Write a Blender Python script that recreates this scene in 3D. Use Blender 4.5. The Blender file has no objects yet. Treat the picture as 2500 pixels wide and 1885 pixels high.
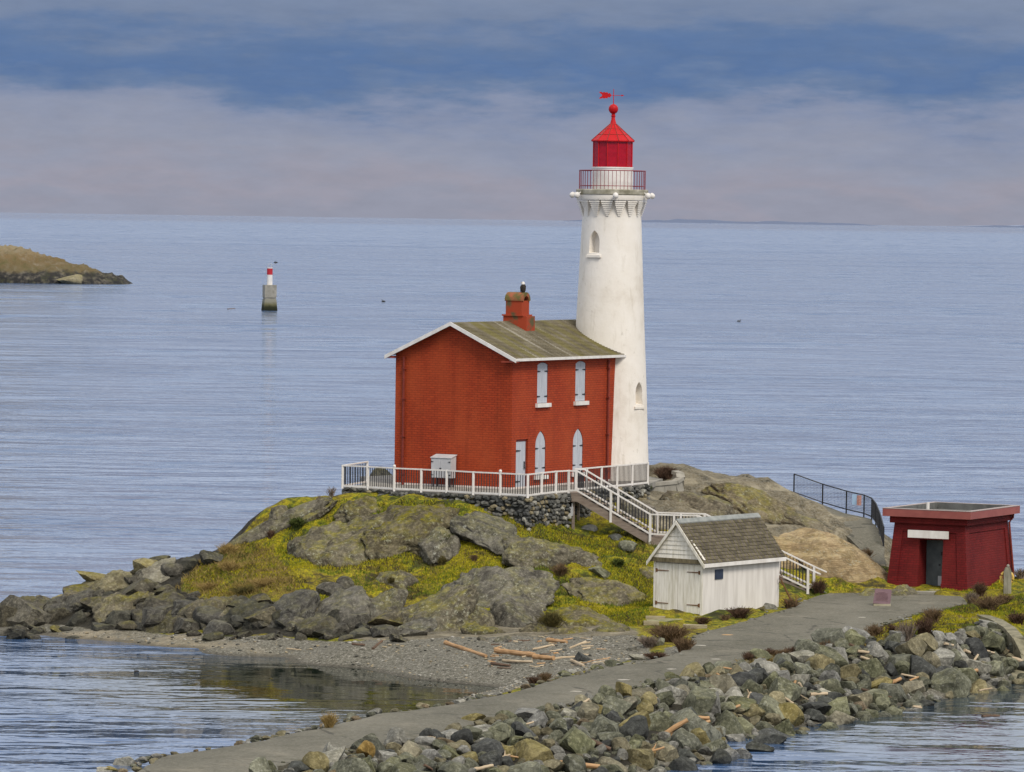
import bpy, bmesh, math, random
import numpy as np
from mathutils import Vector, Matrix, noise as mnoise

R = math.radians
random.seed(7)
scene = bpy.context.scene
col = scene.collection

# ------------------------------------------------------------------ camera
F, CX, CY = 11780.0, 1250.0, 942.5          # focal length and centre in photo pixels
CAMZ = 15.8
PITCH = math.atan((CY - 535.0) / F)
ROLL = math.atan(36.0 / 2500.0)
cam_d = bpy.data.cameras.new("camera")
cam = bpy.data.objects.new("camera", cam_d)
col.objects.link(cam)
cam_d.sensor_width = 36.0
cam_d.sensor_fit = 'HORIZONTAL'
cam_d.lens = F / 2500.0 * 36.0
cam_d.clip_start = 1.0
cam_d.clip_end = 200000.0
RM = Matrix.Rotation(math.pi / 2 - PITCH, 3, 'X') @ Matrix.Rotation(ROLL, 3, 'Z')
cam.matrix_world = Matrix.Translation((0, 0, CAMZ)) @ RM.to_4x4()
scene.camera = cam

# ------------------------------------------------------------------ view, sky, sun
scene.view_settings.view_transform = 'Standard'
scene.view_settings.look = 'None'
scene.view_settings.exposure = 0.7
scene.view_settings.gamma = 1.0
scene.render.engine = 'CYCLES'
scene.cycles.max_bounces = 6
scene.cycles.use_denoising = True


def lin(r, g, b):
    def f(v):
        v /= 255.0
        return v / 12.92 if v <= 0.04045 else ((v + 0.055) / 1.055) ** 2.4
    return (f(r), f(g), f(b), 1.0)


SUN_AZ, SUN_EL = R(150), R(48)      # clockwise from +Y: behind the viewer, to the right
world = bpy.data.worlds.new("World")
scene.world = world
world.use_nodes = True


def build_world():
    nt = world.node_tree
    nt.nodes.clear()
    N, L = nt.nodes.new, nt.links.new
    out = N('ShaderNodeOutputWorld')
    bg = N('ShaderNodeBackground')
    bg.inputs['Strength'].default_value = 0.1
    L(bg.outputs[0], out.inputs[0])
    sky = N('ShaderNodeTexSky')
    sky.sky_type = 'NISHITA'
    sky.sun_disc = False
    sky.sun_elevation = SUN_EL
    sky.sun_rotation = SUN_AZ
    sky.air_density = 1.0
    sky.dust_density = 1.5
    tc = N('ShaderNodeTexCoord')
    sep = N('ShaderNodeSeparateXYZ')
    L(tc.outputs['Generated'], sep.inputs[0])

    def math_(op, a, b=None, c=None):
        m = N('ShaderNodeMath')
        m.operation = op
        for i, v in enumerate((a, b, c)):
            if v is None:
                continue
            if isinstance(v, (int, float)):
                m.inputs[i].default_value = v
            else:
                L(v, m.inputs[i])
        return m.outputs[0]

    def noise_(scale, detail, vec, rough=0.55):
        n = N('ShaderNodeTexNoise')
        n.inputs['Scale'].default_value = scale
        n.inputs['Detail'].default_value = detail
        n.inputs['Roughness'].default_value = rough
        L(vec, n.inputs['Vector'])
        return n.outputs['Fac']

    def mapping(sx, sy, sz, lx=0, ly=0, lz=0):
        m = N('ShaderNodeMapping')
        m.inputs['Scale'].default_value = (sx, sy, sz)
        m.inputs['Location'].default_value = (lx, ly, lz)
        L(tc.outputs['Generated'], m.inputs[0])
        return m.outputs[0]
    el = sep.outputs['Z']
    # long layered cloud edges: stretched noise shifts the height at which each layer lies
    n1 = noise_(1.0, 7.0, mapping(26, 26, 85, 3.1, 1.7, 0.4))
    n2 = noise_(1.0, 6.0, mapping(70, 70, 420, 0.3, 5.2, 2.0), 0.6)
    n3 = noise_(1.0, 8.0, mapping(90, 90, 300, 8.3, 0.2, 1.0), 0.62)
    sh = math_('ADD', math_('MULTIPLY', math_('SUBTRACT', n1, 0.5), 0.034),
               math_('MULTIPLY', math_('SUBTRACT', n2, 0.5), 0.009))
    e1 = math_('ADD', el, sh)
    mr = N('ShaderNodeMapRange')
    mr.inputs['From Min'].default_value = 0.0
    mr.inputs['From Max'].default_value = 0.06
    L(e1, mr.inputs['Value'])
    ramp = N('ShaderNodeValToRGB')
    cr = ramp.color_ramp
    stops = [(0.0, lin(144, 147, 163)), (0.08, lin(150, 149, 163)), (0.22, lin(143, 148, 166)),
             (0.33, lin(136, 144, 166)), (0.39, lin(127, 138, 164)), (0.46, lin(101, 122, 156)),
             (0.53, lin(86, 113, 155)), (0.60, lin(93, 117, 155)), (0.69, lin(112, 128, 157)),
             (0.80, lin(120, 134, 160)), (1.0, lin(124, 137, 163))]
    while len(cr.elements) < len(stops):
        cr.elements.new(0.5)
    for e, (p, c_) in zip(cr.elements, stops):
        e.position = p
        e.color = c_
    L(mr.outputs[0], ramp.inputs[0])
    # soft mottling of the cloud sheet
    mot = N('ShaderNodeMix')
    mot.data_type = 'RGBA'
    mot.blend_type = 'MULTIPLY'
    mot.inputs['Factor'].default_value = 1.0
    L(ramp.outputs[0], mot.inputs[6])
    mrr = N('ShaderNodeMapRange')
    mrr.inputs['From Min'].default_value = 0.3
    mrr.inputs['From Max'].default_value = 0.7
    mrr.inputs['To Min'].default_value = 0.95
    mrr.inputs['To Max'].default_value = 1.05
    L(n3, mrr.inputs['Value'])
    comb = N('ShaderNodeCombineXYZ')
    for i in range(3):
        L(mrr.outputs[0], comb.inputs[i])
    L(comb.outputs[0], mot.inputs[7])
    # overcast dome: jumps brighter just above the view, shaped to light the water
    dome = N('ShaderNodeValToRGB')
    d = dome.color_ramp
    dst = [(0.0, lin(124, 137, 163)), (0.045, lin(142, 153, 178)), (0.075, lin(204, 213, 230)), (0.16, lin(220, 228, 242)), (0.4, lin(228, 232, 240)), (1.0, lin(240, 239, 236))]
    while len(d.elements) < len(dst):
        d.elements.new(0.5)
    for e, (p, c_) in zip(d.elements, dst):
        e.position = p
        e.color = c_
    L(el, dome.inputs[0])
    n4 = noise_(1.0, 6.0, mapping(4, 4, 9, 2.2, 0, 0))
    m4 = N('ShaderNodeMapRange')
    m4.inputs['From Min'].default_value = 0.3
    m4.inputs['From Max'].default_value = 0.7
    m4.inputs['To Min'].default_value = 0.9
    m4.inputs['To Max'].default_value = 1.18
    L(n4, m4.inputs['Value'])
    c4 = N('ShaderNodeCombineXYZ')
    for i in range(3):
        L(m4.outputs[0], c4.inputs[i])
    dm = N('ShaderNodeMix')
    dm.data_type = 'RGBA'
    dm.blend_type = 'MULTIPLY'
    dm.inputs['Factor'].default_value = 1.0
    L(dome.outputs[0], dm.inputs[6])
    L(c4.outputs[0], dm.inputs[7])
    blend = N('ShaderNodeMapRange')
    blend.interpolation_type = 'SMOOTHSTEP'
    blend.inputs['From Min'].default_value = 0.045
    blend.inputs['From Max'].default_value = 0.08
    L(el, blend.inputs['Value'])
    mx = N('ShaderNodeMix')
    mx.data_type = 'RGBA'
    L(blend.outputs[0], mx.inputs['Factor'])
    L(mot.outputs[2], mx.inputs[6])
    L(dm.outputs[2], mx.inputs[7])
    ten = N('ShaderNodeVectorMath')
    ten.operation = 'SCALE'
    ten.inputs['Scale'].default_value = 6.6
    L(mx.outputs[2], ten.inputs[0])
    fin = N('ShaderNodeMix')
    fin.data_type = 'RGBA'
    fin.inputs['Factor'].default_value = 0.985
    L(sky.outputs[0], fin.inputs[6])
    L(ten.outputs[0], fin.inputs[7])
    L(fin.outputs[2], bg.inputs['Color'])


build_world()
sun_d = bpy.data.lights.new("sun", 'SUN')
sun_d.energy = 1.5
sun_d.angle = R(18)
sun_d.color = (1.0, 0.93, 0.83)
sun = bpy.data.objects.new("sun", sun_d)
col.objects.link(sun)
sdir = Vector((math.sin(SUN_AZ) * math.cos(SUN_EL), math.cos(SUN_AZ) * math.cos(SUN_EL), math.sin(SUN_EL)))
sun.rotation_euler = sdir.to_track_quat('Z', 'Y').to_euler()
sun.location = (20, -20, 60)


# ------------------------------------------------------------------ geometry helpers
def ray(px, py):
    return RM @ Vector(((px - CX) / F, -(py - CY) / F, -1.0))


def atz(px, py, z):
    d = ray(px, py)
    k = (z - CAMZ) / d.z
    return Vector((d.x * k, d.y * k, z))


def aty(px, py, Y):
    d = ray(px, py)
    k = Y / d.y
    return Vector((d.x * k, Y, CAMZ + d.z * k))


def tag(o, label=None, cat=None, group=None, kind=None):
    if label:
        o['label'] = label
    if cat:
        o['category'] = cat
    if group:
        o['group'] = group
    if kind:
        o['kind'] = kind
    return o


def empty(name, loc, rz=0.0, label=None, cat=None, group=None):
    o = bpy.data.objects.new(name, None)
    col.objects.link(o)
    o.location = loc
    o.rotation_euler = (0, 0, rz)
    o.empty_display_size = 0.2
    return tag(o, label, cat, group)


class MB:
    def __init__(self):
        self.v, self.f, self.m = [], [], []

    def add(self, vs, fs, mi=0):
        b = len(self.v)
        self.v += [tuple(p) for p in vs]
        self.f += [tuple(i + b for i in f) for f in fs]
        self.m += [mi] * len(fs)
        return self

    def box(self, x0, x1, y0, y1, z0, z1, mi=0):
        vs = [(x0, y0, z0), (x1, y0, z0), (x1, y1, z0), (x0, y1, z0), (x0, y0, z1), (x1, y0, z1), (x1, y1, z1), (x0, y1, z1)]
        return self.add(vs, [(0, 3, 2, 1), (4, 5, 6, 7), (0, 1, 5, 4), (1, 2, 6, 5), (2, 3, 7, 6), (3, 0, 4, 7)], mi)

    def beam(self, p0, p1, w, h, up=Vector((0, 0, 1)), mi=0):
        p0, p1 = Vector(p0), Vector(p1)
        d = (p1 - p0).normalized()
        s = d.cross(up)
        s = s.normalized() if s.length > 1e-4 else Vector((1, 0, 0))
        u = s.cross(d).normalized()
        vs = []
        for p in (p0, p1):
            for a, b in ((-1, -1), (1, -1), (1, 1), (-1, 1)):
                vs.append(p + s * (a * w / 2) + u * (b * h / 2))
        return self.add(vs, [(3, 2, 1, 0), (4, 5, 6, 7), (0, 1, 5, 4), (1, 2, 6, 5), (2, 3, 7, 6), (3, 0, 4, 7)], mi)

    def tube(self, pts, rad, n=8, cap=True, mi=0):
        pts = [Vector(p) for p in pts]
        rads = rad if isinstance(rad, (list, tuple)) else [rad] * len(pts)
        vs, fs = [], []
        for i, p in enumerate(pts):
            d = (pts[min(i + 1, len(pts) - 1)] - pts[max(i - 1, 0)]).normalized()
            a = Vector((0, 0, 1)) if abs(d.z) < 0.9 else Vector((1, 0, 0))
            s = d.cross(a).normalized()
            u = s.cross(d).normalized()
            for k in range(n):
                t = 2 * math.pi * k / n
                vs.append(p + (s * math.cos(t) + u * math.sin(t)) * rads[i])
        for i in range(len(pts) - 1):
            for k in range(n):
                fs.append((i * n + k, i * n + (k + 1) % n, (i + 1) * n + (k + 1) % n, (i + 1) * n + k))
        if cap:
            fs.append(tuple(range(n))[::-1])
            fs.append(tuple((len(pts) - 1) * n + k for k in range(n)))
        return self.add(vs, fs, mi)

    def prism(self, poly, fn0, fn1, mi=0):
        """poly: 2D points; fn0/fn1 lift a 2D point to 3D at either end"""
        n = len(poly)
        vs = [fn0(p) for p in poly] + [fn1(p) for p in poly]
        fs = [tuple(range(n))[::-1], tuple(range(n, 2 * n))]
        for i in range(n):
            j = (i + 1) % n
            fs.append((i, j, n + j, n + i))
        return self.add(vs, fs, mi)

    def lathe(self, prof, n=48, cap=True, ph=0.0, mi=0):
        vs, fs = [], []
        for r, z in prof:
            for k in range(n):
                t = 2 * math.pi * k / n + ph
                vs.append((r * math.cos(t), r * math.sin(t), z))
        for i in range(len(prof) - 1):
            for k in range(n):
                fs.append((i * n + k, i * n + (k + 1) % n, (i + 1) * n + (k + 1) % n, (i + 1) * n + k))
        if cap:
            fs.append(tuple(range(n))[::-1])
            fs.append(tuple((len(prof) - 1) * n + k for k in range(n)))
        return self.add(vs, fs, mi)

    def mesh(self, name, mats, smooth=False, recalc=True):
        me = bpy.data.meshes.new(name)
        me.from_pydata(self.v, [], self.f)
        mats = mats if isinstance(mats, (list, tuple)) else [mats]
        for m in mats:
            me.materials.append(m)
        if len(mats) > 1:
            me.polygons.foreach_set('material_index', self.m)
        if recalc:
            bm = bmesh.new()
            bm.from_mesh(me)
            bmesh.ops.recalc_face_normals(bm, faces=bm.faces)
            bm.to_mesh(me)
            bm.free()
        if smooth:
            me.polygons.foreach_set('use_smooth', [True] * len(me.polygons))
            me.set_sharp_from_angle(angle=R(38)) if hasattr(me, 'set_sharp_from_angle') else None
        me.update()
        return me

    def build(self, name, mats, parent=None, smooth=False, recalc=True):
        return link(name, self.mesh(name, mats, smooth, recalc), parent)


def link(name, me, parent=None, loc=None, rot=None, scale=None):
    o = bpy.data.objects.new(name, me)
    col.objects.link(o)
    if parent is not None:
        o.parent = parent
    if loc is not None:
        o.location = loc
    if rot is not None:
        o.rotation_euler = rot
    if scale is not None:
        o.scale = scale
    return o


def local_to(parent):
    """world -> parent-local for an unscaled parent"""
    m = Matrix.Translation(parent.location) @ parent.rotation_euler.to_matrix().to_4x4()
    return m.inverted()


def boolean_cut(o, cutters):
    for c in cutters:
        m = o.modifiers.new('cut', 'BOOLEAN')
        m.operation = 'DIFFERENCE'
        m.object = c
        m.solver = 'EXACT'
    dg = bpy.context.evaluated_depsgraph_get()
    dg.update()
    me = bpy.data.meshes.new_from_object(o.evaluated_get(dg))
    o.modifiers.clear()
    o.data = me
    for c in cutters:
        bpy.data.objects.remove(c)


# ------------------------------------------------------------------ material helpers
class NT:
    def __init__(self, name):
        self.mat = bpy.data.materials.new(name)
        self.mat.use_nodes = True
        self.nt = self.mat.node_tree
        self.b = self.nt.nodes['Principled BSDF']
        self.tc = self.nt.nodes.new('ShaderNodeTexCoord')

    def L(self, a, b):
        self.nt.links.new(a, b)

    def new(self, t):
        return self.nt.nodes.new(t)

    def vec(self, scale=(1, 1, 1), coord='Object', rot=(0, 0, 0), loc=(0, 0, 0)):
        m = self.new('ShaderNodeMapping')
        m.inputs['Scale'].default_value = scale
        m.inputs['Rotation'].default_value = rot
        m.inputs['Location'].default_value = loc
        if coord == 'World':
            g = self.new('ShaderNodeNewGeometry')
            self.L(g.outputs['Position'], m.inputs[0])
        else:
            self.L(self.tc.outputs[coord], m.inputs[0])
        return m.outputs[0]

    def noise(self, scale, detail=6, vec=None, rough=0.55, dist=0.0):
        n = self.new('ShaderNodeTexNoise')
        n.inputs['Scale'].default_value = scale
        n.inputs['Detail'].default_value = detail
        n.inputs['Roughness'].default_value = rough
        n.inputs['Distortion'].default_value = dist
        if vec is not None:
            self.L(vec, n.inputs['Vector'])
        return n.outputs['Fac']

    def voro(self, scale, vec=None, feature='F1', out='Distance'):
        n = self.new('ShaderNodeTexVoronoi')
        n.feature = feature
        n.inputs['Scale'].default_value = scale
        if vec is not None:
            self.L(vec, n.inputs['Vector'])
        return n.outputs[out]

    def ramp(self, fac, stops, interp='LINEAR'):
        r = self.new('ShaderNodeValToRGB')
        r.color_ramp.interpolation = interp
        e = r.color_ramp.elements
        while len(e) < len(stops):
            e.new(0.5)
        for x, (p, c) in zip(e, stops):
            x.position = p
            c = (c, c, c) if isinstance(c, (int, float)) else c
            x.color = (c[0], c[1], c[2], 1)
        self.L(fac, r.inputs[0])
        return r.outputs[0]

    def mix(self, fac, a, b, blend='MIX'):
        m = self.new('ShaderNodeMix')
        m.data_type = 'RGBA'
        m.blend_type = blend
        for inp, v in ((m.inputs['Factor'], fac), (m.inputs[6], a), (m.inputs[7], b)):
            if isinstance(v, (int, float)):
                inp.default_value = v
            elif isinstance(v, (tuple, list)):
                inp.default_value = (v[0], v[1], v[2], 1)
            else:
                self.L(v, inp)
        return m.outputs[2]

    def math(self, op, a, b=None, clamp=False):
        m = self.new('ShaderNodeMath')
        m.operation = op
        m.use_clamp = clamp
        for i, v in enumerate((a, b)):
            if v is None:
                continue
            if isinstance(v, (int, float)):
                m.inputs[i].default_value = v
            else:
                self.L(v, m.inputs[i])
        return m.outputs[0]

    def mrange(self, v, a, b, c=0.0, d=1.0, smooth=False):
        m = self.new('ShaderNodeMapRange')
        if smooth:
            m.interpolation_type = 'SMOOTHSTEP'
        m.inputs['From Min'].default_value = a
        m.inputs['From Max'].default_value = b
        m.inputs['To Min'].default_value = c
        m.inputs['To Max'].default_value = d
        self.L(v, m.inputs['Value'])
        return m.outputs[0]

    def attr(self, name):
        a = self.new('ShaderNodeAttribute')
        a.attribute_name = name
        return a.outputs['Fac']

    def rnd(self):
        return self.new('ShaderNodeObjectInfo').outputs['Random']

    def bump(self, h, strength=0.5, dist=0.02, normal=None):
        b = self.new('ShaderNodeBump')
        b.inputs['Strength'].default_value = strength
        b.inputs['Distance'].default_value = dist
        self.L(h, b.inputs['Height'])
        if normal is not None:
            self.L(normal, b.inputs['Normal'])
        return b.outputs[0]

    def fin(self, color, rough=0.8, normal=None, spec=0.3, metal=0.0):
        if isinstance(color, (tuple, list)):
            self.b.inputs['Base Color'].default_value = (color[0], color[1], color[2], 1)
        else:
            self.L(color, self.b.inputs['Base Color'])
        if isinstance(rough, (int, float)):
            self.b.inputs['Roughness'].default_value = rough
        else:
            self.L(rough, self.b.inputs['Roughness'])
        self.b.inputs['Specular IOR Level'].default_value = spec
        self.b.inputs['Metallic'].default_value = metal
        if normal is not None:
            self.L(normal, self.b.inputs['Normal'])
        return self.mat


def plain(name, c1, c2, scale=6.0, rough=0.7, bump=0.2, stretch=(1, 1, 1), spec=0.3, metal=0.0, lo=0.35, hi=0.65, bd=0.01, detail=6, coord='Object'):
    n = NT(name)
    v = n.vec(stretch, coord)
    f = n.noise(scale, detail, v)
    c = n.ramp(f, [(lo, c1), (hi, c2)])
    nb = n.bump(n.noise(scale * 4, 4, v), bump, bd) if bump else None
    return n.fin(c, rough, nb, spec, metal)


def rock_mat(name, dark, mid, light, lichen=(0.42, 0.42, 0.33), lich=0.5, moss=0.3, scale=1.0, strata=None, rnd=0.25, fine=1.0):
    n = NT(name)
    v = n.vec((1, 1, 1), 'World', loc=(0, 0, 0))
    if strata:
        v2 = n.vec(strata[0], 'World', rot=strata[1])
    else:
        v2 = v
    a = n.noise(0.9 * scale, 8, v2, 0.62, 0.4)
    c = n.ramp(a, [(0.3, dark), (0.48, mid), (0.68, light)])
    f2 = n.noise(9 * scale, 7, v2, 0.7)
    c = n.mix(n.mrange(f2, 0.35, 0.7, 0.0, 0.75), c, n.ramp(f2, [(0.4, [x * 0.45 for x in dark]), (0.62, [min(1, x * 1.45) for x in light])]))
    # cracks
    cr = n.voro(0.8 * scale, n.vec((1, 1, 1.6), 'World', rot=(0.3, 0.5, 0.2)), 'DISTANCE_TO_EDGE')
    wob = n.noise(3.0, 5, v)
    crk = n.mrange(n.math('ADD', cr, n.math('MULTIPLY', n.math('SUBTRACT', wob, 0.5), 0.25)), 0.0, 0.03, 1.0, 0.0)
    crk = n.math('MULTIPLY', crk, n.mrange(n.noise(0.6, 3, v), 0.5, 0.66))
    c = n.mix(n.math('MULTIPLY', crk, 0.5), c, [x * 0.35 for x in dark])
    stn = n.mrange(n.noise(2.1, 7, v, 0.7, 0.6), 0.46, 0.60)
    c = n.mix(n.math('MULTIPLY', stn, 0.55), c, [x * 0.5 for x in dark])
    # lichen flecks
    if lich:
        l1 = n.noise(7 * fine, 7, v, 0.75)
        l2 = n.noise(1.3, 4, v)
        lm = n.math('MULTIPLY', n.mrange(l1, 0.55, 0.62), n.mrange(l2, 0.40, 0.60), True)
        c = n.mix(n.math('MULTIPLY', lm, lich), c, lichen)
    # moss where the stone lies flat enough to hold it
    if moss:
        g = n.new('ShaderNodeNewGeometry')
        s = n.new('ShaderNodeSeparateXYZ')
        n.L(g.outputs['Normal'], s.inputs[0])
        mm = n.math('MULTIPLY', n.mrange(s.outputs['Z'], 0.45, 0.95), n.mrange(n.noise(1.3, 7, v, 0.7), 0.45, 0.56), True)
        mc = n.ramp(n.noise(5, 5, v), [(0.35, (0.07, 0.075, 0.012)), (0.65, (0.28, 0.24, 0.02))])
        c = n.mix(n.math('MULTIPLY', mm, moss), c, mc)
    if rnd:
        r = n.rnd()
        hv = n.new('ShaderNodeHueSaturation')
        n.L(c, hv.inputs['Color'])
        n.L(n.mrange(r, 0, 1, 1 - rnd, 1 + rnd), hv.inputs['Value'])
        n.L(n.mrange(n.math('FRACT', n.math('MULTIPLY', r, 7.13)), 0, 1, 0.6, 1.25), hv.inputs['Saturation'])
        c = hv.outputs[0]
    hgt = n.math('ADD', n.math('MULTIPLY', n.noise(6 * scale, 8, v2, 0.65), 1.0), n.math('MULTIPLY', crk, -0.35))
    nb = n.bump(hgt, 0.9, 0.10)
    return n.fin(c, 0.85, nb, 0.25)

# ------------------------------------------------------------------ materials
M = {}
M['rock'] = rock_mat('outcrop_rock', (0.030, 0.025, 0.016), (0.10, 0.085, 0.054), (0.20, 0.177, 0.122), (0.38, 0.38, 0.28), 0.85, 0.62, rnd=0.12)
M['shore'] = rock_mat('shore_rock', (0.032, 0.028, 0.02), (0.085, 0.075, 0.053), (0.16, 0.143, 0.105), (0.32, 0.31, 0.23), 0.5, 0.35, rnd=0.3)
M['shoretan'] = rock_mat('tan_shore_rock', (0.12, 0.1, 0.055), (0.22, 0.185, 0.105), (0.30, 0.27, 0.17), (0.4, 0.38, 0.28), 0.3, 0.3, rnd=0.15)
M['wetrock'] = rock_mat('dark_shore_rock', (0.02, 0.02, 0.016), (0.05, 0.047, 0.035), (0.10, 0.095, 0.07), (0.2, 0.2, 0.15), 0.2, 0.2, rnd=0.2)
M['tanrock'] = rock_mat('tan_slab_rock', (0.15, 0.10, 0.05), (0.34, 0.245, 0.13), (0.46, 0.36, 0.215), (0.45, 0.46, 0.38), 0.5, 0.15, strata=((0.35, 0.6, 5.5), (0.0, 0.40, 0.0)), rnd=0.05)
M['ridge'] = rock_mat('ridge_rock', (0.055, 0.043, 0.026), (0.13, 0.106, 0.066), (0.23, 0.195, 0.13), (0.42, 0.42, 0.34), 0.6, 0.5, strata=((0.8, 0.8, 2.2), (0.0, 0.5, 0.0)), rnd=0.05)
RIP = [
    ('grey-green', rock_mat('riprap_green_grey', (0.045, 0.047, 0.027), (0.115, 0.117, 0.07), (0.215, 0.212, 0.14), (0.45, 0.45, 0.38), 0.35, 0.15)),
    ('pale', rock_mat('riprap_pale', (0.12, 0.115, 0.095), (0.23, 0.22, 0.18), (0.35, 0.335, 0.285), (0.55, 0.55, 0.5), 0.2, 0.05)),
    ('tan', rock_mat('riprap_tan', (0.085, 0.07, 0.03), (0.18, 0.15, 0.07), (0.28, 0.24, 0.13), (0.4, 0.38, 0.28), 0.25, 0.15)),
    ('slate', rock_mat('riprap_slate', (0.022, 0.023, 0.021), (0.05, 0.052, 0.047), (0.095, 0.098, 0.088), (0.3, 0.3, 0.28), 0.15, 0.05)),
    ('rusty', rock_mat('riprap_rust', (0.09, 0.055, 0.022), (0.18, 0.12, 0.05), (0.27, 0.2, 0.10), (0.4, 0.36, 0.28), 0.2, 0.05)),
]


def ground_mat():
    n = NT('island_ground')
    v = n.vec((1, 1, 1), 'World')
    a = n.noise(0.35, 7, v, 0.6)
    b = n.noise(2.2, 7, v, 0.65)
    d = n.noise(14, 6, v, 0.7)
    grass = n.ramp(n.math('ADD', n.math('MULTIPLY', a, 0.55), n.math('MULTIPLY', b, 0.45)),
                   [(0.38, (0.03, 0.03, 0.010)), (0.44, (0.065, 0.078, 0.012)), (0.475, (0.19, 0.21, 0.010)), (0.52, (0.42, 0.35, 0.012)), (0.58, (0.22, 0.165, 0.02)), (0.62, (0.06, 0.046, 0.02))])
    dry = n.ramp(b, [(0.35, (0.08, 0.075, 0.018)), (0.48, (0.21, 0.165, 0.04)), (0.58, (0.27, 0.18, 0.065)), (0.66, (0.14, 0.09, 0.035))])
    grass = n.mix(n.math('MULTIPLY', n.attr('dry'), n.mrange(a, 0.3, 0.55)), grass, dry)
    grass = n.mix(n.mrange(d, 0.36, 0.62, 0.7, 0.0), grass, (0.03, 0.032, 0.010))
    grass = n.mix(n.mrange(n.noise(4.5, 7, v, 0.75), 0.47, 0.62, 0.0, 0.75), grass, (0.05, 0.045, 0.014))
    rock = n.ramp(n.noise(1.1, 8, n.vec((0.9, 0.9, 2.0), 'World', rot=(0, 0.45, 0)), 0.65, 0.5),
                  [(0.34, (0.03, 0.025, 0.016)), (0.46, (0.10, 0.082, 0.05)), (0.56, (0.18, 0.15, 0.095)), (0.64, (0.29, 0.25, 0.17))])
    rock = n.mix(n.mrange(n.noise(11, 7, v, 0.7), 0.4, 0.7, 0, 0.6), rock, (0.33, 0.31, 0.25))
    rk = n.math('ADD', n.attr('rock'), n.math('MULTIPLY', n.math('SUBTRACT', b, 0.5), 1.4))
    c = n.mix(n.mrange(rk, 0.4, 0.6), grass, rock)
    # gravel beach with shell grit
    peb = n.ramp(n.noise(9, 7, v, 0.85), [(0.36, (0.045, 0.043, 0.033)), (0.48, (0.13, 0.122, 0.095)), (0.56, (0.20, 0.187, 0.15)), (0.63, (0.46, 0.43, 0.37))])
    sand = n.ramp(n.noise(1.2, 5, v), [(0.35, (0.24, 0.20, 0.13)), (0.65, (0.36, 0.305, 0.215))])
    bm_ = n.mix(n.math('MULTIPLY', n.attr('sand'), n.mrange(n.noise(0.6, 5, v), 0.35, 0.6)), peb, sand)
    bk = n.math('ADD', n.attr('beach'), n.math('MULTIPLY', n.math('SUBTRACT', n.noise(4, 5, v), 0.5), 0.5))
    c = n.mix(n.mrange(bk, 0.42, 0.58), c, bm_)
    gap_shade = n.ramp(n.noise(6, 6, v, 0.7), [(0.35, (0.012, 0.011, 0.008)), (0.65, (0.05, 0.045, 0.033))])  # near-black painted in for shade between boulders; also darkens left rock ground
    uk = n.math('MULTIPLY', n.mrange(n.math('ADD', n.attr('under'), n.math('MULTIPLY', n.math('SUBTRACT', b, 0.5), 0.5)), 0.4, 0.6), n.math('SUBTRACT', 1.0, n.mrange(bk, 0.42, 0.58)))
    c = n.mix(uk, c, gap_shade)
    # wet strip just above the water and the sea bed below it
    g = n.new('ShaderNodeNewGeometry')
    s = n.new('ShaderNodeSeparateXYZ')
    n.L(g.outputs['Position'], s.inputs[0])
    wet = n.mrange(n.math('ADD', s.outputs['Z'], n.math('MULTIPLY', n.noise(1.5, 4, v), 0.06)), 0.06, 0.13, 1.0, 0.0)
    c = n.mix(n.math('MULTIPLY', wet, 0.6), c, (0.06, 0.052, 0.04))
    nb = n.bump(n.math('ADD', n.math('MULTIPLY', b, 0.6), n.math('MULTIPLY', d, 0.4)), 0.9, 0.14)
    return n.fin(c, 0.9, nb, 0.2)


M['ground'] = ground_mat()


def asphalt_mat():
    n = NT('old_asphalt')
    v = n.vec((1, 1, 1), 'World')
    a = n.noise(0.28, 6, n.vec((1.0, 0.4, 1), 'World', rot=(0, 0, 0.35)), 0.6)
    c = n.ramp(a, [(0.3, (0.085, 0.08, 0.058)), (0.5, (0.12, 0.112, 0.084)), (0.7, (0.165, 0.153, 0.118))])
    d = n.noise(9, 6, v, 0.85)
    c = n.mix(n.mrange(n.math('ABSOLUTE', n.math('SUBTRACT', d, 0.5)), 0.0, 0.16, 0.0, 0.6), c, n.ramp(d, [(0.44, (0.06, 0.055, 0.04)), (0.58, (0.27, 0.25, 0.195))]))
    pb = n.mrange(n.noise(0.8, 7, v, 0.75), 0.54, 0.66)
    c = n.mix(n.math('MULTIPLY', pb, 0.65), c, (0.075, 0.07, 0.045))
    pb2 = n.mrange(n.noise(0.55, 7, n.vec((1, 1, 1), 'World', loc=(9, 4, 0)), 0.75), 0.56, 0.66)
    c = n.mix(n.math('MULTIPLY', pb2, 0.5), c, (0.23, 0.205, 0.155))
    cr = n.voro(0.23, n.vec((1, 1, 1), 'World'), 'DISTANCE_TO_EDGE')
    crk = n.mrange(n.math('ADD', cr, n.math('MULTIPLY', n.math('SUBTRACT', n.noise(1.5, 5, v), 0.5), 0.12)), 0.0, 0.012, 1.0, 0.0)
    c = n.mix(n.math('MULTIPLY', crk, 0.7), c, (0.04, 0.037, 0.028))
    return n.fin(c, 0.85, n.bump(d, 0.6, 0.02), 0.25)


M['asphalt'] = asphalt_mat()
M['concrete'] = plain('concrete', (0.22, 0.205, 0.17), (0.36, 0.34, 0.29), 2.5, 0.9, 0.4, lo=0.3, hi=0.7)
M['mossconcrete'] = plain('mossy_concrete', (0.13, 0.12, 0.075), (0.27, 0.245, 0.165), 3.0, 0.9, 0.4)
M['terrace'] = plain('terrace_paving', (0.2, 0.19, 0.165), (0.32, 0.305, 0.27), 1.2, 0.9, 0.3)
M['redkerb'] = plain('white_plinth', (0.62, 0.5, 0.45), (0.75, 0.68, 0.62), 2.0, 0.8, 0.2)


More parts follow.
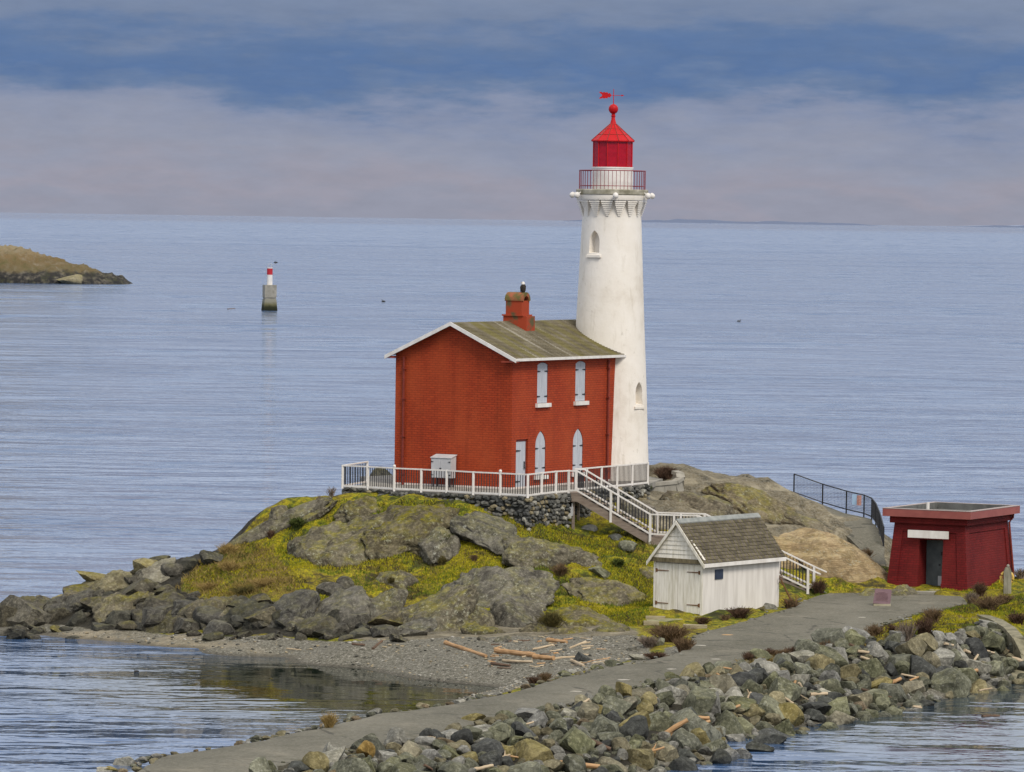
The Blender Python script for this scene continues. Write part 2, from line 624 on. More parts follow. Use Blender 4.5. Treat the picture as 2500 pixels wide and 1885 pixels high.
def water_mat():
    n = NT('sea_water')
    g = n.new('ShaderNodeNewGeometry')
    s = n.new('ShaderNodeSeparateXYZ')
    n.L(g.outputs['Position'], s.inputs[0])
    X, Y = s.outputs['X'], s.outputs['Y']
    # wind waves of several lengths
    w0 = n.noise(0.05, 2, n.vec((0.6, 1.0, 1), 'World', rot=(0, 0, 0.05)), 0.5)
    w1 = n.noise(0.2, 3, n.vec((0.55, 1.0, 1), 'World', rot=(0, 0, 0.12)), 0.5)
    w2 = n.noise(0.75, 3, n.vec((0.6, 1.0, 1), 'World', rot=(0, 0, -0.1)), 0.55)
    w3 = n.noise(3.0, 2, n.vec((0.6, 1.0, 1), 'World', rot=(0, 0, 0.2)), 0.6)
    # wind streaks and slicks at several sizes
    st = n.noise(0.006, 4, n.vec((0.22, 1.6, 1), 'World', rot=(0, 0, 0.05)), 0.65)
    st2 = n.noise(0.05, 4, n.vec((0.25, 1.3, 1), 'World', rot=(0, 0, -0.05)), 0.6)
    st3 = n.noise(0.0011, 3, n.vec((0.12, 1.5, 1), 'World', rot=(0, 0, 0.03)), 0.6)
    rough_w = n.math('MULTIPLY', n.math('MULTIPLY', n.mrange(st, 0.38, 0.62, 0.35, 1.7), n.mrange(st2, 0.36, 0.64, 0.45, 1.7)), n.mrange(st3, 0.38, 0.62, 0.55, 1.5))
    far = n.ramp(n.mrange(n.math('LOGARITHM', n.math('MAXIMUM', Y, 100.0), 10.0), 2.0, 5.0), [(0.0, 0.22), (0.12, 0.20), (0.30, 0.17), (0.42, 0.16), (0.50, 0.06), (0.63, 0.04), (0.67, 0.2), (0.74, 0.5), (1.0, 0.6)])
    rough_w = n.math('MULTIPLY', rough_w, n.math('MULTIPLY', far, 2.0))
    # the cove and the lee of the causeway lie calm
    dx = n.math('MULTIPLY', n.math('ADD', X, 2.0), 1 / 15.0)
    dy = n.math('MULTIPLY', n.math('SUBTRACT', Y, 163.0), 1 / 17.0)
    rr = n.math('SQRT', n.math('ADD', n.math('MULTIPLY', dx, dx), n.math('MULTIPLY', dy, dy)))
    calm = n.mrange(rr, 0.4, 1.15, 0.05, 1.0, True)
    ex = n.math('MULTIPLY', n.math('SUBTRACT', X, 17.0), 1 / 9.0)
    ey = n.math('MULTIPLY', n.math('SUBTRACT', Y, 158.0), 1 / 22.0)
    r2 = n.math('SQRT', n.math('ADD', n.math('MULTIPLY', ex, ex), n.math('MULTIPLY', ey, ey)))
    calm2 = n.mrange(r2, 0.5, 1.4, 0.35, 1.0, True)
    # flashes of smooth water between the ripples
    g1 = n.mrange(n.noise(1.0, 3, n.vec((0.04, 0.05, 1), 'World', rot=(0, 0, 0.06)), 0.65), 0.555, 0.635)
    g2 = n.mrange(n.noise(1.0, 3, n.vec((0.11, 0.22, 1), 'World', rot=(0, 0, -0.04)), 0.65), 0.54, 0.63)
    nearf = n.mrange(Y, 330, 650)
    gl = n.math('ADD', n.math('MULTIPLY', g1, nearf), n.math('MULTIPLY', g2, n.math('SUBTRACT', 1.0, nearf)))
    rough_w = n.math('MULTIPLY', n.math('MULTIPLY', rough_w, 2.8), n.math('SUBTRACT', 1.0, n.math('MULTIPLY', gl, 0.88)))
    amp = n.math('MULTIPLY', n.math('MULTIPLY', calm, calm2), rough_w)
    h = n.math('ADD', n.math('ADD', n.math('MULTIPLY', w1, 0.75), n.math('MULTIPLY', w2, 0.20)), n.math('ADD', n.math('MULTIPLY', w3, 0.03), n.math('MULTIPLY', w0, 1.0)))
    h = n.math('SUBTRACT', h, 0.99)
    h = n.math('MULTIPLY', h, amp)
    nb = n.bump(h, 1.0, 1.0)
    bc = n.ramp(n.math('MULTIPLY', calm, calm2), [(0.1, (0.008, 0.014, 0.010)), (0.45, (0.03, 0.05, 0.075)), (1.0, (0.05, 0.10, 0.21))])  # dark base in calm water paints in shore reflections, besides the shallows
    n.b.inputs['IOR'].default_value = 1.33
    rgh = n.ramp(n.mrange(n.math('LOGARITHM', n.math('MAXIMUM', Y, 100.0), 10.0), 2.0, 5.0), [(0.0, 0.05), (0.10, 0.06), (0.16, 0.16), (0.3, 0.2), (0.45, 0.22), (0.50, 0.34), (0.63, 0.40), (0.66, 0.25), (0.70, 0.08), (1.0, 0.06)])
    rgh = n.math('MULTIPLY', rgh, n.math('ADD', 0.45, n.math('MULTIPLY', n.math('MULTIPLY', gl, n.math('MULTIPLY', calm, calm2)), 1.7)))
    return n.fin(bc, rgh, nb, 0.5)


M['water'] = water_mat()

# ------------------------------------------------------------------ the sea
w = MB()
xs = [-60000, -3000, -300, -60, 60, 300, 3000, 60000]
ys = [-3000, 60, 120, 240, 500, 2000, 10000, 110000]
w.add([(x, y, 0.0) for y in ys for x in xs],
      [(j * 8 + i, j * 8 + i + 1, (j + 1) * 8 + i + 1, (j + 1) * 8 + i) for j in range(7) for i in range(7)])
tag(w.build('sea', M['water'], recalc=False), kind='structure')


# ------------------------------------------------------------------ terrain
def vnoise(x, y, seed=0):
    xi, yi = np.floor(x).astype(np.int64), np.floor(y).astype(np.int64)
    xf, yf = x - xi, y - yi
    u, v = xf * xf * (3 - 2 * xf), yf * yf * (3 - 2 * yf)

    def h(a, b):
        q = (a * 374761393 + b * 668265263 + seed * 1442695041) & 0x7fffffff
        q = ((q ^ (q >> 13)) * 1274126177) & 0x7fffffff
        return ((q ^ (q >> 16)) & 0xffff) / 65535.0
    return (h(xi, yi) * (1 - u) + h(xi + 1, yi) * u) * (1 - v) + (h(xi, yi + 1) * (1 - u) + h(xi + 1, yi + 1) * u) * v


def fbm(x, y, oct=5, seed=0, gain=0.5):
    t, a, s = 0, 1.0, 0.0
    for o in range(oct):
        t = t + a * (vnoise(x * 2 ** o, y * 2 ** o, seed + o) - 0.5)
        s += a
        a *= gain
    return t / s


ROADL = [(250, 1912, 1.2), (326, 1885, 1.2), (399, 1848, 1.2), (519, 1828, 1.2), (616, 1813, 1.2), (711, 1791, 1.2), (765, 1782, 1.2), (841, 1766, 1.2), (917, 1744, 1.2),
         (1007, 1735, 1.2), (1094, 1721, 1.2), (1170, 1706, 1.2), (1242, 1692, 1.2), (1293, 1679, 1.2), (1369, 1655, 1.2), (1460, 1637, 1.22), (1521, 1623, 1.25), (1590, 1612, 1.28), (1660, 1592, 1.3),
         (1685, 1572, 1.32), (1692, 1552, 1.35), (1735, 1538, 1.37), (1780, 1528, 1.4), (1854, 1506, 1.42), (1932, 1483, 1.45), (1952, 1471, 1.46), (2014, 1449, 1.48), (2111, 1447, 1.49), (2230, 1449, 1.49), (2345, 1456, 1.49)]
ROADR = [(560, 1915, 1.2), (640, 1882, 1.2), (700, 1864, 1.2), (790, 1846, 1.2), (856, 1835, 1.2), (979, 1810, 1.2), (1062, 1791, 1.2), (1145, 1770, 1.2), (1235, 1752, 1.2), (1370, 1722, 1.2), (1500, 1692, 1.2),
         (1590, 1668, 1.2), (1672, 1648, 1.21), (1760, 1628, 1.22), (1826, 1612, 1.25), (1930, 1592, 1.28), (2033, 1574, 1.3), (2088, 1560, 1.33), (2125, 1538, 1.38), (2165, 1522, 1.4), (2205, 1508, 1.42), (2253, 1496, 1.45), (2300, 1486, 1.47), (2362, 1474, 1.49)]
RL = [atz(*p) for p in ROADL]
RR = [atz(*p) for p in ROADR]


def resample(pts, n):
    d = [0.0]
    for a, b in zip(pts, pts[1:]):
        d.append(d[-1] + (b - a).length)
    out = []
    for k in range(n):
        t = d[-1] * k / (n - 1)
        i = max(j for j in range(len(d)) if d[j] <= t + 1e-9)
        i = min(i, len(pts) - 2)
        s = (t - d[i]) / max(d[i + 1] - d[i], 1e-9)
        out.append(pts[i].lerp(pts[i + 1], s))
    return out


CP = []          # control points of the ground


def cz(*l):
    for px, py, z in l:
        CP.append(atz(px, py, z))


def cy(*l):
    for px, py, Y in l:
        CP.append(aty(px, py, Y))


def cw(*l):
    for p in l:
        CP.append(Vector(p))


# beach and cove
cz((-120, 1545, 0), (100, 1552, 0.0), (272, 1566, 0), (464, 1581, 0), (682, 1603, 0), (859, 1629, 0), (953, 1647, 0), (1062, 1663, 0), (1224, 1681, 0.0))
cz((150, 1615, -0.5), (500, 1650, -0.5), (700, 1680, -0.5), (900, 1700, -0.5), (1060, 1700, -0.35), (300, 1740, -1.2))
cz((600, 1572, 0.35), (450, 1556, 0.3), (300, 1548, 0.2), (850, 1582, 0.55), (1000, 1568, 0.75), (1100, 1600, 0.6), (1250, 1565, 0.95), (1250, 1620, 0.6), (1400, 1600, 0.9), (1500, 1565, 1.1), (1330, 1650, 0.6))
cy((150, 1530, 181.5), (1480, 1610, 165.0))
# causeway shoulders
for i, p in enumerate(RL[:15]):
    q = RL[i + 1]
    d = (q - p).normalized()
    nrm = Vector((-d.y, d.x, 0))
    CP.append(Vector((p.x, p.y, p.z - 0.08)))
    if i < 13:
        CP.append(Vector((p.x + nrm.x * 1.6, p.y + nrm.y * 1.6, -0.25)))
        CP.append(Vector((p.x + nrm.x * 4.5, p.y + nrm.y * 4.5, -1.0)))
for p in RL[15:]:
    CP.append(Vector((p.x, p.y, p.z - 0.08)))
for p in RR:
    CP.append(Vector((p.x, p.y, p.z - 0.08)))
# off-frame stretch of the causeway
cw((-14, 112, 1.1), (-10.5, 110, 1.1), (-19, 118, -0.5), (-5, 112, -0.6), (-22, 100, 1.0))
# right-hand waterline
cz((1480, 1905, 0), (1600, 1890, 0), (1767, 1857, 0), (1871, 1796, 0), (1957, 1775, 0), (2088, 1755, 0), (2155, 1730, 0), (2341, 1701, 0), (2404, 1683, 0), (2499, 1660, 0), (2640, 1640, 0))
cz((1900, 1885, -0.8), (2200, 1830, -0.8), (2480, 1760, -0.8), (1680, 1960, -0.8), (2700, 1720, -0.9))
cz((2144, 1580, 1.3), (2184, 1562, 1.35), (2265, 1562, 1.35), (2349, 1546, 1.35), (2397, 1525, 1.4), (2480, 1530, 1.35), (2600, 1520, 1.3))
cz((2300, 1512, 1.5), (2420, 1490, 1.55), (2500, 1480, 1.6), (2600, 1470, 1.6))
# kiosk ground and behind
cz((2151, 1438, 1.5), (2361, 1445, 1.5), (2483, 1437, 1.5))
cw((15.5, 197, 1.3), (21, 193, 1.6), (25, 192, 1.4), (18, 201, 0.6), (16, 207, -0.6), (25, 200, 0.2), (28, 206, -1.2), (32, 190, 0.8), (36, 185, -0.5))
# shed pad, forecourt grass
cz((1599, 1492, 1.45), (1715, 1502, 1.42), (1910, 1478, 1.46), (2030, 1435, 1.6), (1960, 1440, 1.6))
cw((9.6, 183.5, 1.75), (7.2, 181.5, 1.65))
# hill front
cz((1180, 1545, 0.9), (1330, 1545, 1.05))
cy((1250, 1285, 184.3), (1390, 1292, 187.9), (1100, 1242, 186.0), (1000, 1228, 187.0), (880, 1218, 187.9), (836, 1224, 187.6), (1470, 1300, 187.6))
cy((1300, 1450, 179.8), (1300, 1400, 181.6), (1300, 1350, 183.4), (1420, 1440, 180.5), (1450, 1370, 183.2), (1560, 1430, 181.8), (1550, 1345, 185.6), (1440, 1500, 178.6), (1500, 1490, 178.9))
cy((1150, 1480, 177.8), (1150, 1400, 181.2), (1150, 1320, 183.8), (1000, 1480, 178.2), (1000, 1400, 181.3), (1000, 1320, 184.2), (1000, 1255, 186.3))
cy((850, 1400, 181.8), (800, 1300, 186.2), (900, 1335, 184.5), (700, 1420, 181.0), (600, 1400, 182.8), (650, 1335, 186.2), (784, 1448, 179.2), (688, 1470, 178.6), (568, 1460, 179.6), (470, 1430, 182.0), (870, 1470, 178.6))
cz((560, 1545, 0.45), (700, 1558, 0.5), (850, 1558, 0.6), (430, 1540, 0.35))
# left skyline and the fall behind it
cy((767, 1225, 189.2), (707, 1234, 189.0), (664, 1245, 188.6), (616, 1281, 188.3), (573, 1317, 187.8), (534, 1340, 187.2), (500, 1352, 186.6), (440, 1375, 186.2), (380, 1388, 185.8), (300, 1410, 185.4), (230, 1425, 185.2), (150, 1462, 184.8), (70, 1495, 184.5), (0, 1522, 184.2))
cw((-21, 190, -0.6), (-15, 192, -0.3), (-11, 196, 0.0), (-9, 200, 0.2), (-8, 206, -0.6), (-24, 184, -0.6), (-16, 198, -1.2), (-8.5, 192.5, 3.0), (-6.8, 196, 3.2), (-7, 193, 4.2))
# terrace
cw((-5.5, 193, 4.95), (-2.5, 196, 4.95), (0, 192, 4.95), (1, 188.5, 4.95), (3, 193.5, 4.95), (5, 199, 4.95), (0, 203, 4.6), (-4, 203, 3.5), (5, 204, 4.8))
cw((0, 210, 1.5), (-3, 214, -0.5), (6, 212, 1.0), (6, 217, -1.0))
# right-hand ridge
cy((1500, 1218, 192.8), (1620, 1205, 196.6), (1598, 1146, 202), (1650, 1145, 203), (1747, 1158, 203), (1828, 1172, 203), (1883, 1187, 203), (1968, 1223, 202.4), (2008, 1240, 201.6), (2035, 1263, 200.2), (2056, 1288, 198.4))
cy((1700, 1250, 194.8), (1800, 1270, 195.0), (1850, 1240, 198.6), (1600, 1270, 192.3), (1760, 1330, 189.3), (1900, 1303, 194.2), (1990, 1310, 194.6))
# path beside the black fence
PATHR = [(2162, 1380, 194.0), (2156, 1334, 197.0), (2136, 1283, 201.0), (2125, 1268, 203.0), (2063, 1255, 205.0), (2008, 1234, 205.5), (1938, 1205, 205.5)]
PATHL = [(2128, 1385, 192.8), (2106, 1350, 195.6), (2066, 1310, 198.0), (2050, 1283, 200.6), (2028, 1258, 203.0), (1980, 1235, 203.6), (1925, 1212, 203.6)]
PL = [aty(*p) for p in PATHL]
PR = [aty(*p) for p in PATHR]
for p in PL + PR:
    CP.append(Vector((p.x, p.y, p.z - 0.07)))
cw((14.5, 209, 2.2), (12, 211, 2.6), (16, 203, 2.0), (8, 210, 3.0), (13, 215, 0.0), (18, 205, 0.0), (9, 217, -0.6))

pts = np.array([[p.x, p.y] for p in CP])
zz = np.array([p.z for p in CP])
C2 = 0.9 ** 2


def phi(a, b):
    d2 = (a[:, None, 0] - b[None, :, 0]) ** 2 + (a[:, None, 1] - b[None, :, 1]) ** 2
    return np.sqrt(d2 + C2)


nC = len(CP)
A = np.zeros((nC + 3, nC + 3))
A[:nC, :nC] = phi(pts, pts) - 0.06 * np.eye(nC)
A[:nC, nC] = 1
A[:nC, nC + 1:] = pts / 100.0
A[nC:, :nC] = A[:nC, nC:].T
sol = np.linalg.solve(A, np.concatenate([zz, [0, 0, 0]]))
GX0, GX1, GY0, GY1, GS = -32.0, 42.0, 104.0, 222.0, 0.25
gx = np.arange(GX0, GX1 + GS / 2, GS)
gy = np.arange(GY0, GY1 + GS / 2, GS)
XX, YY = np.meshgrid(gx, gy)
flat = np.stack([XX.ravel(), YY.ravel()], 1)
Z = np.empty(len(flat))
for i in range(0, len(flat), 20000):
    q = flat[i:i + 20000]
    Z[i:i + 20000] = phi(q, pts) @ sol[:nC] + sol[nC] + (q / 100.0) @ sol[nC + 1:]
Z = Z.reshape(XX.shape)


def in_poly(x, y, poly):
    r = np.zeros(x.shape, bool)
    n = len(poly)
    for i in range(n):
        x0, y0 = poly[i][0], poly[i][1]
        x1, y1 = poly[(i + 1) % n][0], poly[(i + 1) % n][1]
        if y0 == y1:
            continue
        c = ((y0 > y) != (y1 > y)) & (x < (x1 - x0) * (y - y0) / (y1 - y0) + x0)
        r ^= c
    return r


def blur(a, k):
    for _ in range(k):
        p = np.pad(a, 1, mode='edge')
        a = (p[1:-1, 1:-1] * 2 + p[:-2, 1:-1] + p[2:, 1:-1] + p[1:-1, :-2] + p[1:-1, 2:]) / 6.0
    return a


road_poly = RL + RR[::-1]
path_poly = PL + PR[::-1]
# fence line of the terrace, at its paving level
TZ = 5.15
FENCE = [atz(896, 1180, TZ), atz(836, 1190, TZ), atz(898, 1193, TZ), atz(962, 1197, TZ), atz(1028, 1200, TZ), atz(1090, 1203, TZ), atz(1155, 1207, TZ), atz(1221, 1210, TZ), atz(1288, 1213.5, TZ), atz(1322, 1209, TZ), atz(1357, 1205, TZ), atz(1388, 1203, TZ)]
FENCE2 = [atz(1404, 1199, TZ), atz(1432, 1196.5, TZ), atz(1468, 1193, TZ), atz(1506, 1189.5, TZ), atz(1543, 1186, TZ), atz(1581, 1182, TZ)]
terrace_poly = [p.copy() for p in FENCE] + [p.copy() for p in FENCE2] + [Vector((6.3, 199.5, TZ)), Vector((5.2, 203.2, TZ)), Vector((-0.5, 203.5, TZ)), Vector((-6.2, 198.0, TZ))]

road_m = in_poly(XX, YY, road_poly)
path_m = in_poly(XX, YY, path_poly)
terr_m = in_poly(XX, YY, terrace_poly)
rel = fbm(XX * 0.35, YY * 0.35, 5, 11)
rel2 = fbm(XX * 1.3, YY * 1.3, 4, 31)
away = blur(1.0 - np.clip(road_m.astype(float) + path_m + terr_m, 0, 1), 6)
hill = np.clip((Z - 0.9) / 1.0, 0, 1) * away
Z = Z + rel * 1.0 * hill + rel2 * 0.5 * np.clip(hill + 0.15 * away, 0, 1)
roadz = np.clip(1.2 + (YY - 152) / 30 * 0.3, 1.2, 1.49)
road_b = blur(road_m.astype(float), 5)
Z = np.where(road_b > 0.05, np.minimum(Z, roadz - 0.06), Z)
Z = np.where(terr_m, np.minimum(Z, 4.95), Z)
Zraw = Z.copy()
Z = np.where(blur(path_m.astype(float), 3) > 0.3, Z - 0.05, Z)


def hgt(x, y):
    i = min(max((x - GX0) / GS, 0), len(gx) - 1.001)
    j = min(max((y - GY0) / GS, 0), len(gy) - 1.001)
    i0, j0 = int(i), int(j)
    a, b = i - i0, j - j0
    return float((Z[j0, i0] * (1 - a) + Z[j0, i0 + 1] * a) * (1 - b) + (Z[j0 + 1, i0] * (1 - a) + Z[j0 + 1, i0 + 1] * a) * b)


def hit(px, py, y0=118.0, y1=221.0):
    d = ray(px, py)
    Y = y0
    while Y < y1:
        k = Y / d.y
        if CAMZ + d.z * k <= max(hgt(d.x * k, Y), -0.02):
            return Vector((d.x * k, Y, CAMZ + d.z * k))
        Y += 0.08
    k = y1 / d.y
    return Vector((d.x * k, y1, CAMZ + d.z * k))


def hpoly(l):
    return [hit(a, b) for a, b in l]


beach_poly = hpoly([(60, 1545), (330, 1540), (520, 1552), (640, 1552), (760, 1564), (980, 1562), (1120, 1555), (1320, 1554), (1440, 1556), (1560, 1548), (1600, 1600), (1500, 1622), (1380, 1650), (1240, 1690)])
beach = in_poly(XX, YY, beach_poly) | (Z < 0.25) | ((blur(road_m.astype(float), 8) > 0.02) & (YY < 166) & ~road_m)
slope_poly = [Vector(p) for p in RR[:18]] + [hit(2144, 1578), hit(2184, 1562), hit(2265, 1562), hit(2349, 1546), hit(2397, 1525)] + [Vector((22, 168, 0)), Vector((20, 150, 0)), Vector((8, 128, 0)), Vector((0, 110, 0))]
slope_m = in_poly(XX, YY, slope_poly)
Z0 = Z
rockp = in_poly(XX, YY, [Vector((5.6, 190.5, 0)), Vector((9.5, 189.0, 0)), Vector((12.5, 190, 0)), Vector((15.2, 194, 0)), Vector((16.5, 204, 0)), Vector((12, 214, 0)), Vector((0, 214, 0)), Vector((4.6, 200, 0))])
rockl = in_poly(XX, YY, [hit(-60, 1540), hit(200, 1545), hit(420, 1545), hit(520, 1545), hit(700, 1555), hit(860, 1555), hit(900, 1490), hit(780, 1478), hit(560, 1478), hit(440, 1440), hit(500, 1375)] + [Vector((-11, 187.5, 0)), Vector((-8, 189.5, 0)), Vector((-6.5, 205, 0)), Vector((-26, 200, 0)), Vector((-26, 180, 0))])
rockb = in_poly(XX, YY, hpoly([(860, 1500), (1000, 1490), (1190, 1500), (1400, 1515), (1540, 1530), (1570, 1552), (1440, 1562), (1320, 1562), (1120, 1562), (980, 1566), (860, 1562)]))
dryp = in_poly(XX, YY, hpoly([(430, 1440), (480, 1370), (560, 1325), (640, 1340), (720, 1420), (760, 1470), (560, 1475)]))
dryr = in_poly(XX, YY, hpoly([(1800, 1620), (2050, 1578), (2140, 1560), (2200, 1530), (2380, 1480), (2498, 1500), (2420, 1540), (2260, 1566), (2150, 1588)]))
sandp = in_poly(XX, YY, hpoly([(40, 1548), (250, 1535), (520, 1565), (620, 1585), (800, 1606), (680, 1606), (260, 1570)]))

ny, nx = XX.shape
me = bpy.data.meshes.new('island_ground')
idx = np.arange(nx * ny).reshape(ny, nx)
keep = Z > -1.6
fq = np.stack([idx[:-1, :-1], idx[:-1, 1:], idx[1:, 1:], idx[1:, :-1]], -1)
km = (keep[:-1, :-1] | keep[1:, 1:])
fq = fq[km]
me.vertices.add(nx * ny)
me.vertices.foreach_set('co', np.stack([XX, YY, Z], -1).ravel())
me.loops.add(fq.size)
me.loops.foreach_set('vertex_index', fq.ravel())
me.polygons.add(len(fq))
me.polygons.foreach_set('loop_start', np.arange(0, fq.size, 4))
me.update(calc_edges=True)
me.validate()
me.polygons.foreach_set('use_smooth', [True] * len(me.polygons))
for nm, arr in (('beach', blur(beach.astype(float), 2)), ('rock', blur(np.clip(rockp.astype(float) + rockl + rockb, 0, 1), 3)),
                ('dry', blur(np.clip(0.65 * dryp.astype(float) + 0.6 * dryr, 0, 1), 4)), ('sand', blur(sandp.astype(float), 3))):
    at = me.attributes.new(nm, 'FLOAT', 'POINT')
    at.data.foreach_set('value', arr.ravel().astype(np.float32))
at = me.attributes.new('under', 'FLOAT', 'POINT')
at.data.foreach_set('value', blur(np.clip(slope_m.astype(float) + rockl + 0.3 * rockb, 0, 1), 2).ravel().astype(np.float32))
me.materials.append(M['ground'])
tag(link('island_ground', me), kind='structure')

# ------------------------------------------------------------------ road and path
def strip(name, La, Ra, n, mat, lift=0.0, cross=8):
    a, b = resample(La, n), resample(Ra, n)
    mb = MB()
    vs = []
    for i in range(n):
        for k in range(cross + 1):
            t = k / cross
            p = a[i].lerp(b[i], t)
            wob = 0.0
            if k in (0, cross):
                e = (a[i] - b[i]).normalized() * (1 if k == 0 else -1)
                p = p + e * (0.18 * (random.random() - 0.5))
            vs.append((p.x, p.y, p.z + lift + 0.05 * (1 - (2 * t - 1) ** 2)))
    fs = []
    for i in range(n - 1):
        for k in range(cross):
            q = i * (cross + 1) + k
            fs.append((q, q + 1, q + cross + 2, q + cross + 1))
    # skirt so the sheet has an edge
    for k0 in (0, cross):
        base = len(vs)
        for i in range(n):
            x, y, z = vs[i * (cross + 1) + k0]
            vs.append((x, y, z - 0.12))
        for i in range(n - 1):
            q0, q1 = i * (cross + 1) + k0, (i + 1) * (cross + 1) + k0
            fs.append((q0, q1, base + i + 1, base + i))
    mb.add(vs, fs)
    return mb.build(name, mat, recalc=False, smooth=True)


road_o = tag(strip('road', RL, RR, 110, M['asphalt']), kind='structure')
bpy.context.view_layer.update()
tag(strip('path', PL, PR, 30, M['asphalt'], 0.03, 4), kind='structure')
# patches worn into the asphalt
M['pale_patch'] = plain('pale_patch', (0.28, 0.26, 0.21), (0.42, 0.39, 0.33), 6, 0.9, 0.1)
M['tan_patch'] = plain('tan_patch', (0.45, 0.27, 0.12), (0.55, 0.36, 0.18), 6, 0.9, 0.1)
for px, py, hw, mk in [(1407, 1683, 14, 'pale_patch'), (1523, 1655, 16, 'pale_patch'), (1640, 1631, 13, 'pale_patch'), (1747, 1608, 14, 'pale_patch'), (1842, 1592, 13, 'pale_patch'), (2017, 1549, 14, 'pale_patch'), (2104, 1517, 10, 'pale_patch'), (1776, 1555, 13, 'tan_patch'), (2160, 1529, 7, 'pale_patch'), (1712, 1578, 16, 'pale_patch')]:
    p = atz(px, py, 1.31)
    okh, lc, _, _ = road_o.ray_cast(Vector((p.x, p.y, 5.0)), Vector((0, 0, -1)))
    z = (lc.z if okh else 1.4) + 0.006
    sc_ = p.y / F
    a, b = hw * sc_, 0.17
    mb = MB()
    ring = []
    for k in range(18):
        t = 2 * math.pi * k / 18
        q = 0.8 + 0.35 * random.random()
        ring.append((p.x + a * q * math.cos(t), p.y + b * q * math.sin(t), z))
    mb.add(ring + [(x, y, z - 0.005) for x, y, _ in ring], [tuple(range(18))] + [(k, 18 + k, 18 + (k + 1) % 18, (k + 1) % 18) for k in range(18)])
    tag(mb.build('road_patch', M[mk]), kind='structure')

# ------------------------------------------------------------------ building materials
def brick_mat(name, c1, c2, mortar, streak, scale=1.0, bw=0.26, bh=0.092):
    n = NT(name)
    s = n.new('ShaderNodeSeparateXYZ')
    n.L(n.tc.outputs['Object'], s.inputs[0])
    cb = n.new('ShaderNodeCombineXYZ')
    n.L(n.math('ADD', s.outputs['X'], s.outputs['Y']), cb.inputs[0])
    n.L(s.outputs['Z'], cb.inputs[1])
    b = n.new('ShaderNodeTexBrick')
    b.inputs['Scale'].default_value = 1.0
    b.inputs['Brick Width'].default_value = bw
    b.inputs['Row Height'].default_value = bh
    b.inputs['Mortar Size'].default_value = 0.013
    b.inputs['Mortar Smooth'].default_value = 0.3
    b.inputs['Bias'].default_value = 0.0
    b.inputs['Color1'].default_value = (*c1, 1)
    b.inputs['Color2'].default_value = (*c2, 1)
    b.inputs['Mortar'].default_value = (*mortar, 1)
    n.L(cb.outputs[0], b.inputs['Vector'])
    v = n.vec()
    w_ = n.noise(0.7, 7, n.vec((1, 1, 0.5)), 0.62)
    c = n.mix(n.mrange(w_, 0.38, 0.68, 0.0, 0.5), b.outputs['Color'], streak)
    g = n.noise(6, 6, v, 0.7)
    c = n.mix(n.mrange(g, 0.4, 0.75, 0.0, 0.28), c, [x * 0.5 for x in c1])
    sk = n.mrange(n.noise(1.6, 7, n.vec((1.5, 1.5, 0.16)), 0.7), 0.54, 0.72, 0.0, 0.5)
    c = n.mix(sk, c, [x * 0.42 for x in c1])
    nb = n.bump(n.math('ADD', n.math('MULTIPLY', b.outputs['Fac'], -0.6), n.math('MULTIPLY', g, 0.5)), 0.7, 0.012)
    return n.fin(c, 0.75, nb, 0.25)


M['brick'] = brick_mat('painted_red_brick', (0.40, 0.05, 0.012), (0.31, 0.036, 0.009), (0.19, 0.024, 0.008), (0.44, 0.08, 0.022))
M['kbrick'] = brick_mat('dark_red_brick', (0.17, 0.009, 0.010), (0.11, 0.006, 0.007), (0.08, 0.006, 0.007), (0.20, 0.02, 0.016))
M['redpaint'] = plain('dark_red_paint', (0.24, 0.04, 0.02), (0.32, 0.055, 0.025), 5, 0.5, 0.1)
M['fasciared'] = plain('brown_red_fascia', (0.26, 0.075, 0.065), (0.31, 0.095, 0.08), 2.5, 0.5, 0.05)


def tower_mat():
    n = NT('whitewashed_masonry')
    v = n.vec()
    a = n.noise(0.55, 8, v, 0.65)
    c = n.ramp(a, [(0.30, (0.64, 0.575, 0.485)), (0.48, (0.78, 0.725, 0.645)), (0.66, (0.83, 0.78, 0.71))])
    st = n.noise(2.2, 7, n.vec((1.6, 1.6, 0.28)), 0.7)
    c = n.mix(n.mrange(st, 0.56, 0.78, 0.0, 0.5), c, (0.42, 0.36, 0.255))
    pa = n.math('MULTIPLY', n.mrange(n.noise(3.2, 8, v, 0.75), 0.59, 0.66), n.mrange(n.noise(0.8, 3, v), 0.46, 0.58))
    c = n.mix(n.math('MULTIPLY', pa, 0.4), c, (0.40, 0.36, 0.28))
    nb = n.bump(n.noise(5, 8, v, 0.7), 0.5, 0.03)
    return n.fin(c, 0.8, nb, 0.25)


M['tower'] = tower_mat()
M['white'] = plain('white_paint', (0.66, 0.62, 0.57), (0.8, 0.77, 0.73), 3.0, 0.5, 0.1, stretch=(1, 1, 0.4))
M['greywood'] = plain('pale_grey_shutter_paint', (0.40, 0.42, 0.46), (0.50, 0.52, 0.56), 3.0, 0.6, 0.15, stretch=(4, 4, 0.5))
M['iron'] = plain('black_iron', (0.018, 0.019, 0.022), (0.035, 0.036, 0.04), 8, 0.55, 0.05)
M['dark'] = plain('dark_opening', (0.012, 0.01, 0.01), (0.02, 0.018, 0.017), 4, 0.9, 0)
M['greybox'] = plain('grey_cabinet_paint', (0.42, 0.42, 0.43), (0.52, 0.52, 0.52), 2.0, 0.5, 0.05)
M['railred'] = plain('red_rail_paint', (0.20, 0.022, 0.03), (0.28, 0.03, 0.04), 5, 0.5, 0.05)
M['deckgrey'] = plain('stained_gallery_stone', (0.20, 0.185, 0.13), (0.44, 0.41, 0.33), 2.6, 0.9, 0.3)
M['lred'] = plain('lantern_red_paint', (0.42, 0.006, 0.010), (0.52, 0.010, 0.014), 2.0, 0.5, 0.06, spec=0.2)
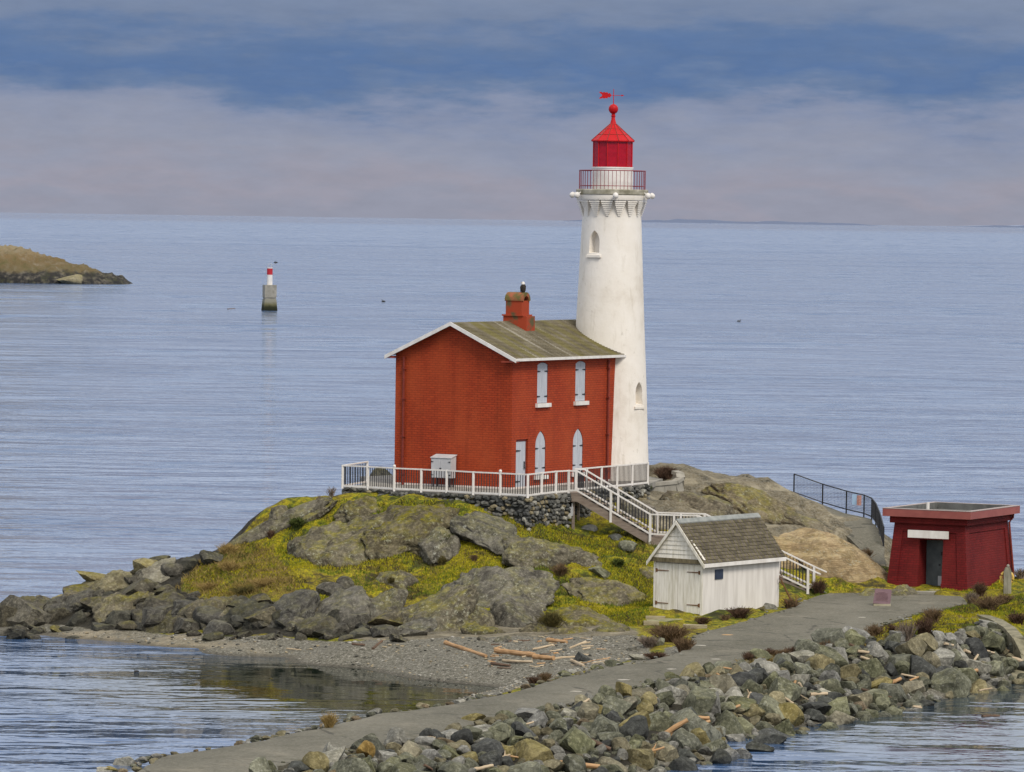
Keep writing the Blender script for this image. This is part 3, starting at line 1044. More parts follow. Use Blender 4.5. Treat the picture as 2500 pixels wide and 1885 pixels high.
M['pipe'] = plain('red_pipe_paint', (0.16, 0.025, 0.015), (0.22, 0.035, 0.02), 6, 0.5, 0.05)


def glass_mat(name, colr, tr, rough):
    n = NT(name)
    n.b.inputs['Transmission Weight'].default_value = tr
    n.b.inputs['IOR'].default_value = 1.45
    f = n.noise(3.0, 5, n.vec((1, 1, 2)))
    c = n.ramp(f, [(0.35, [x * 0.8 for x in colr]), (0.65, colr)])
    return n.fin(c, rough, None, 0.5)


M['redglass'] = glass_mat('red_lantern_glass', (0.62, 0.008, 0.03), 0.35, 0.12)
M['clearglass'] = glass_mat('clear_lantern_glass', (0.75, 0.82, 0.85), 0.85, 0.05)


def shingle_mat(name, cols, moss, streaks, axis_rot=0.0, cs=(1, 1, 1)):
    n = NT(name)
    v = n.vec()
    r = n.rnd()
    a = n.noise(1.2, 7, n.vec(cs), 0.65)
    c = n.ramp(a, [(0.3, cols[0]), (0.5, cols[1]), (0.7, cols[2])])
    t = n.noise(1.0, 6, n.vec(streaks), 0.6)
    c = n.mix(n.mrange(t, 0.48, 0.62, 0, 0.75), c, moss)
    t2 = n.noise(1.0, 5, n.vec([x * 1.7 for x in streaks], loc=(3.3, 1.2, 0)), 0.6)
    c = n.mix(n.mrange(t2, 0.56, 0.7, 0, 0.55), c, (0.42, 0.39, 0.33))
    c = n.mix(n.mrange(n.noise(18, 5, v, 0.7), 0.4, 0.7, 0.0, 0.5), c, [x * 0.35 for x in cols[0]])
    hv = n.new('ShaderNodeHueSaturation')
    n.L(c, hv.inputs['Color'])
    n.L(n.mrange(r, 0, 1, 0.72, 1.28), hv.inputs['Value'])
    return n.fin(hv.outputs[0], 0.9, n.bump(n.noise(20, 5, v), 0.5, 0.02), 0.2)


# roof-slope coordinates: x along the ridge, y down the slope
M['shingle'] = shingle_mat('weathered_shingle', ((0.065, 0.053, 0.036), (0.115, 0.095, 0.07), (0.18, 0.155, 0.125)), (0.15, 0.14, 0.028), (2.6, 0.35, 0.35))
M['roofmoss'] = shingle_mat('mossy_roof', ((0.075, 0.062, 0.036), (0.14, 0.118, 0.075), (0.22, 0.195, 0.14)), (0.15, 0.13, 0.035), (1.6, 0.12, 0.12))
M['plank'] = plain('weathered_white_plank', (0.58, 0.54, 0.44), (0.78, 0.74, 0.66), 2.2, 0.8, 0.3, stretch=(5, 5, 0.6), lo=0.32, hi=0.58)
M['shedwall'] = plain('whitewashed_board', (0.58, 0.54, 0.49), (0.73, 0.69, 0.64), 1.6, 0.8, 0.2, stretch=(3, 3, 0.35), lo=0.3, hi=0.6)
M['rust'] = plain('rusty_iron', (0.10, 0.045, 0.018), (0.2, 0.10, 0.045), 9, 0.85, 0.3)
M['rawwood'] = plain('brown_stringer_wood', (0.19, 0.145, 0.115), (0.29, 0.235, 0.19), 2.4, 0.85, 0.3, stretch=(1, 1, 5))
M['oldplank'] = plain('mossy_plank', (0.15, 0.15, 0.07), (0.30, 0.28, 0.17), 3.0, 0.9, 0.3)

# ------------------------------------------------------------------ keeper's house
HANG = math.atan2(0.875, 0.485)
HC = atz(1247, 1195, TZ)
house = empty('keepers_house', HC, HANG, 'red brick two-storey house with grey shutters joined to the white tower', 'house')
HL, HW, HE, HR = 9.9, 5.33, 5.22, 6.46


def arch(x0, x1, z0, zs, zt, n=8):
    """outline of a pointed-arch opening"""
    w_ = x1 - x0
    k_ = (zt - zs) / math.sin(math.pi / 3)
    out = [(x0, z0), (x1, z0)]
    for k in range(n + 1):
        t = k / n * math.pi / 3
        out.append((x0 + w_ * math.cos(t), zs + k_ * math.sin(t)))
    for k in range(n - 1, -1, -1):
        t = k / n * math.pi / 3
        out.append((x1 - w_ * math.cos(t), zs + k_ * math.sin(t)))
    return out


def segm(x0, x1, z0, zs, zt, n=8):
    out = [(x0, z0), (x1, z0)]
    for k in range(n + 1):
        t = k / n
        out.append((x1 + (x0 - x1) * t, zs + (zt - zs) * (1 - (2 * t - 1) ** 2)))
    return out


body = MB()
gpoly = [(0, 0), (HW, 0), (HW, HE), (HW / 2, HR), (0, HE)]
body.prism(gpoly, lambda p: (0, p[0], p[1]), lambda p: (HL, p[0], p[1]))
wall = body.build('wall', M['brick'], house)
cut = []
WIN = [('u', 2.05, 2.92, 3.33, 4.86, 4.97), ('u', 5.25, 6.12, 3.33, 4.86, 4.97), ('l', 1.97, 2.82, 0.46, 1.66, 2.24), ('l', 5.12, 5.97, 0.46, 1.66, 2.24)]
for kind, a, b, z0, zs, zt in WIN:
    poly = (segm if kind == 'u' else arch)(a, b, z0, zs, zt)
    c = MB()
    c.prism(poly, lambda p: (p[0], -0.3, p[1]), lambda p: (p[0], 0.10, p[1]))
    cut.append(c.build('cutter', M['brick'], house))
c = MB()
c.box(0.38, 1.36, -0.3, 0.13, -0.3, 1.95)
cut.append(c.build('cutter', M['brick'], house))
bpy.context.view_layer.update()
boolean_cut(wall, cut)


def half_poly(poly, xm, left):
    """clip an outline at the vertical x = xm"""
    out = []
    n = len(poly)
    s = -1 if left else 1
    for i in range(n):
        p, q = poly[i], poly[(i + 1) % n]
        ip, iq = (p[0] - xm) * s >= 0, (q[0] - xm) * s >= 0
        if ip:
            out.append(p)
        if ip != iq:
            t = (xm - p[0]) / (q[0] - p[0])
            out.append((xm, p[1] + (q[1] - p[1]) * t))
    return out


for kind, a, b, z0, zs, zt in WIN:
    e = 0.02
    poly = (segm if kind == 'u' else arch)(a + e, b - e, z0 + e, zs, zt - e)
    xm = (a + b) / 2
    for left in (True, False):
        hp = half_poly(poly, xm + (-0.006 if left else 0.006), left)
        s = MB()
        s.prism(hp, lambda p: (p[0], 0.02, p[1]), lambda p: (p[0], 0.07, p[1]))
        sh = s.build('shutter', M['greywood'], house)
        for hz in ((z0 + 0.28, zs - 0.25) if kind == 'u' else (z0 + 0.30, zs - 0.12)):
            h = MB()
            x0 = a + 0.0 if left else b
            x1 = x0 + (0.26 if left else -0.26)
            h.prism([(x0, hz - 0.035), (x1, hz - 0.012), (x1, hz + 0.012), (x0, hz + 0.035)], lambda p: (p[0], 0.0, p[1]), lambda p: (p[0], 0.018, p[1]))
            h.build('hinge', M['iron'], sh)
    s = MB()
    s.box(a - 0.14, b + 0.14, -0.11, 0.09, z0 - 0.15, z0 + 0.004)
    s.build('window_sill', M['white'], house)
d = MB()
d.box(0.40, 1.28, 0.075, 0.115, 0.03, 1.86)
door = d.build('door', M['greywood'], house)
for hz in (0.28, 1.5):
    h = MB()
    h.prism([(0.42, hz - 0.04), (0.86, hz - 0.012), (0.86, hz + 0.012), (0.42, hz + 0.04)], lambda p: (p[0], 0.05, p[1]), lambda p: (p[0], 0.072, p[1]))
    h.build('hinge', M['iron'], door)
h = MB()
h.box(1.14, 1.20, 0.04, 0.072, 0.82, 1.06)
h.tube([(1.12, 0.03, 0.80), (1.23, 0.03, 0.80)], 0.025, 6)
h.build('handle', M['iron'], door)
f = MB()
f.box(0.385, 1.355, 0.06, 0.125, 1.865, 1.945)
f.box(1.285, 1.355, 0.06, 0.125, 0.0, 1.863)
f.build('door_frame', M['pipe'], house)
p = MB()
p.box(-0.03, HL, -0.03, 0.0 - 0.002, 0.0, 0.075)
p.box(-0.03, -0.002, 0.0, HW + 0.03, 0.0, 0.075)
p.build('plinth', M['redkerb'], house)


def course_slope(mb, s0, s1, e0, e1, n, th=0.03, mi=0):
    """shingle courses from eave point e0=(t,z) to ridge e1"""
    for k in range(n):
        a, b = k / n, (k + 1.15) / n
        b = min(b, 1.0)
        ta, za = e0[0] + (e1[0] - e0[0]) * a, e0[1] + (e1[1] - e0[1]) * a
        tb, zb = e0[0] + (e1[0] - e0[0]) * b, e0[1] + (e1[1] - e0[1]) * b
        mb.add([(s0, ta, za), (s1, ta, za), (s1, tb, zb), (s0, tb, zb), (s0, ta, za + th + 0.012), (s1, ta, za + th + 0.012), (s1, tb, zb + 0.012), (s0, tb, zb + 0.012)],
               [(0, 3, 2, 1), (4, 5, 6, 7), (0, 1, 5, 4), (1, 2, 6, 5), (2, 3, 7, 6), (3, 0, 4, 7)], mi)


OV, SL = 0.27, (HR - HE) / (HW / 2)
ez = HE - OV * SL + 0.06
rf = MB()
course_slope(rf, -0.30, HL + 0.2, (-OV, ez), (HW / 2, HR + 0.06), 26)
course_slope(rf, -0.30, HL + 0.2, (HW + OV, ez), (HW / 2, HR + 0.06), 26)
roof = rf.build('roof', M['roofmoss'], house)
fa = MB()
fa.box(-0.31, HL + 0.2, -OV - 0.05, -OV - 0.003, ez - 0.095, ez + 0.012)
fa.build('fascia', M['white'], roof)
so = MB()
so.box(-0.28, HL + 0.2, -OV, -0.004, ez - 0.09, ez - 0.07)
so.build('soffit', M['white'], roof)
for sgn in (0, 1):
    ba = MB()
    y0 = -OV - 0.06 if sgn == 0 else HW + OV + 0.06
    zb = HE - (OV + 0.06) * SL + 0.06
    for x0, x1, dz0, dz1 in ((-0.345, -0.305, -0.12, 0.032),):
        ba.prism([(y0, zb + dz0), (HW / 2, HR + 0.06 + dz0), (HW / 2, HR + 0.06 + dz1), (y0, zb + dz1)], lambda p: (x0, p[0], p[1]), lambda p: (x1, p[0], p[1]))
    # soffit under the rake
    ba.prism([(y0, zb - 0.04), (HW / 2, HR + 0.02), (HW / 2, HR + 0.045), (y0, zb - 0.015)], lambda p: (-0.304, p[0], p[1]), lambda p: (-0.004, p[0], p[1]))
    ba.build('bargeboard', M['white'], roof)
kb = MB()
kb.box(-0.30, -0.002, HW - 0.08, HW + 0.36, HE - 0.17, HE - 0.09)
kb.build('eave_return', M['redpaint'], house)
kb = MB()
kb.box(-0.30, -0.002, -0.3, 0.35, HE - 0.22, HE - 0.15)
kb.build('eave_return', M['redpaint'], house)
for pts_ in ([(-0.07, HW - 0.42, HE - 0.12), (-0.07, HW - 0.42, 0.0)], [(7.98, -0.07, HE - 0.25), (7.98, -0.07, 0.0)]):
    dp = MB()
    dp.tube(pts_, 0.05, 8)
    pp = dp.build('downpipe', M['pipe'], house, smooth=True)
    for zz_ in (0.4, 1.9, 3.4, 4.6):
        br = MB()
        x, y = pts_[0][0], pts_[0][1]
        br.box(x - 0.075, x + 0.075, y - 0.075, y + 0.075, zz_, zz_ + 0.05)
        br.build('bracket', M['pipe'], pp)
# chimney
ch = MB()
ch.box(4.32, 5.02, 1.78, 2.86, 5.6, 6.74)
ch.box(4.27, 5.07, 1.93, 2.90, 6.74, 6.80)
pr = [(2.02, 6.80), (2.78, 6.80), (2.78, 7.36)]
prof = [(0.0, 0.0)]
ch.box(4.36, 4.98, 2.03, 2.77, 6.80, 7.36)
M['chimney'] = plain('weathered_chimney_brick', (0.10, 0.085, 0.04), (0.34, 0.05, 0.018), 2.2, 0.9, 0.4, lo=0.36, hi=0.52)
chim = ch.build('chimney', M['chimney'], roof)
cap = MB()
NA = 14
outer = [(4.67 - 0.345 * math.cos(math.pi * k / NA), 7.36 + 0.345 * math.sin(math.pi * k / NA)) for k in range(NA + 1)]
inner = [(4.67 - 0.22 * math.cos(math.pi * k / NA), 7.33 + 0.22 * math.sin(math.pi * k / NA)) for k in range(NA + 1)]
vs, fs = [], []
for y in (1.99, 2.81):
    vs += [(x, y, z) for x, z in outer] + [(x, y, z) for x, z in inner]
n1 = NA + 1
for k in range(NA):
    fs += [(k, k + 1, n1 + k + 1, n1 + k), (2 * n1 + k, 2 * n1 + n1 + k, 2 * n1 + n1 + k + 1, 2 * n1 + k + 1),
           (k, 2 * n1 + k, 2 * n1 + k + 1, k + 1), (n1 + k, n1 + k + 1, 3 * n1 + k + 1, 3 * n1 + k)]
fs += [(0, n1, 3 * n1, 2 * n1), (NA, 2 * n1 + NA, 3 * n1 + NA, n1 + NA)]
cap.add(vs, fs)
M['mossbrick'] = plain('mossy_brick', (0.12, 0.10, 0.03), (0.33, 0.10, 0.05), 4.5, 0.9, 0.4, lo=0.42, hi=0.62)
cp = cap.build('chimney_cap', M['mossbrick'], house)
tag(cp)
dk = MB()
dk.prism(inner, lambda p: (p[0], 2.35, p[1]), lambda p: (p[0], 2.40, p[1]))
dk.build('flue_back', M['dark'], cp)

# ------------------------------------------------------------------ bald-headed eagle on the chimney
def eagle():
    hm = Matrix.Translation(HC) @ Matrix.Rotation(HANG, 4, 'Z')
    base = hm @ Vector((4.62, 2.12, 7.68))
    mb = MB()
    prof = [(0.012, -0.10), (0.05, -0.09), (0.07, 0.0), (0.105, 0.09), (0.118, 0.18), (0.112, 0.26), (0.092, 0.32), (0.072, 0.345), (0.068, 0.37), (0.062, 0.41), (0.04, 0.445), (0.008, 0.455)]
    n = 14
    vs, fs, mi = [], [], []
    for i, (r, z) in enumerate(prof):
        lean = 0.05 * max(0, 0.25 - abs(z - 0.15))
        for k in range(n):
            t = 2 * math.pi * k / n
            vs.append((r * math.cos(t) * 0.95, r * math.sin(t) * 0.85 - lean + (0.03 if z < 0 else 0), z))
    for i in range(len(prof) - 1):
        for k in range(n):
            mb_f = (i * n + k, i * n + (k + 1) % n, (i + 1) * n + (k + 1) % n, (i + 1) * n + k)
            fs.append(mb_f)
            mi.append(1 if prof[i][1] >= 0.345 else 0)
    mb.v, mb.f, mb.m = vs, fs, mi
    # beak, tail feathers and legs grow from the same body
    mb.add([(-0.045, -0.03, 0.41), (-0.045, 0.03, 0.41), (-0.045, 0.0, 0.43), (-0.045, 0.0, 0.385), (-0.105, 0.0, 0.385)], [(0, 4, 2), (2, 4, 1), (1, 4, 3), (3, 4, 0), (0, 2, 1, 3)], 2)
    mb.add([(-0.06, 0.02, 0.0), (0.06, 0.02, 0.0), (0.05, 0.10, -0.17), (-0.05, 0.10, -0.17), (-0.06, 0.045, 0.0), (0.06, 0.045, 0.0), (0.05, 0.115, -0.17), (-0.05, 0.115, -0.17)],
           [(0, 1, 2, 3), (4, 7, 6, 5), (0, 4, 5, 1), (1, 5, 6, 2), (2, 6, 7, 3), (3, 7, 4, 0)], 1)
    for s in (-1, 1):
        mb.tube([(s * 0.045, -0.02, 0.02), (s * 0.045, -0.025, -0.03)], 0.018, 6, mi=2)
        # folded wing
        mb.add([(s * 0.10, -0.03, 0.30), (s * 0.125, 0.03, 0.24), (s * 0.10, 0.085, 0.05), (s * 0.05, 0.10, -0.09), (s * 0.09, 0.0, 0.06)], [(0, 1, 2, 4), (4, 2, 3)], 0)
    me = mb.mesh('eagle', [plain('dark_plumage', (0.018, 0.013, 0.010), (0.04, 0.03, 0.022), 14, 0.8, 0.1), M['white'], plain('beak_yellow', (0.5, 0.32, 0.03), (0.6, 0.4, 0.05), 5, 0.5, 0)], smooth=True)
    o = link('eagle', me, None, base, (0, 0, R(12)))
    tag(o, 'white-headed dark eagle perched on the chimney of the red house', 'eagle')


eagle()

# ------------------------------------------------------------------ cabinet at the gable wall
cabm = Matrix.Translation(HC) @ Matrix.Rotation(HANG, 4, 'Z')
cab = empty('utility_cabinet', cabm @ Vector((-0.5, 2.45, 0)), HANG, 'grey metal two-door utility cabinet on legs beside the red gable wall', 'cabinet')
b_ = MB()
b_.prism([(0.0, 0.36), (0.42, 0.36), (0.42, 1.24), (0.0, 1.14)], lambda p: (p[0], 0.0, p[1]), lambda p: (p[0], 0.9, p[1]))
b_.build('case', M['greybox'], cab)
for k in range(2):
    d_ = MB()
    d_.box(-0.022, -0.003, 0.02 + 0.435 * k, 0.445 + 0.435 * k, 0.38, 1.11)
    dd = d_.build('door', M['greybox'], cab)
    for z in (0.48, 1.0):
        h = MB()
        y = 0.06 if k == 0 else 0.84
        h.prism([(y - 0.05, z - 0.03), (y - 0.05, z + 0.03), (y + 0.07, z)] if k == 0 else [(y + 0.05, z - 0.03), (y - 0.07, z), (y + 0.05, z + 0.03)], lambda p: (-0.04, p[0], p[1]), lambda p: (-0.024, p[0], p[1]))
        h.build('hinge', M['iron'], dd)
h = MB()
h.box(-0.045, -0.024, 0.42, 0.50, 0.72, 0.76)
h.build('latch', M['iron'], cab)
l_ = MB()
l_.prism([(-0.04, 1.145), (0.45, 1.262), (0.45, 1.285), (-0.04, 1.168)], lambda p: (p[0], -0.03, p[1]), lambda p: (p[0], 0.93, p[1]))
l_.build('lid', M['greybox'], cab)
for x in (0.05, 0.36):
    for y in (0.08, 0.82):
        g = MB()
        g.box(x - 0.025, x + 0.025, y - 0.025, y + 0.025, 0, 0.358)
        g.build('leg', M['iron'], cab)

# ------------------------------------------------------------------ lighthouse tower
TC = aty(1484, 1168, 199.0)
TC.z = TZ
tow = empty('lighthouse_tower', TC, math.atan2(TC.y, TC.x) + math.pi / 2 - math.pi, 'tall white tapering lighthouse tower with red lantern room on top', 'lighthouse')
tow.rotation_euler = (0, 0, math.atan2(-TC.x, TC.y))      # local -Y faces the viewer
tb = MB()
tb.lathe([(1.72, -0.3), (1.70, 0.0), (1.67, 0.66), (1.61, 2.0), (1.545, 3.7), (1.41, 6.4), (1.275, 9.48), (1.215, 10.85), (1.215, 11.47), (0.6, 11.47)], 72)
shaft = tb.build('shaft', M['tower'], tow, smooth=True)
NICHE = [(-34, 1.28, 9.25, 0.30, 0.55, 1.02, 0.36), (53, 1.53, 3.06, 0.28, 0.55, 1.02, 0.33)]
cut = []
for ang, r, z0, hw, hs, ht, dep in NICHE:
    poly = arch(-hw, hw, z0, z0 + hs, z0 + ht)
    a = R(ang)
    er, et = Vector((math.sin(a), -math.cos(a), 0)), Vector((math.cos(a), math.sin(a), 0))
    c = MB()
    c.prism(poly, lambda p: er * (r + 0.5) + et * p[0] * 1.0 + Vector((0, 0, p[1])), lambda p: er * (r - dep) + et * p[0] * 0.72 + Vector((0, 0, p[1] * 1.0 + (0.10 if p[1] < z0 + 0.01 else -0.06))))
    cut.append(c.build('cutter', M['tower'], tow))
bpy.context.view_layer.update()
boolean_cut(shaft, cut)
shaft.data.polygons.foreach_set('use_smooth', [True] * len(shaft.data.polygons))
shaft.data.set_sharp_from_angle(angle=R(30))
for ang, r, z0, hw, hs, ht, dep in NICHE:
    a = R(ang)
    er, et = Vector((math.sin(a), -math.cos(a), 0)), Vector((math.cos(a), math.sin(a), 0))
    s = MB()
    s.prism([(-hw - 0.05, z0 - 0.11), (hw + 0.05, z0 - 0.11), (hw + 0.05, z0 - 0.01), (-hw - 0.05, z0 - 0.01)], lambda p: er * (r - 0.12) + et * p[0] + Vector((0, 0, p[1])), lambda p: er * (r + 0.075) + et * p[0] + Vector((0, 0, p[1] - 0.015)))
    s.build('niche_sill', M['tower'], tow)
# stepped corbels
zc0, zc1 = 10.84, 11.48
NC = 16
for k in range(NC):
    a = 2 * math.pi * (k + 0.62) / NC
    er, et = Vector((math.sin(a), -math.cos(a), 0)), Vector((math.cos(a), math.sin(a), 0))
    cb = MB()
    for j in range(8):
        z0 = zc0 + (zc1 - zc0) * j / 8
        z1 = zc0 + (zc1 - zc0) * (j + 1) / 8 - 0.022
        hw = 0.045 + 0.215 * (j + 0.5) / 8
        ro = 1.245 + 0.195 * (j + 0.5) / 8
        vs = []
        for z in (z0, z1):
            for rr, ww in ((1.12, hw * 0.85), (ro, hw)):
                for sg in (-1, 1):
                    p_ = er * rr + et * (ww * sg)
                    vs.append((p_.x, p_.y, z))
        cb.add(vs, [(0, 1, 3, 2), (4, 6, 7, 5), (2, 3, 7, 6), (0, 4, 5, 1), (0, 2, 6, 4), (1, 5, 7, 3)])
        if j < 7:
            cb.add([(*(er * 1.12 + et * (hw * 0.8 * sg)).xy, z) for z in (z1, z1 + 0.022) for sg in (-1, 1)] + [(*(er * (ro - 0.05) + et * (hw * 0.82 * sg)).xy, z) for z in (z1, z1 + 0.022) for sg in (-1, 1)],
                   [(0, 1, 5, 4), (4, 5, 7, 6), (2, 6, 7, 3), (0, 4, 6, 2), (1, 3, 7, 5)])
    cb.build('corbel', M['tower'], tow)
pb = MB()
pb.lathe([(1.2, 11.482), (1.45, 11.482), (1.46, 11.50), (1.455, 11.70), (1.2, 11.70)], 72, cap=False)
pb.build('parapet_band', M['tower'], tow, smooth=True)
gd = MB()
gd.lathe([(0.4, 11.703), (1.46, 11.703), (1.49, 11.73), (1.49, 11.90), (1.46, 11.93), (0.4, 11.93)], 72)
gd.build('gallery_deck', M['deckgrey'], tow, smooth=True)
# gallery railing
GR = 1.36
for z, r_ in ((12.70, 0.022), (12.07, 0.016)):
    g = MB()
    g.tube([(GR * math.cos(t), GR * math.sin(t), z) for t in [2 * math.pi * k / 48 for k in range(49)]], r_, 6, cap=False)
    g.build('gallery_rail', M['railred'], tow, smooth=True)
bar = MB()
bar.tube([(0, 0, 0), (0, 0, 0.77)], 0.011, 5)
barm = bar.mesh('gallery_baluster', M['railred'])
for k in range(52):
    t = 2 * math.pi * k / 52
    link('gallery_baluster', barm, tow, (GR * math.cos(t), GR * math.sin(t), 11.93))
dr = MB()
dr.lathe([(0.85, 11.932), (0.85, 12.78), (0.87, 12.79), (0.87, 12.85), (0.6, 12.85)], 40)
drum = dr.build('drum', M['white'], tow, smooth=True)
# lantern room
NS = 12
z0, z1 = 12.852, 13.90
for k in range(NS):
    t0, t1 = 2 * math.pi * (k + 0.5) / NS, 2 * math.pi * (k + 1.5) / NS
    mid = (t0 + t1) / 2
    r_ = 0.82
    p0, p1 = Vector((r_ * math.cos(t0), r_ * math.sin(t0), 0)), Vector((r_ * math.cos(t1), r_ * math.sin(t1), 0))
    inw = Vector((-math.cos(mid), -math.sin(mid), 0)) * 0.02
    pn = MB()
    pn.add([(*(q + o_).xy, z) for z in (z0, z1) for q, o_ in ((p0, inw * 0), (p1, inw * 0), (p1, inw), (p0, inw))],
           [(0, 3, 2, 1), (4, 5, 6, 7), (0, 1, 5, 4), (1, 2, 6, 5), (2, 3, 7, 6), (3, 0, 4, 7)])
    clear = math.sin(mid) < 0.3 and math.cos(mid) < -0.9
    pn.build('pane', M['clearglass'] if clear else M['redglass'], tow)
    gb = MB()
    gb.beam((p0.x * 1.01, p0.y * 1.01, z0), (p0.x * 1.01, p0.y * 1.01, z1), 0.04, 0.04)
    gb.build('glazing_bar', M['lred'], tow)
ln = MB()
ln.lathe([(0.05, 12.9), (0.28, 13.0), (0.34, 13.2), (0.36, 13.4), (0.34, 13.6), (0.26, 13.78), (0.05, 13.85)], 24)
ln.build('lens', plain('lens_glass', (0.6, 0.6, 0.58), (0.8, 0.8, 0.78), 6, 0.15, 0.1, stretch=(1, 1, 6)), tow, smooth=True)
rfm = MB()
rfm.lathe([(0.80, 13.90), (0.91, 13.89), (0.92, 13.93), (0.14, 14.62), (0.115, 14.70)], NS, ph=math.pi / NS)
rfo = rfm.build('lantern_roof', M['lred'], tow)
for k in range(NS):
    t = 2 * math.pi * (k + 0.5) / NS
    sm = MB()
    sm.tube([(0.925 * math.cos(t), 0.925 * math.sin(t), 13.935), (0.135 * math.cos(t), 0.135 * math.sin(t), 14.63)], 0.014, 5)
    sm.build('roof_seam', M['pipe'], rfo)
sm = MB()
for rr, zz_ in ((0.64, 14.185), (0.37, 14.42)):
    sm.tube([(rr * math.cos(t), rr * math.sin(t), zz_) for t in [2 * math.pi * (k + 0.5) / NS for k in range(NS + 1)]], 0.010, 4, cap=False)
sm.build('roof_joint', M['pipe'], rfo)
nk = MB()
nk.lathe([(0.115, 14.70), (0.085, 14.80), (0.072, 14.92), (0.095, 14.93), (0.10, 14.97), (0.072, 14.98), (0.078, 15.05), (0.14, 15.09), (0.185, 15.16), (0.2, 15.24), (0.185, 15.32), (0.14, 15.39), (0.06, 15.435), (0.018, 15.45), (0.013, 16.06)], 24)
nk.build('finial_ball', M['lred'], tow, smooth=True)
va = MB()
va.tube([(-0.45, 0, 15.80), (0.40, 0, 15.80)], 0.011, 6)
va.prism([(0.32, 15.76), (0.44, 15.80), (0.32, 15.84)], lambda p: (p[0], -0.01, p[1]), lambda p: (p[0], 0.01, p[1]))
tail = [(-0.08, 15.80), (-0.16, 15.70), (-0.22, 15.73), (-0.26, 15.67), (-0.34, 15.69), (-0.38, 15.66), (-0.46, 15.69), (-0.50, 15.66), (-0.60, 15.66), (-0.56, 15.72), (-0.48, 15.77), (-0.48, 15.83), (-0.56, 15.88), (-0.60, 15.94), (-0.50, 15.94), (-0.46, 15.91), (-0.38, 15.94), (-0.34, 15.91), (-0.26, 15.93), (-0.22, 15.87), (-0.16, 15.90)]
va.prism(tail, lambda p: (p[0], -0.012, p[1]), lambda p: (p[0], 0.012, p[1]))
va.build('weather_vane', M['lred'], tow)
# flood lamps clamped to the gallery edge
lampm = MB()
lampm.lathe([(0.03, 0.0), (0.085, 0.02), (0.11, 0.09), (0.10, 0.16), (0.06, 0.21), (0.02, 0.22)], 14)
lm = lampm.mesh('lamp_housing', M['white'], smooth=True)
armm = MB()
armm.tube([(0, 0, 0), (0, 0, 0.16)], 0.02, 6)
am = armm.mesh('lamp_arm', M['white'])
LABF = ['pair of white flood lamps at the far left rim of the gallery, outer one', 'white flood lamp at the gallery rim, inner one of the left pair', 'white flood lamp at the middle of the gallery rim', 'white flood lamp at the gallery rim, inner one of the right pair', 'white flood lamp at the far right rim of the gallery, outer one']
LABF[0] = 'white flood lamp at the far left rim of the gallery, outer one'
for (ang, tilt), lb in zip([(-78, 60), (-60, 40), (5, 25), (62, 40), (80, 60)], LABF):
    a = R(ang)
    er = Vector((math.sin(a), -math.cos(a), 0))
    pos = Matrix.Translation(TC) @ Matrix.Rotation(tow.rotation_euler.z, 4, 'Z') @ (er * 1.60 + Vector((0, 0, 11.74)))
    fl = empty('flood_lamp', pos, tow.rotation_euler.z + a, lb, 'lamp', 'flood lamps round the lighthouse gallery')
    link('lamp_housing', lm, fl, (0, 0.02, 0.02), (R(150 - tilt * 0.3), 0, 0), (1.1, 1.1, 1.1))
    link('lamp_arm', am, fl, (0, 0.02, 0.02), (R(-70), 0, 0))

# ------------------------------------------------------------------ terrace, retaining wall, fence
tp = MB()
tp.prism([(p.x, p.y) for p in terrace_poly], lambda p: (p[0], p[1], TZ - 0.22), lambda p: (p[0], p[1], TZ - 0.004))
tag(tp.build('terrace_paving', M['terrace']), kind='structure')


def stone_template(seed, boxy=0.6, sub=1):
    rnd = random.Random(seed)
    bm = bmesh.new()
    bmesh.ops.create_icosphere(bm, subdivisions=sub, radius=1.0)
    for v in bm.verts:
        c = v.co.normalized()
        m = max(abs(c.x), abs(c.y), abs(c.z))
        v.co = c * ((1 - boxy) + boxy / m * 0.9)
        v.co *= 1 + 0.22 * (rnd.random() - 0.5)
    me = bpy.data.meshes.new('stone')
    bm.to_mesh(me)
    bm.free()
    return me


STONE_MATS = [plain('wall_stone_dark', (0.04, 0.042, 0.04), (0.10, 0.10, 0.092), 5, 0.9, 0.5, coord='World'), plain('wall_stone_grey', (0.09, 0.088, 0.078), (0.18, 0.175, 0.155), 5, 0.9, 0.5, coord='World'),
              plain('wall_stone_tan', (0.16, 0.13, 0.075), (0.28, 0.24, 0.15), 5, 0.9, 0.5, coord='World'), plain('wall_stone_pale', (0.26, 0.25, 0.21), (0.36, 0.35, 0.30), 5, 0.9, 0.5, coord='World')]
STONES = []
for k in range(12):
    t = stone_template(100 + k, 0.75)
    for m_ in STONE_MATS:
        t2 = t.copy()
        t2.materials.append(m_)
        STONES.append(t2)
M['mortar'] = plain('dark_mortar', (0.03, 0.03, 0.026), (0.06, 0.057, 0.048), 4, 0.95, 0.4)


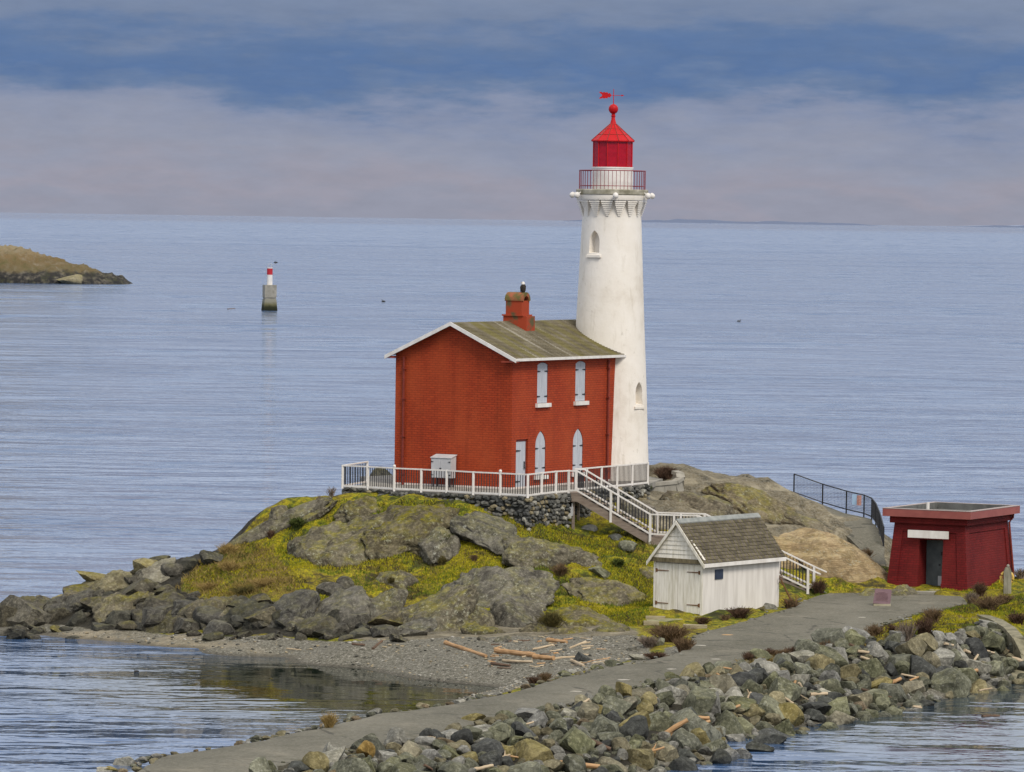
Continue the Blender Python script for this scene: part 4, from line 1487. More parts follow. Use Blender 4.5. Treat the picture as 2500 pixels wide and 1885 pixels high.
def stone_wall(pts, label, zb_extra=0.25, top=TZ - 0.02, cap_n=300):
    base = Vector((pts[0].x, pts[0].y, top - 1.0))
    w = empty('retaining_wall', base, 0, label, 'wall')
    core = MB()
    cnt = 0
    rnd = random.Random(hash(label) % 1000 if False else len(label))
    for a, b in zip(pts, pts[1:]):
        d = Vector((b.x - a.x, b.y - a.y, 0))
        ln_ = d.length
        d.normalize()
        nrm = Vector((d.y, -d.x, 0))
        if nrm.y > 0.2 and abs(nrm.x) < 0.8:
            nrm = -nrm
        zlow = min(hgt(a.x + nrm.x * 0.1, a.y + nrm.y * 0.1), hgt(b.x + nrm.x * 0.1, b.y + nrm.y * 0.1)) - zb_extra
        inn = nrm * -0.35
        o0, o1 = a + nrm * 0.0 - base, b + nrm * 0.0 - base
        core.add([(o0.x, o0.y, zlow - base.z), (o1.x, o1.y, zlow - base.z), ((o1 + inn).x, (o1 + inn).y, zlow - base.z), ((o0 + inn).x, (o0 + inn).y, zlow - base.z),
                  (o0.x, o0.y, top - base.z), (o1.x, o1.y, top - base.z), ((o1 + inn).x, (o1 + inn).y, top - base.z), ((o0 + inn).x, (o0 + inn).y, top - base.z)],
                 [(0, 3, 2, 1), (4, 5, 6, 7), (0, 1, 5, 4), (1, 2, 6, 5), (2, 3, 7, 6), (3, 0, 4, 7)])
        z = top
        while z > zlow + 0.05:
            h = rnd.uniform(0.11, 0.21)
            x = rnd.uniform(-0.2, 0.0)
            while x < ln_:
                wd = rnd.uniform(0.15, 0.40)
                xc = x + wd / 2
                if -0.05 < xc < ln_ + 0.05:
                    q = a + d * xc + nrm * 0.03
                    if z - h * 0.5 > hgt(q.x, q.y) - 0.12 and cnt < cap_n:
                        r_ = rnd.random()
                        mi = 0 if r_ < 0.48 else 1 if r_ < 0.78 else 2 if r_ < 0.92 else 3
                        me_ = STONES[rnd.randrange(12) * 4 + mi]
                        link('stone', me_, w, (q.x - base.x, q.y - base.y, z - h / 2 - base.z + rnd.uniform(-0.05, 0.05)),
                             (rnd.uniform(-0.2, 0.2), rnd.uniform(-0.45, 0.45), math.atan2(d.y, d.x) + (math.pi if rnd.random() < 0.5 else 0)),
                             (wd * 0.50 * rnd.uniform(0.85, 1.15), 0.09 + rnd.random() * 0.06, h * 0.56 * rnd.uniform(0.85, 1.25)))
                        cnt += 1
                x += wd + 0.01
            z -= h + 0.008
    core.build('core', M['mortar'], w)
    return cnt


nst = stone_wall(FENCE[1:], 'dark dry-stone retaining wall below the white terrace fence')
stone_wall(FENCE2, 'dark stone retaining wall behind the stairs below the tower')
print('stones', nst)

post_m = {}


def post_mesh(h, w_=0.085, capb=False):
    key = (round(h, 2), w_, capb)
    if key not in post_m:
        mb = MB()
        mb.box(-w_ / 2, w_ / 2, -w_ / 2, w_ / 2, 0, h)
        if capb:
            mb.lathe([(0.03, h), (0.055, h + 0.02), (0.062, h + 0.06), (0.045, h + 0.10), (0.01, h + 0.115)], 10)
        post_m[key] = mb.mesh('post', M['white'])
    return post_m[key]


bal = MB()
bal.box(-0.012, 0.012, -0.012, 0.012, 0, 1)
bal_m = bal.mesh('baluster', M['iron'])


def fence(name, pts, label, h=0.93, caps=(), gap=0.115, zoff=0.0):
    base = pts[0].copy()
    f = empty(name, base, 0, label, 'fence')
    for i, p in enumerate(pts):
        q = p - base
        link('post', post_mesh(h, 0.085, i in caps), f, (q.x, q.y, q.z + zoff - 0.04), (0, 0, 0.2))
    for a, b in zip(pts, pts[1:]):
        a2, b2 = a - base, b - base
        for z, w_, hh in ((h - 0.07, 0.075, 0.05), (0.065, 0.05, 0.07)):
            r = MB()
            r.beam(a2 + Vector((0, 0, z)), b2 + Vector((0, 0, z)), w_, hh)
            r.build('rail', M['white'], f)
        n = max(2, round((b - a).length / (gap * (1.9 if abs(b.x - a.x) < 0.45 * abs(b.y - a.y) else 1.0))))
        for k in range(1, n):
            q = a2.lerp(b2, k / n)
            link('baluster', bal_m, f, (q.x, q.y, q.z + 0.07), (0, 0, 0.3), (1, 1, h - 0.15))
    return f


fence('terrace_fence', FENCE, 'long white terrace fence with black balusters before the red gable', caps=(3, 7))
fence('terrace_fence', FENCE2, 'white fence with black balusters in front of the tower foot')

# ------------------------------------------------------------------ stairs
N0 = atz(1388, 1203, TZ)
NB = atz(1976, 1444, 1.6)
sd = Vector((NB.x - N0.x, NB.y - N0.y, 0))
SLN = sd.length
sd.normalize()
sn = Vector((-sd.y, sd.x, 0))
if sn.y < 0:
    sn = -sn
sang = math.atan2(sd.y, sd.x)
st = empty('stairs', Vector((N0.x, N0.y, 1.6)), sang, 'wooden stairs with white handrails coming down from the terrace behind the shed', 'stairs')
PF = [(0.0, TZ - 1.6), (0.35, TZ - 1.6), (3.3, 1.94), (5.2, 1.94), (SLN, 0.0)]


def pz(d_):
    for (a, za), (b, zb) in zip(PF, PF[1:]):
        if d_ <= b:
            return za + (zb - za) * (d_ - a) / (b - a)
    return PF[-1][1]


SWD = 1.15
for y in (0.0, SWD):
    s = MB()
    top = [(x, z - 0.02) for x, z in PF]
    bot = [(x, z - 0.34) for x, z in PF]
    for (a, b), (c_, d_) in zip(zip(top, top[1:]), zip(bot, bot[1:])):
        s.prism([c_, d_, b, a], lambda p: (p[0], y - 0.035, p[1]), lambda p: (p[0], y + 0.035, p[1]))
    s.build('stringer', M['rawwood'], st)
tm = MB()
tm.box(-0.15, 0.15, 0.04, SWD - 0.04, -0.045, 0.0)
tread_m = tm.mesh('tread', M['rawwood'])
for a, b in ((0.35, 3.3), (5.2, SLN)):
    n = 9 if a < 1 else 11
    for k in range(n):
        x = a + (b - a) * (k + 0.5) / n
        link('tread', tread_m, st, (x, 0, pz(x) + 0.03))
ld = MB()
ld.box(3.3, 5.2, 0.04, SWD - 0.04, 1.88, 1.94)
ld.build('landing', M['rawwood'], st)
ld = MB()
ld.box(0.0, 0.35, 0.04, SWD - 0.04, TZ - 1.66, TZ - 1.602)
ld.build('landing', M['rawwood'], st)
RH = 0.86
for y in (-0.06, SWD + 0.06):
    for (a, za), (b, zb) in zip(PF, PF[1:]):
        for dz, w_, hh in ((RH, 0.08, 0.05), (0.10, 0.05, 0.06)):
            r = MB()
            r.beam((a, y, za + dz), (b, y, zb + dz), w_, hh)
            r.build('handrail' if dz == RH else 'lower_rail', M['white'], st)
        n = max(1, round((b - a) / 0.125))
        for k in range(1, n):
            x = a + (b - a) * k / n
            link('baluster', bal_m, st, (x, y, pz(x) + 0.10), (0, 0, 0), (1, 1, RH - 0.12))
    for x in (0.02, 1.72, 3.3, 4.25, 5.2, 6.7, 8.2, SLN - 0.05):
        lo = -0.36 if x in (0.02, 1.72, 3.3) else -0.2
        if x > 5.2:
            lo = -0.12
        link('post', post_mesh(RH - lo + 0.0, 0.085), st, (x, y, pz(x) + lo))
# grabs past the last post
for y in (-0.06, SWD + 0.06):
    r = MB()
    r.beam((SLN, y, RH - 0.0), (SLN + 0.45, y, RH - 0.18), 0.07, 0.045)
    r.build('handrail', M['white'], st)
sp = MB()
sp.box(0.12, 0.22, 0.1, 0.2, TZ - 1.6 - 1.5, TZ - 1.66)
sp.box(0.12, 0.22, SWD - 0.2, SWD - 0.1, TZ - 1.6 - 1.5, TZ - 1.66)
sp.build('support_post', M['rawwood'], st)
for x in (3.5, 5.0):
    sp = MB()
    gz = hgt(*(N0 + sd * x + sn * 0.5).xy) - 1.6 - 0.2
    sp.box(x - 0.05, x + 0.05, 0.5, 0.6, gz, 1.9)
    sp.build('support_post', M['rawwood'], st)
bx_ = N0 + sd * -0.1 + sn * 0.05
jb = empty('junction_box', Vector((bx_.x, bx_.y, 4.25)), sang, 'grey metal box hanging under the top landing of the stairs', 'box')
b_ = MB()
b_.box(-0.1, 0.28, -0.1, 0.12, 0.0, 0.34)
b_.build('case', M['greybox'], jb)
b_ = MB()
b_.tube([(0.24, 0.0, 0.34), (0.24, 0.0, 0.5)], 0.02, 6)
b_.build('conduit', M['greybox'], jb)

# ------------------------------------------------------------------ boat shed
SC = atz(1715, 1500, 1.45)
SA = math.atan2(0.807, 0.591)
shed = empty('boat_shed', SC, SA, 'small whitewashed boat shed with mossy shingle roof beside the road', 'shed')
SLEN, SWID, SEH, SRH = 5.1, 2.16, 2.02, 3.34
b_ = MB()
b_.prism([(0, -0.15), (SWID, -0.15), (SWID, SEH), (SWID / 2, SRH - 0.06), (0, SEH)], lambda p: (0.0, p[0], p[1]), lambda p: (SLEN, p[0], p[1]))
b_.build('wall', M['shedwall'], shed)
for k in range(2):
    for j in range(4):
        y0 = 0.10 + k * 0.985 + j * 0.243
        d_ = MB()
        d_.box(-0.045, -0.004, y0 + 0.004, y0 + 0.239, 0.02 - 0.02 * random.random(), 1.80)
        if j == 0:
            leaf = d_.build('door', M['plank'], shed)
        else:
            d_.build('plank', M['plank'], leaf)
    for z in (0.32, 1.52):
        h = MB()
        yb = 0.12 if k == 0 else 2.04
        sg = 1 if k == 0 else -1
        h.prism([(yb - sg * 0.03, z - 0.075), (yb + sg * 0.05, z - 0.06), (yb + sg * 0.06, z - 0.02), (yb + sg * 0.55, z - 0.012), (yb + sg * 0.55, z + 0.012), (yb + sg * 0.06, z + 0.02), (yb + sg * 0.05, z + 0.06), (yb - sg * 0.03, z + 0.075)],
                lambda p: (-0.062, p[0], p[1]), lambda p: (-0.047, p[0], p[1]))
        h.build('strap_hinge', M['rust'], leaf)
for yy in (0.0, SWID - 0.09):
    cbd = MB()
    cbd.box(-0.05, -0.003, yy, yy + 0.09, -0.1, 1.84)
    cbd.build('corner_board', M['plank'], shed)
lt = MB()
lt.box(-0.16, -0.003, -0.08, SWID + 0.05, 1.84, 2.0)
lt.build('lintel_beam', plain('mossy_beam', (0.09, 0.075, 0.04), (0.2, 0.165, 0.1), 3, 0.9, 0.3, stretch=(1, 4, 1)), shed)
NB_ = 8
for k in range(NB_):
    za, zb = 2.0 + (SRH - 2.05) * k / NB_, 2.0 + (SRH - 2.05) * (k + 1) / NB_
    hw = lambda z: (SWID / 2 + 0.12) * (SRH + 0.02 - z) / (SRH - 1.98)
    q = MB()
    y0, y1, ym = SWID / 2 - hw(za), SWID / 2 + hw(za), SWID / 2
    y2, y3 = SWID / 2 - hw(zb), SWID / 2 + hw(zb)
    q.add([(-0.13, y0, za), (-0.13, y1, za), (-0.105, y3, zb), (-0.105, y2, zb), (-0.02, y0, za), (-0.02, y1, za), (-0.02, y3, zb), (-0.02, y2, zb)],
          [(0, 1, 2, 3), (4, 7, 6, 5), (0, 4, 5, 1), (1, 5, 6, 2), (2, 6, 7, 3), (3, 7, 4, 0)])
    q.build('clapboard', M['plank'], shed)
ro = MB()
SOV = 0.17
ssl = (SRH - SEH) / (SWID / 2)
for sg in (0, 1):
    y0 = -SOV if sg == 0 else SWID + SOV
    z0 = SEH - SOV * ssl
    ro.prism([(y0, z0), (SWID / 2, SRH), (SWID / 2, SRH + 0.05), (y0, z0 + 0.05)], lambda p: (-0.2, p[0], p[1]), lambda p: (SLEN + 0.15, p[0], p[1]))
sroof = ro.build('roof', M['shingle'], shed)
sl_len = math.hypot(SWID / 2 + SOV, (SWID / 2 + SOV) * ssl)
sl_ang = math.atan2(ssl, 1.0)
shm = MB()
shm.add([(-0.5, 0, 0), (0.5, 0, 0), (0.5, 1, 0), (-0.5, 1, 0), (-0.5, 0, 1), (0.5, 0, 1), (0.5, 1, 0.15), (-0.5, 1, 0.15)], [(0, 3, 2, 1), (4, 5, 6, 7), (0, 1, 5, 4), (1, 2, 6, 5), (2, 3, 7, 6), (3, 0, 4, 7)])
shmesh = shm.mesh('shingle', M['shingle'])
NCO = 13
for i in range(NCO):
    x = -0.22 - random.random() * 0.1
    d0 = sl_len * i / NCO
    while x < SLEN + 0.12:
        wd = random.uniform(0.19, 0.29)
        x1 = min(x + wd, SLEN + 0.17)
        xa = max(x, -0.22)
        if x1 - xa > 0.03:
            y = -SOV + d0 * math.cos(sl_ang)
            z = SEH - SOV * ssl + 0.052 + d0 * math.sin(sl_ang)
            link('shingle', shmesh, sroof, ((xa + x1) / 2, y, z), (sl_ang + random.uniform(-0.01, 0.01), 0, random.uniform(-0.02, 0.02)), (x1 - xa - 0.008, sl_len / NCO * 1.25, 0.026 + random.random() * 0.012))
        x = x1
for sg in (0, 1):
    q = MB()
    y0 = -SOV - 0.03 if sg == 0 else SWID + SOV + 0.03
    z0 = SEH - (SOV + 0.03) * ssl
    q.prism([(y0, z0 - 0.09), (SWID / 2, SRH - 0.09), (SWID / 2, SRH + 0.06), (y0, z0 + 0.06)], lambda p: (-0.25, p[0], p[1]), lambda p: (-0.203, p[0], p[1]))
    q.build('bargeboard', M['plank'], sroof)
q = MB()
q.box(-0.2, SLEN + 0.15, -SOV - 0.04, -SOV - 0.005, SEH - SOV * ssl - 0.09, SEH - SOV * ssl + 0.05)
q.build('fascia', M['white'], sroof)
q = MB()
q.prism([(SWID / 2 - 0.12, SRH - 0.06), (SWID / 2, SRH + 0.085), (SWID / 2 + 0.12, SRH - 0.06), (SWID / 2 + 0.12, SRH - 0.02), (SWID / 2, SRH + 0.12), (SWID / 2 - 0.12, SRH - 0.02)], lambda p: (-0.2, p[0], p[1]), lambda p: (SLEN + 0.15, p[0], p[1]))
q.build('ridge_cap', plain('ridge_cap', (0.2, 0.21, 0.2), (0.3, 0.31, 0.29), 3, 0.7, 0.2), sroof)
sb = shed.matrix_basis if False else (Matrix.Translation(SC) @ Matrix.Rotation(SA, 4, 'Z'))
sg_ = empty('notice_board', sb @ Vector((1.02, -0.003, 1.24)), SA, 'small dark blue notice panel on the side wall of the white shed', 'sign')
q = MB()
q.box(-0.26, 0.26, -0.03, -0.003, 0.0, 0.36)
q.build('panel', plain('blue_panel', (0.02, 0.03, 0.06), (0.04, 0.055, 0.09), 3, 0.4, 0), sg_)

# anchor leaning by the shed corner
ap = sb @ Vector((SLEN + 0.02, -0.28, 0.02))
an = empty('anchor', ap, SA, 'rusty old anchor leaning against the corner of the white shed', 'anchor')
q = MB()
q.tube([(0.25, -0.2, 0.03), (-0.12, 0.14, 1.02)], [0.035, 0.028], 8)
q.build('shank', M['rust'], an)
q = MB()
q.tube([(-0.12 + 0.09 * math.cos(t), 0.14, 1.09 + 0.09 * math.sin(t)) for t in [2 * math.pi * k / 14 for k in range(15)]], 0.018, 6, cap=False)
q.build('ring', M['rust'], an)
q = MB()
q.tube([(-0.20, -0.1, 0.30), (-0.1, -0.16, 0.12), (0.08, -0.2, 0.04), (0.25, -0.2, 0.02), (0.42, -0.2, 0.05), (0.55, -0.14, 0.14), (0.62, -0.08, 0.32)], [0.012, 0.04, 0.045, 0.05, 0.045, 0.04, 0.012], 8)
q.build('arms', M['rust'], an)
q = MB()
q.tube([(-0.36, -0.1, 0.86), (0.16, 0.42, 0.90)], 0.02, 6)
q.build('stock', M['rust'], an)

# slipway planks before the shed doors
sw = empty('slipway', sb @ Vector((-0.1, 1.0, -0.06)), SA, 'mossy plank slipway running down from the shed doors', 'slipway')
for k in range(6):
    q = MB()
    x = -0.08 - 0.42 * k
    q.add([(x, -1.05 + 0.05 * random.random(), -0.035 * k), (x - 0.39, -1.0, -0.035 * k - 0.04), (x - 0.39, 1.1, -0.035 * k - 0.04), (x, 1.0 + 0.2 * random.random(), -0.035 * k)], [(0, 1, 2, 3)])
    q.add([(v[0], v[1], v[2] - 0.09) for v in q.v[:4]], [(3, 2, 1, 0)])
    q.f += [(0, 4, 5, 1), (1, 5, 6, 2), (2, 6, 7, 3), (3, 7, 4, 0)]
    q.m += [0] * 4
    q.build('plank', M['oldplank'], sw)
for (px, py, ln_, rz, lb) in [(1697, 1536, 0.85, 0.05, 'thick sawn plank lying at the road edge before the shed'), (1600, 1515, 0.7, -0.05, 'short sawn timber lying across the slipway below the shed'), (1590, 1527, 0.55, 0.0, 'short timber lying below the slipway near the brown bushes')]:
    p_ = hit(px, py)
    q = MB()
    q.box(-ln_ / 2, ln_ / 2, -0.14, 0.14, -0.05, 0.09)
    q.v = [(x * (1 + 0.02 * random.random()), y + 0.02 * random.random(), z + 0.015 * random.random()) for x, y, z in q.v]
    o = q.build('timber', plain('sawn_timber', (0.24, 0.2, 0.12), (0.36, 0.31, 0.2), 3, 0.9, 0.3, stretch=(1, 6, 6)))
    o.location = p_ + Vector((0, 0, 0.06))
    o.rotation_euler = (0, 0.02, rz)
    tag(o, lb, 'timber')

# ------------------------------------------------------------------ red kiosk
KC = atz(2361, 1444, 1.5)
KA = math.atan2(0.889, 0.457)
ki = empty('brick_kiosk', KC, KA, 'dark red brick kiosk with battered walls and flat overhanging roof', 'kiosk')
KX, KY, KH, BT = 5.0, 3.42, 2.82, 0.24     # x: right-hand face, y: front (door) face


def kpt(x, y, z):
    """battered wall: plan shrinks towards the top"""
    t = z / KH * BT
    fx = (x - KX / 2) * (1 - 2 * t / KX) + KX / 2
    fy = (y - KY / 2) * (1 - 2 * t / KY) + KY / 2
    return (fx, fy, z)


q = MB()
q.add([kpt(x, y, z) for z in (-0.1, KH) for x, y in ((0, 0), (KX, 0), (KX, KY), (0, KY))], [(0, 3, 2, 1), (4, 5, 6, 7), (0, 1, 5, 4), (1, 2, 6, 5), (2, 3, 7, 6), (3, 0, 4, 7)])
kw = q.build('wall', M['kbrick'], ki)
cut = []
DY0, DY1, DZ = 1.12, 2.12, 1.95
q = MB()
q.box(-0.5, 1.2, DY0, DY1, -0.02, DZ)
cut.append(q.build('cutter', M['kbrick'], ki))
# sunk panels
q = MB()
q.add([(-0.2, 0.42, 0.25), (-0.2, KY - 0.42, 0.25), (-0.2, KY - 0.58, 2.25), (-0.2, 0.58, 2.25)] + [(kpt(0, 0, z)[0] + 0.045, y, z) for y, z in ((0.42, 0.25), (KY - 0.42, 0.25), (KY - 0.58, 2.25), (0.58, 2.25))],
      [(0, 3, 2, 1), (4, 5, 6, 7), (0, 1, 5, 4), (1, 2, 6, 5), (2, 3, 7, 6), (3, 0, 4, 7)])
cut.append(q.build('cutter', M['kbrick'], ki))
q = MB()
q.add([(0.45, -0.2, 0.25), (KX - 0.45, -0.2, 0.25), (KX - 0.6, -0.2, 2.25), (0.6, -0.2, 2.25)] + [(x, kpt(0, 0, z)[1] + 0.045, z) for x, z in ((0.45, 0.25), (KX - 0.45, 0.25), (KX - 0.6, 2.25), (0.6, 2.25))],
      [(0, 3, 2, 1), (4, 5, 6, 7), (0, 1, 5, 4), (1, 2, 6, 5), (2, 3, 7, 6), (3, 0, 4, 7)])
cut.append(q.build('cutter', M['kbrick'], ki))
bpy.context.view_layer.update()
boolean_cut(kw, cut)
co = MB()
t = BT - 0.05
co.box(t - 0.12, KX - t + 0.12, t - 0.12, KY - t + 0.12, KH - 0.26, KH + 0.002)
co.build('cornice', M['kbrick'], ki)
fo = 0.34
o0, o1, p0, p1 = t - fo, KX - t + fo, t - fo, KY - t + fo
wth = 0.22
q = MB()
for (x0, x1, y0, y1) in ((o0, o1, p0, p0 + wth), (o0, o1, p1 - wth, p1), (o0, o0 + wth, p0 + wth, p1 - wth), (o1 - wth, o1, p0 + wth, p1 - wth)):
    q.box(x0, x1, y0, y1, KH + 0.004, KH + 0.30)
fas = q.build('fascia', M['fasciared'], ki)
q = MB()
q.box(o0 + wth, o1 - wth, p0 + wth, p1 - wth, KH + 0.004, KH + 0.06)
q.box(o0 + wth, o0 + wth + 0.03, p0 + wth, p1 - wth, KH + 0.06, KH + 0.315)
q.box(o1 - wth - 0.03, o1 - wth, p0 + wth, p1 - wth, KH + 0.06, KH + 0.315)
q.box(o0 + wth + 0.03, o1 - wth - 0.03, p0 + wth, p0 + wth + 0.03, KH + 0.06, KH + 0.315)
q.box(o0 + wth + 0.03, o1 - wth - 0.03, p1 - wth - 0.03, p1 - wth, KH + 0.06, KH + 0.315)
q.build('roof', plain('roof_felt', (0.09, 0.09, 0.085), (0.15, 0.15, 0.14), 3, 0.9, 0.1), ki)
q = MB()
for (x0, x1, y0, y1) in ((o0 - 0.01, o1 + 0.01, p0 - 0.01, p0 + wth), (o0 - 0.01, o1 + 0.01, p1 - wth, p1 + 0.01), (o0 - 0.01, o0 + wth, p0 + wth, p1 - wth), (o1 - wth, o1 + 0.01, p0 + wth, p1 - wth)):
    q.box(x0, x1, y0, y1, KH + 0.302, KH + 0.325)
q.build('coping', plain('pink_grey_coping', (0.30, 0.24, 0.22), (0.38, 0.32, 0.30), 2, 0.6, 0.05), ki)
q = MB()
q.tube([(2.9, 2.9, KH + 0.06), (2.9, 2.9, KH + 0.42)], 0.07, 10)
q.build('roof_vent', M['white'], ki)
q = MB()
q.box(-0.005 + 0.09, 0.125, DY0 - 0.30, DY1 + 0.42, DZ + 0.06, DZ + 0.36)
q.v = [(x - 0.10, y, z) for x, y, z in q.v]
q.build('lintel_sign', M['white'], ki)
q = MB()
q.box(0.92, 0.97, DY0 + 0.01, DY1 - 0.01, 0.0, DZ - 0.03)
kd = q.build('door', plain('blue_grey_door', (0.075, 0.09, 0.095), (0.12, 0.14, 0.145), 2, 0.6, 0.05), ki)
q = MB()
q.box(0.895, 0.918, DY0 + 0.05, DY0 + 0.48, 0.1, 0.48)
q.build('kick_plate', plain('pale_plate', (0.42, 0.43, 0.45), (0.5, 0.51, 0.53), 3, 0.4, 0), kd)
q = MB()
q.box(0.895, 0.918, DY0 + 0.16, DY0 + 0.38, 1.30, 1.44)
q.build('door_sign', M['iron'], kd)
q = MB()
q.tube([(0.915, DY0 + 0.42, 0.92), (0.87, DY0 + 0.42, 0.92)], 0.035, 10)
q.build('handle', M['iron'], kd)
q = MB()
q.beam((0.10, DY1 + 0.03, -0.05), (0.30, DY1 + 0.03, DZ), 0.05, 0.06)
q.build('door_trim', M['pipe'], ki)
q = MB()
a0, a1 = kpt(KX, 0, 0), kpt(KX, 0, KH - 0.3)
q.tube([(a1[0] - 0.05, a1[1] - 0.25, KH - 0.03), (a1[0] + 0.0, a1[1] - 0.22, KH - 0.14), (a1[0] - 0.08, a1[1] - 0.09, KH - 0.35), (a0[0] - 0.12, a0[1] - 0.07, 0.0)], 0.045, 8)
q.build('downpipe', M['pipe'], ki, smooth=True)
q = MB()
km_ = Matrix.Translation(KC) @ Matrix.Rotation(KA, 4, 'Z')
q.add([tuple(km_ @ Vector(v)) for v in ((-0.02, DY0 - 0.1, 0.03), (-0.02, DY1 + 0.1, 0.03), (-1.5, DY1 + 0.4, 0.015), (-1.5, DY0 - 0.3, 0.015))] + [tuple(km_ @ Vector(v)) for v in ((-0.02, DY0 - 0.1, -0.15), (-0.02, DY1 + 0.1, -0.15), (-1.5, DY1 + 0.4, -0.15), (-1.5, DY0 - 0.3, -0.15))],
      [(0, 1, 2, 3), (4, 7, 6, 5), (0, 4, 5, 1), (1, 5, 6, 2), (2, 6, 7, 3), (3, 7, 4, 0)])
tag(q.build('doorstep', M['concrete']), kind='structure')

# ------------------------------------------------------------------ black mesh fence on the path
BF = [aty(*p) for p in [(1938, 1205, 205.6), (2008, 1230, 205.6), (2066, 1247, 205.1), (2109, 1257, 203.8), (2128, 1265, 203.0), (2138, 1278, 201.4), (2147, 1300, 199.4), (2157, 1336, 196.9)]]
BH = 0.84
bf = empty('mesh_fence', BF[0], 0, 'black wire mesh fence curving along the path behind the kiosk', 'fence')
for i, p in enumerate(BF):
    q = MB()
    a = p - BF[0]
    q.tube([a + Vector((0, 0, -0.15)), a + Vector((0, 0, BH))], 0.03, 8)
    q.build('post', M['iron'], bf)
for a, b in zip(BF, BF[1:]):
    a, b = a - BF[0], b - BF[0]
    for z in (BH, 0.06):
        q = MB()
        q.tube([a + Vector((0, 0, z)), b + Vector((0, 0, z))], 0.024, 6)
        q.build('rail', M['iron'], bf)
    q = MB()
    n = int((b - a).length / 0.065)
    for k in range(n):
        p = a.lerp(b, (k + 0.5) / n)
        q.beam(p + Vector((0, 0, 0.06)), p + Vector((0, 0, BH)), 0.007, 0.007)
    for k in range(12):
        z = 0.06 + (BH - 0.06) * (k + 0.5) / 12
        q.beam(a + Vector((0, 0, z)), b + Vector((0, 0, z)), 0.006, 0.006)
    o = q.build('mesh_panel', M['iron'], bf, recalc=False)
    o['kind'] = 'stuff'
fs_ = BF[2].lerp(BF[3], 0.58)
bs = empty('fence_sign', fs_, 0, 'small blue and salmon sign fixed to the black mesh fence', 'sign')
q = MB()
q.box(-0.19, 0.0, -0.06, -0.045, 0.36, 0.80)
q.build('blue_half', plain('sign_blue', (0.28, 0.42, 0.58), (0.34, 0.48, 0.64), 3, 0.5, 0), bs)
q = MB()
q.box(0.002, 0.20, -0.06, -0.045, 0.33, 0.76)
q.build('salmon_half', plain('sign_salmon', (0.62, 0.30, 0.25), (0.68, 0.38, 0.32), 3, 0.5, 0), bs)

# ------------------------------------------------------------------ life-ring post, kerb by the tower, ramp wall
lp = hit(2460, 1449)
lr = empty('life_ring_post', lp, 0, 'weathered wooden post carrying a yellow life ring near the kiosk', 'post')
q = MB()
q.box(-0.16, 0.13, -0.09, 0.12, -0.1, 0.85)
q.prism([(-0.16, 0.85), (0.13, 0.85), (0.07, 1.02), (-0.10, 1.02)], lambda p: (p[0], -0.09, p[1]), lambda p: (p[0], 0.12, p[1]))
q.build('post', plain('weathered_post', (0.16, 0.15, 0.11), (0.30, 0.28, 0.22), 3, 0.9, 0.3, stretch=(4, 4, 0.6)), lr)
q = MB()
q.tube([(-0.02 + 0.23 * math.cos(t), 0.18, 0.60 + 0.23 * math.sin(t)) for t in [2 * math.pi * k / 24 for k in range(25)]], 0.06, 8, cap=False)
q.build('life_ring', plain('life_ring_yellow', (0.62, 0.40, 0.08), (0.72, 0.5, 0.14), 3, 0.5, 0), lr, smooth=True)
q = MB()
q.lathe([(0.03, 1.02), (0.06, 1.05), (0.06, 1.10), (0.02, 1.14)], 10)
q.build('knob', M['concrete'], lr)

kerb = [(1585, 1183), (1620, 1180), (1648, 1177), (1662, 1168), (1660, 1157), (1648, 1153)]
kb_ = [aty(x, y, 197.5 + i * 0.25) for i, (x, y) in enumerate(kerb)]
q = MB()
for a, b in zip(kb_, kb_[1:]):
    q.beam(a, b + (b - a) * 0.05, 0.35, 0.14)
    q.beam(a - Vector((0, 0, 0.28)), b - Vector((0, 0, 0.28)), 0.26, 0.44)
o = q.build('path_kerb', M['concrete'])
tag(o, 'curved grey concrete kerb at the right of the tower foot', 'kerb')

rw = [atz(2380, 1500, 1.5), atz(2434, 1519, 1.45), atz(2465, 1538, 1.4), atz(2485, 1562, 1.2), atz(2504, 1600, 0.7), atz(2516, 1640, 0.2)]
q = MB()
for a, b in zip(rw, rw[1:]):
    for w_, h_, dz in ((0.42, 0.14, 0.02), (0.34, 0.9, -0.48)):
        q.beam(a + Vector((0, 0, dz)), b + (b - a) * 0.04 + Vector((0, 0, dz)), w_, h_)
tag(q.build('ramp_wall', M['mossconcrete']), 'curved concrete ramp wall sloping into the water at the right edge', 'wall')
ra = atz(2452, 1640, 0.32)
q = MB()
q.add([tuple(atz(2466, 1595, 0.7)), tuple(atz(2560, 1600, 0.7)), tuple(atz(2560, 1690, -0.3)), tuple(atz(2418, 1686, -0.15))], [(0, 3, 2, 1)])
q.add([(x, y, z - 0.3) for x, y, z in q.v[:4]], [(0, 1, 2, 3)])
q.f += [(0, 1, 5, 4), (1, 2, 6, 5), (2, 3, 7, 6), (3, 0, 4, 7)]
q.m += [0] * 4
tag(q.build('boat_ramp', M['mossconcrete']), kind='structure')

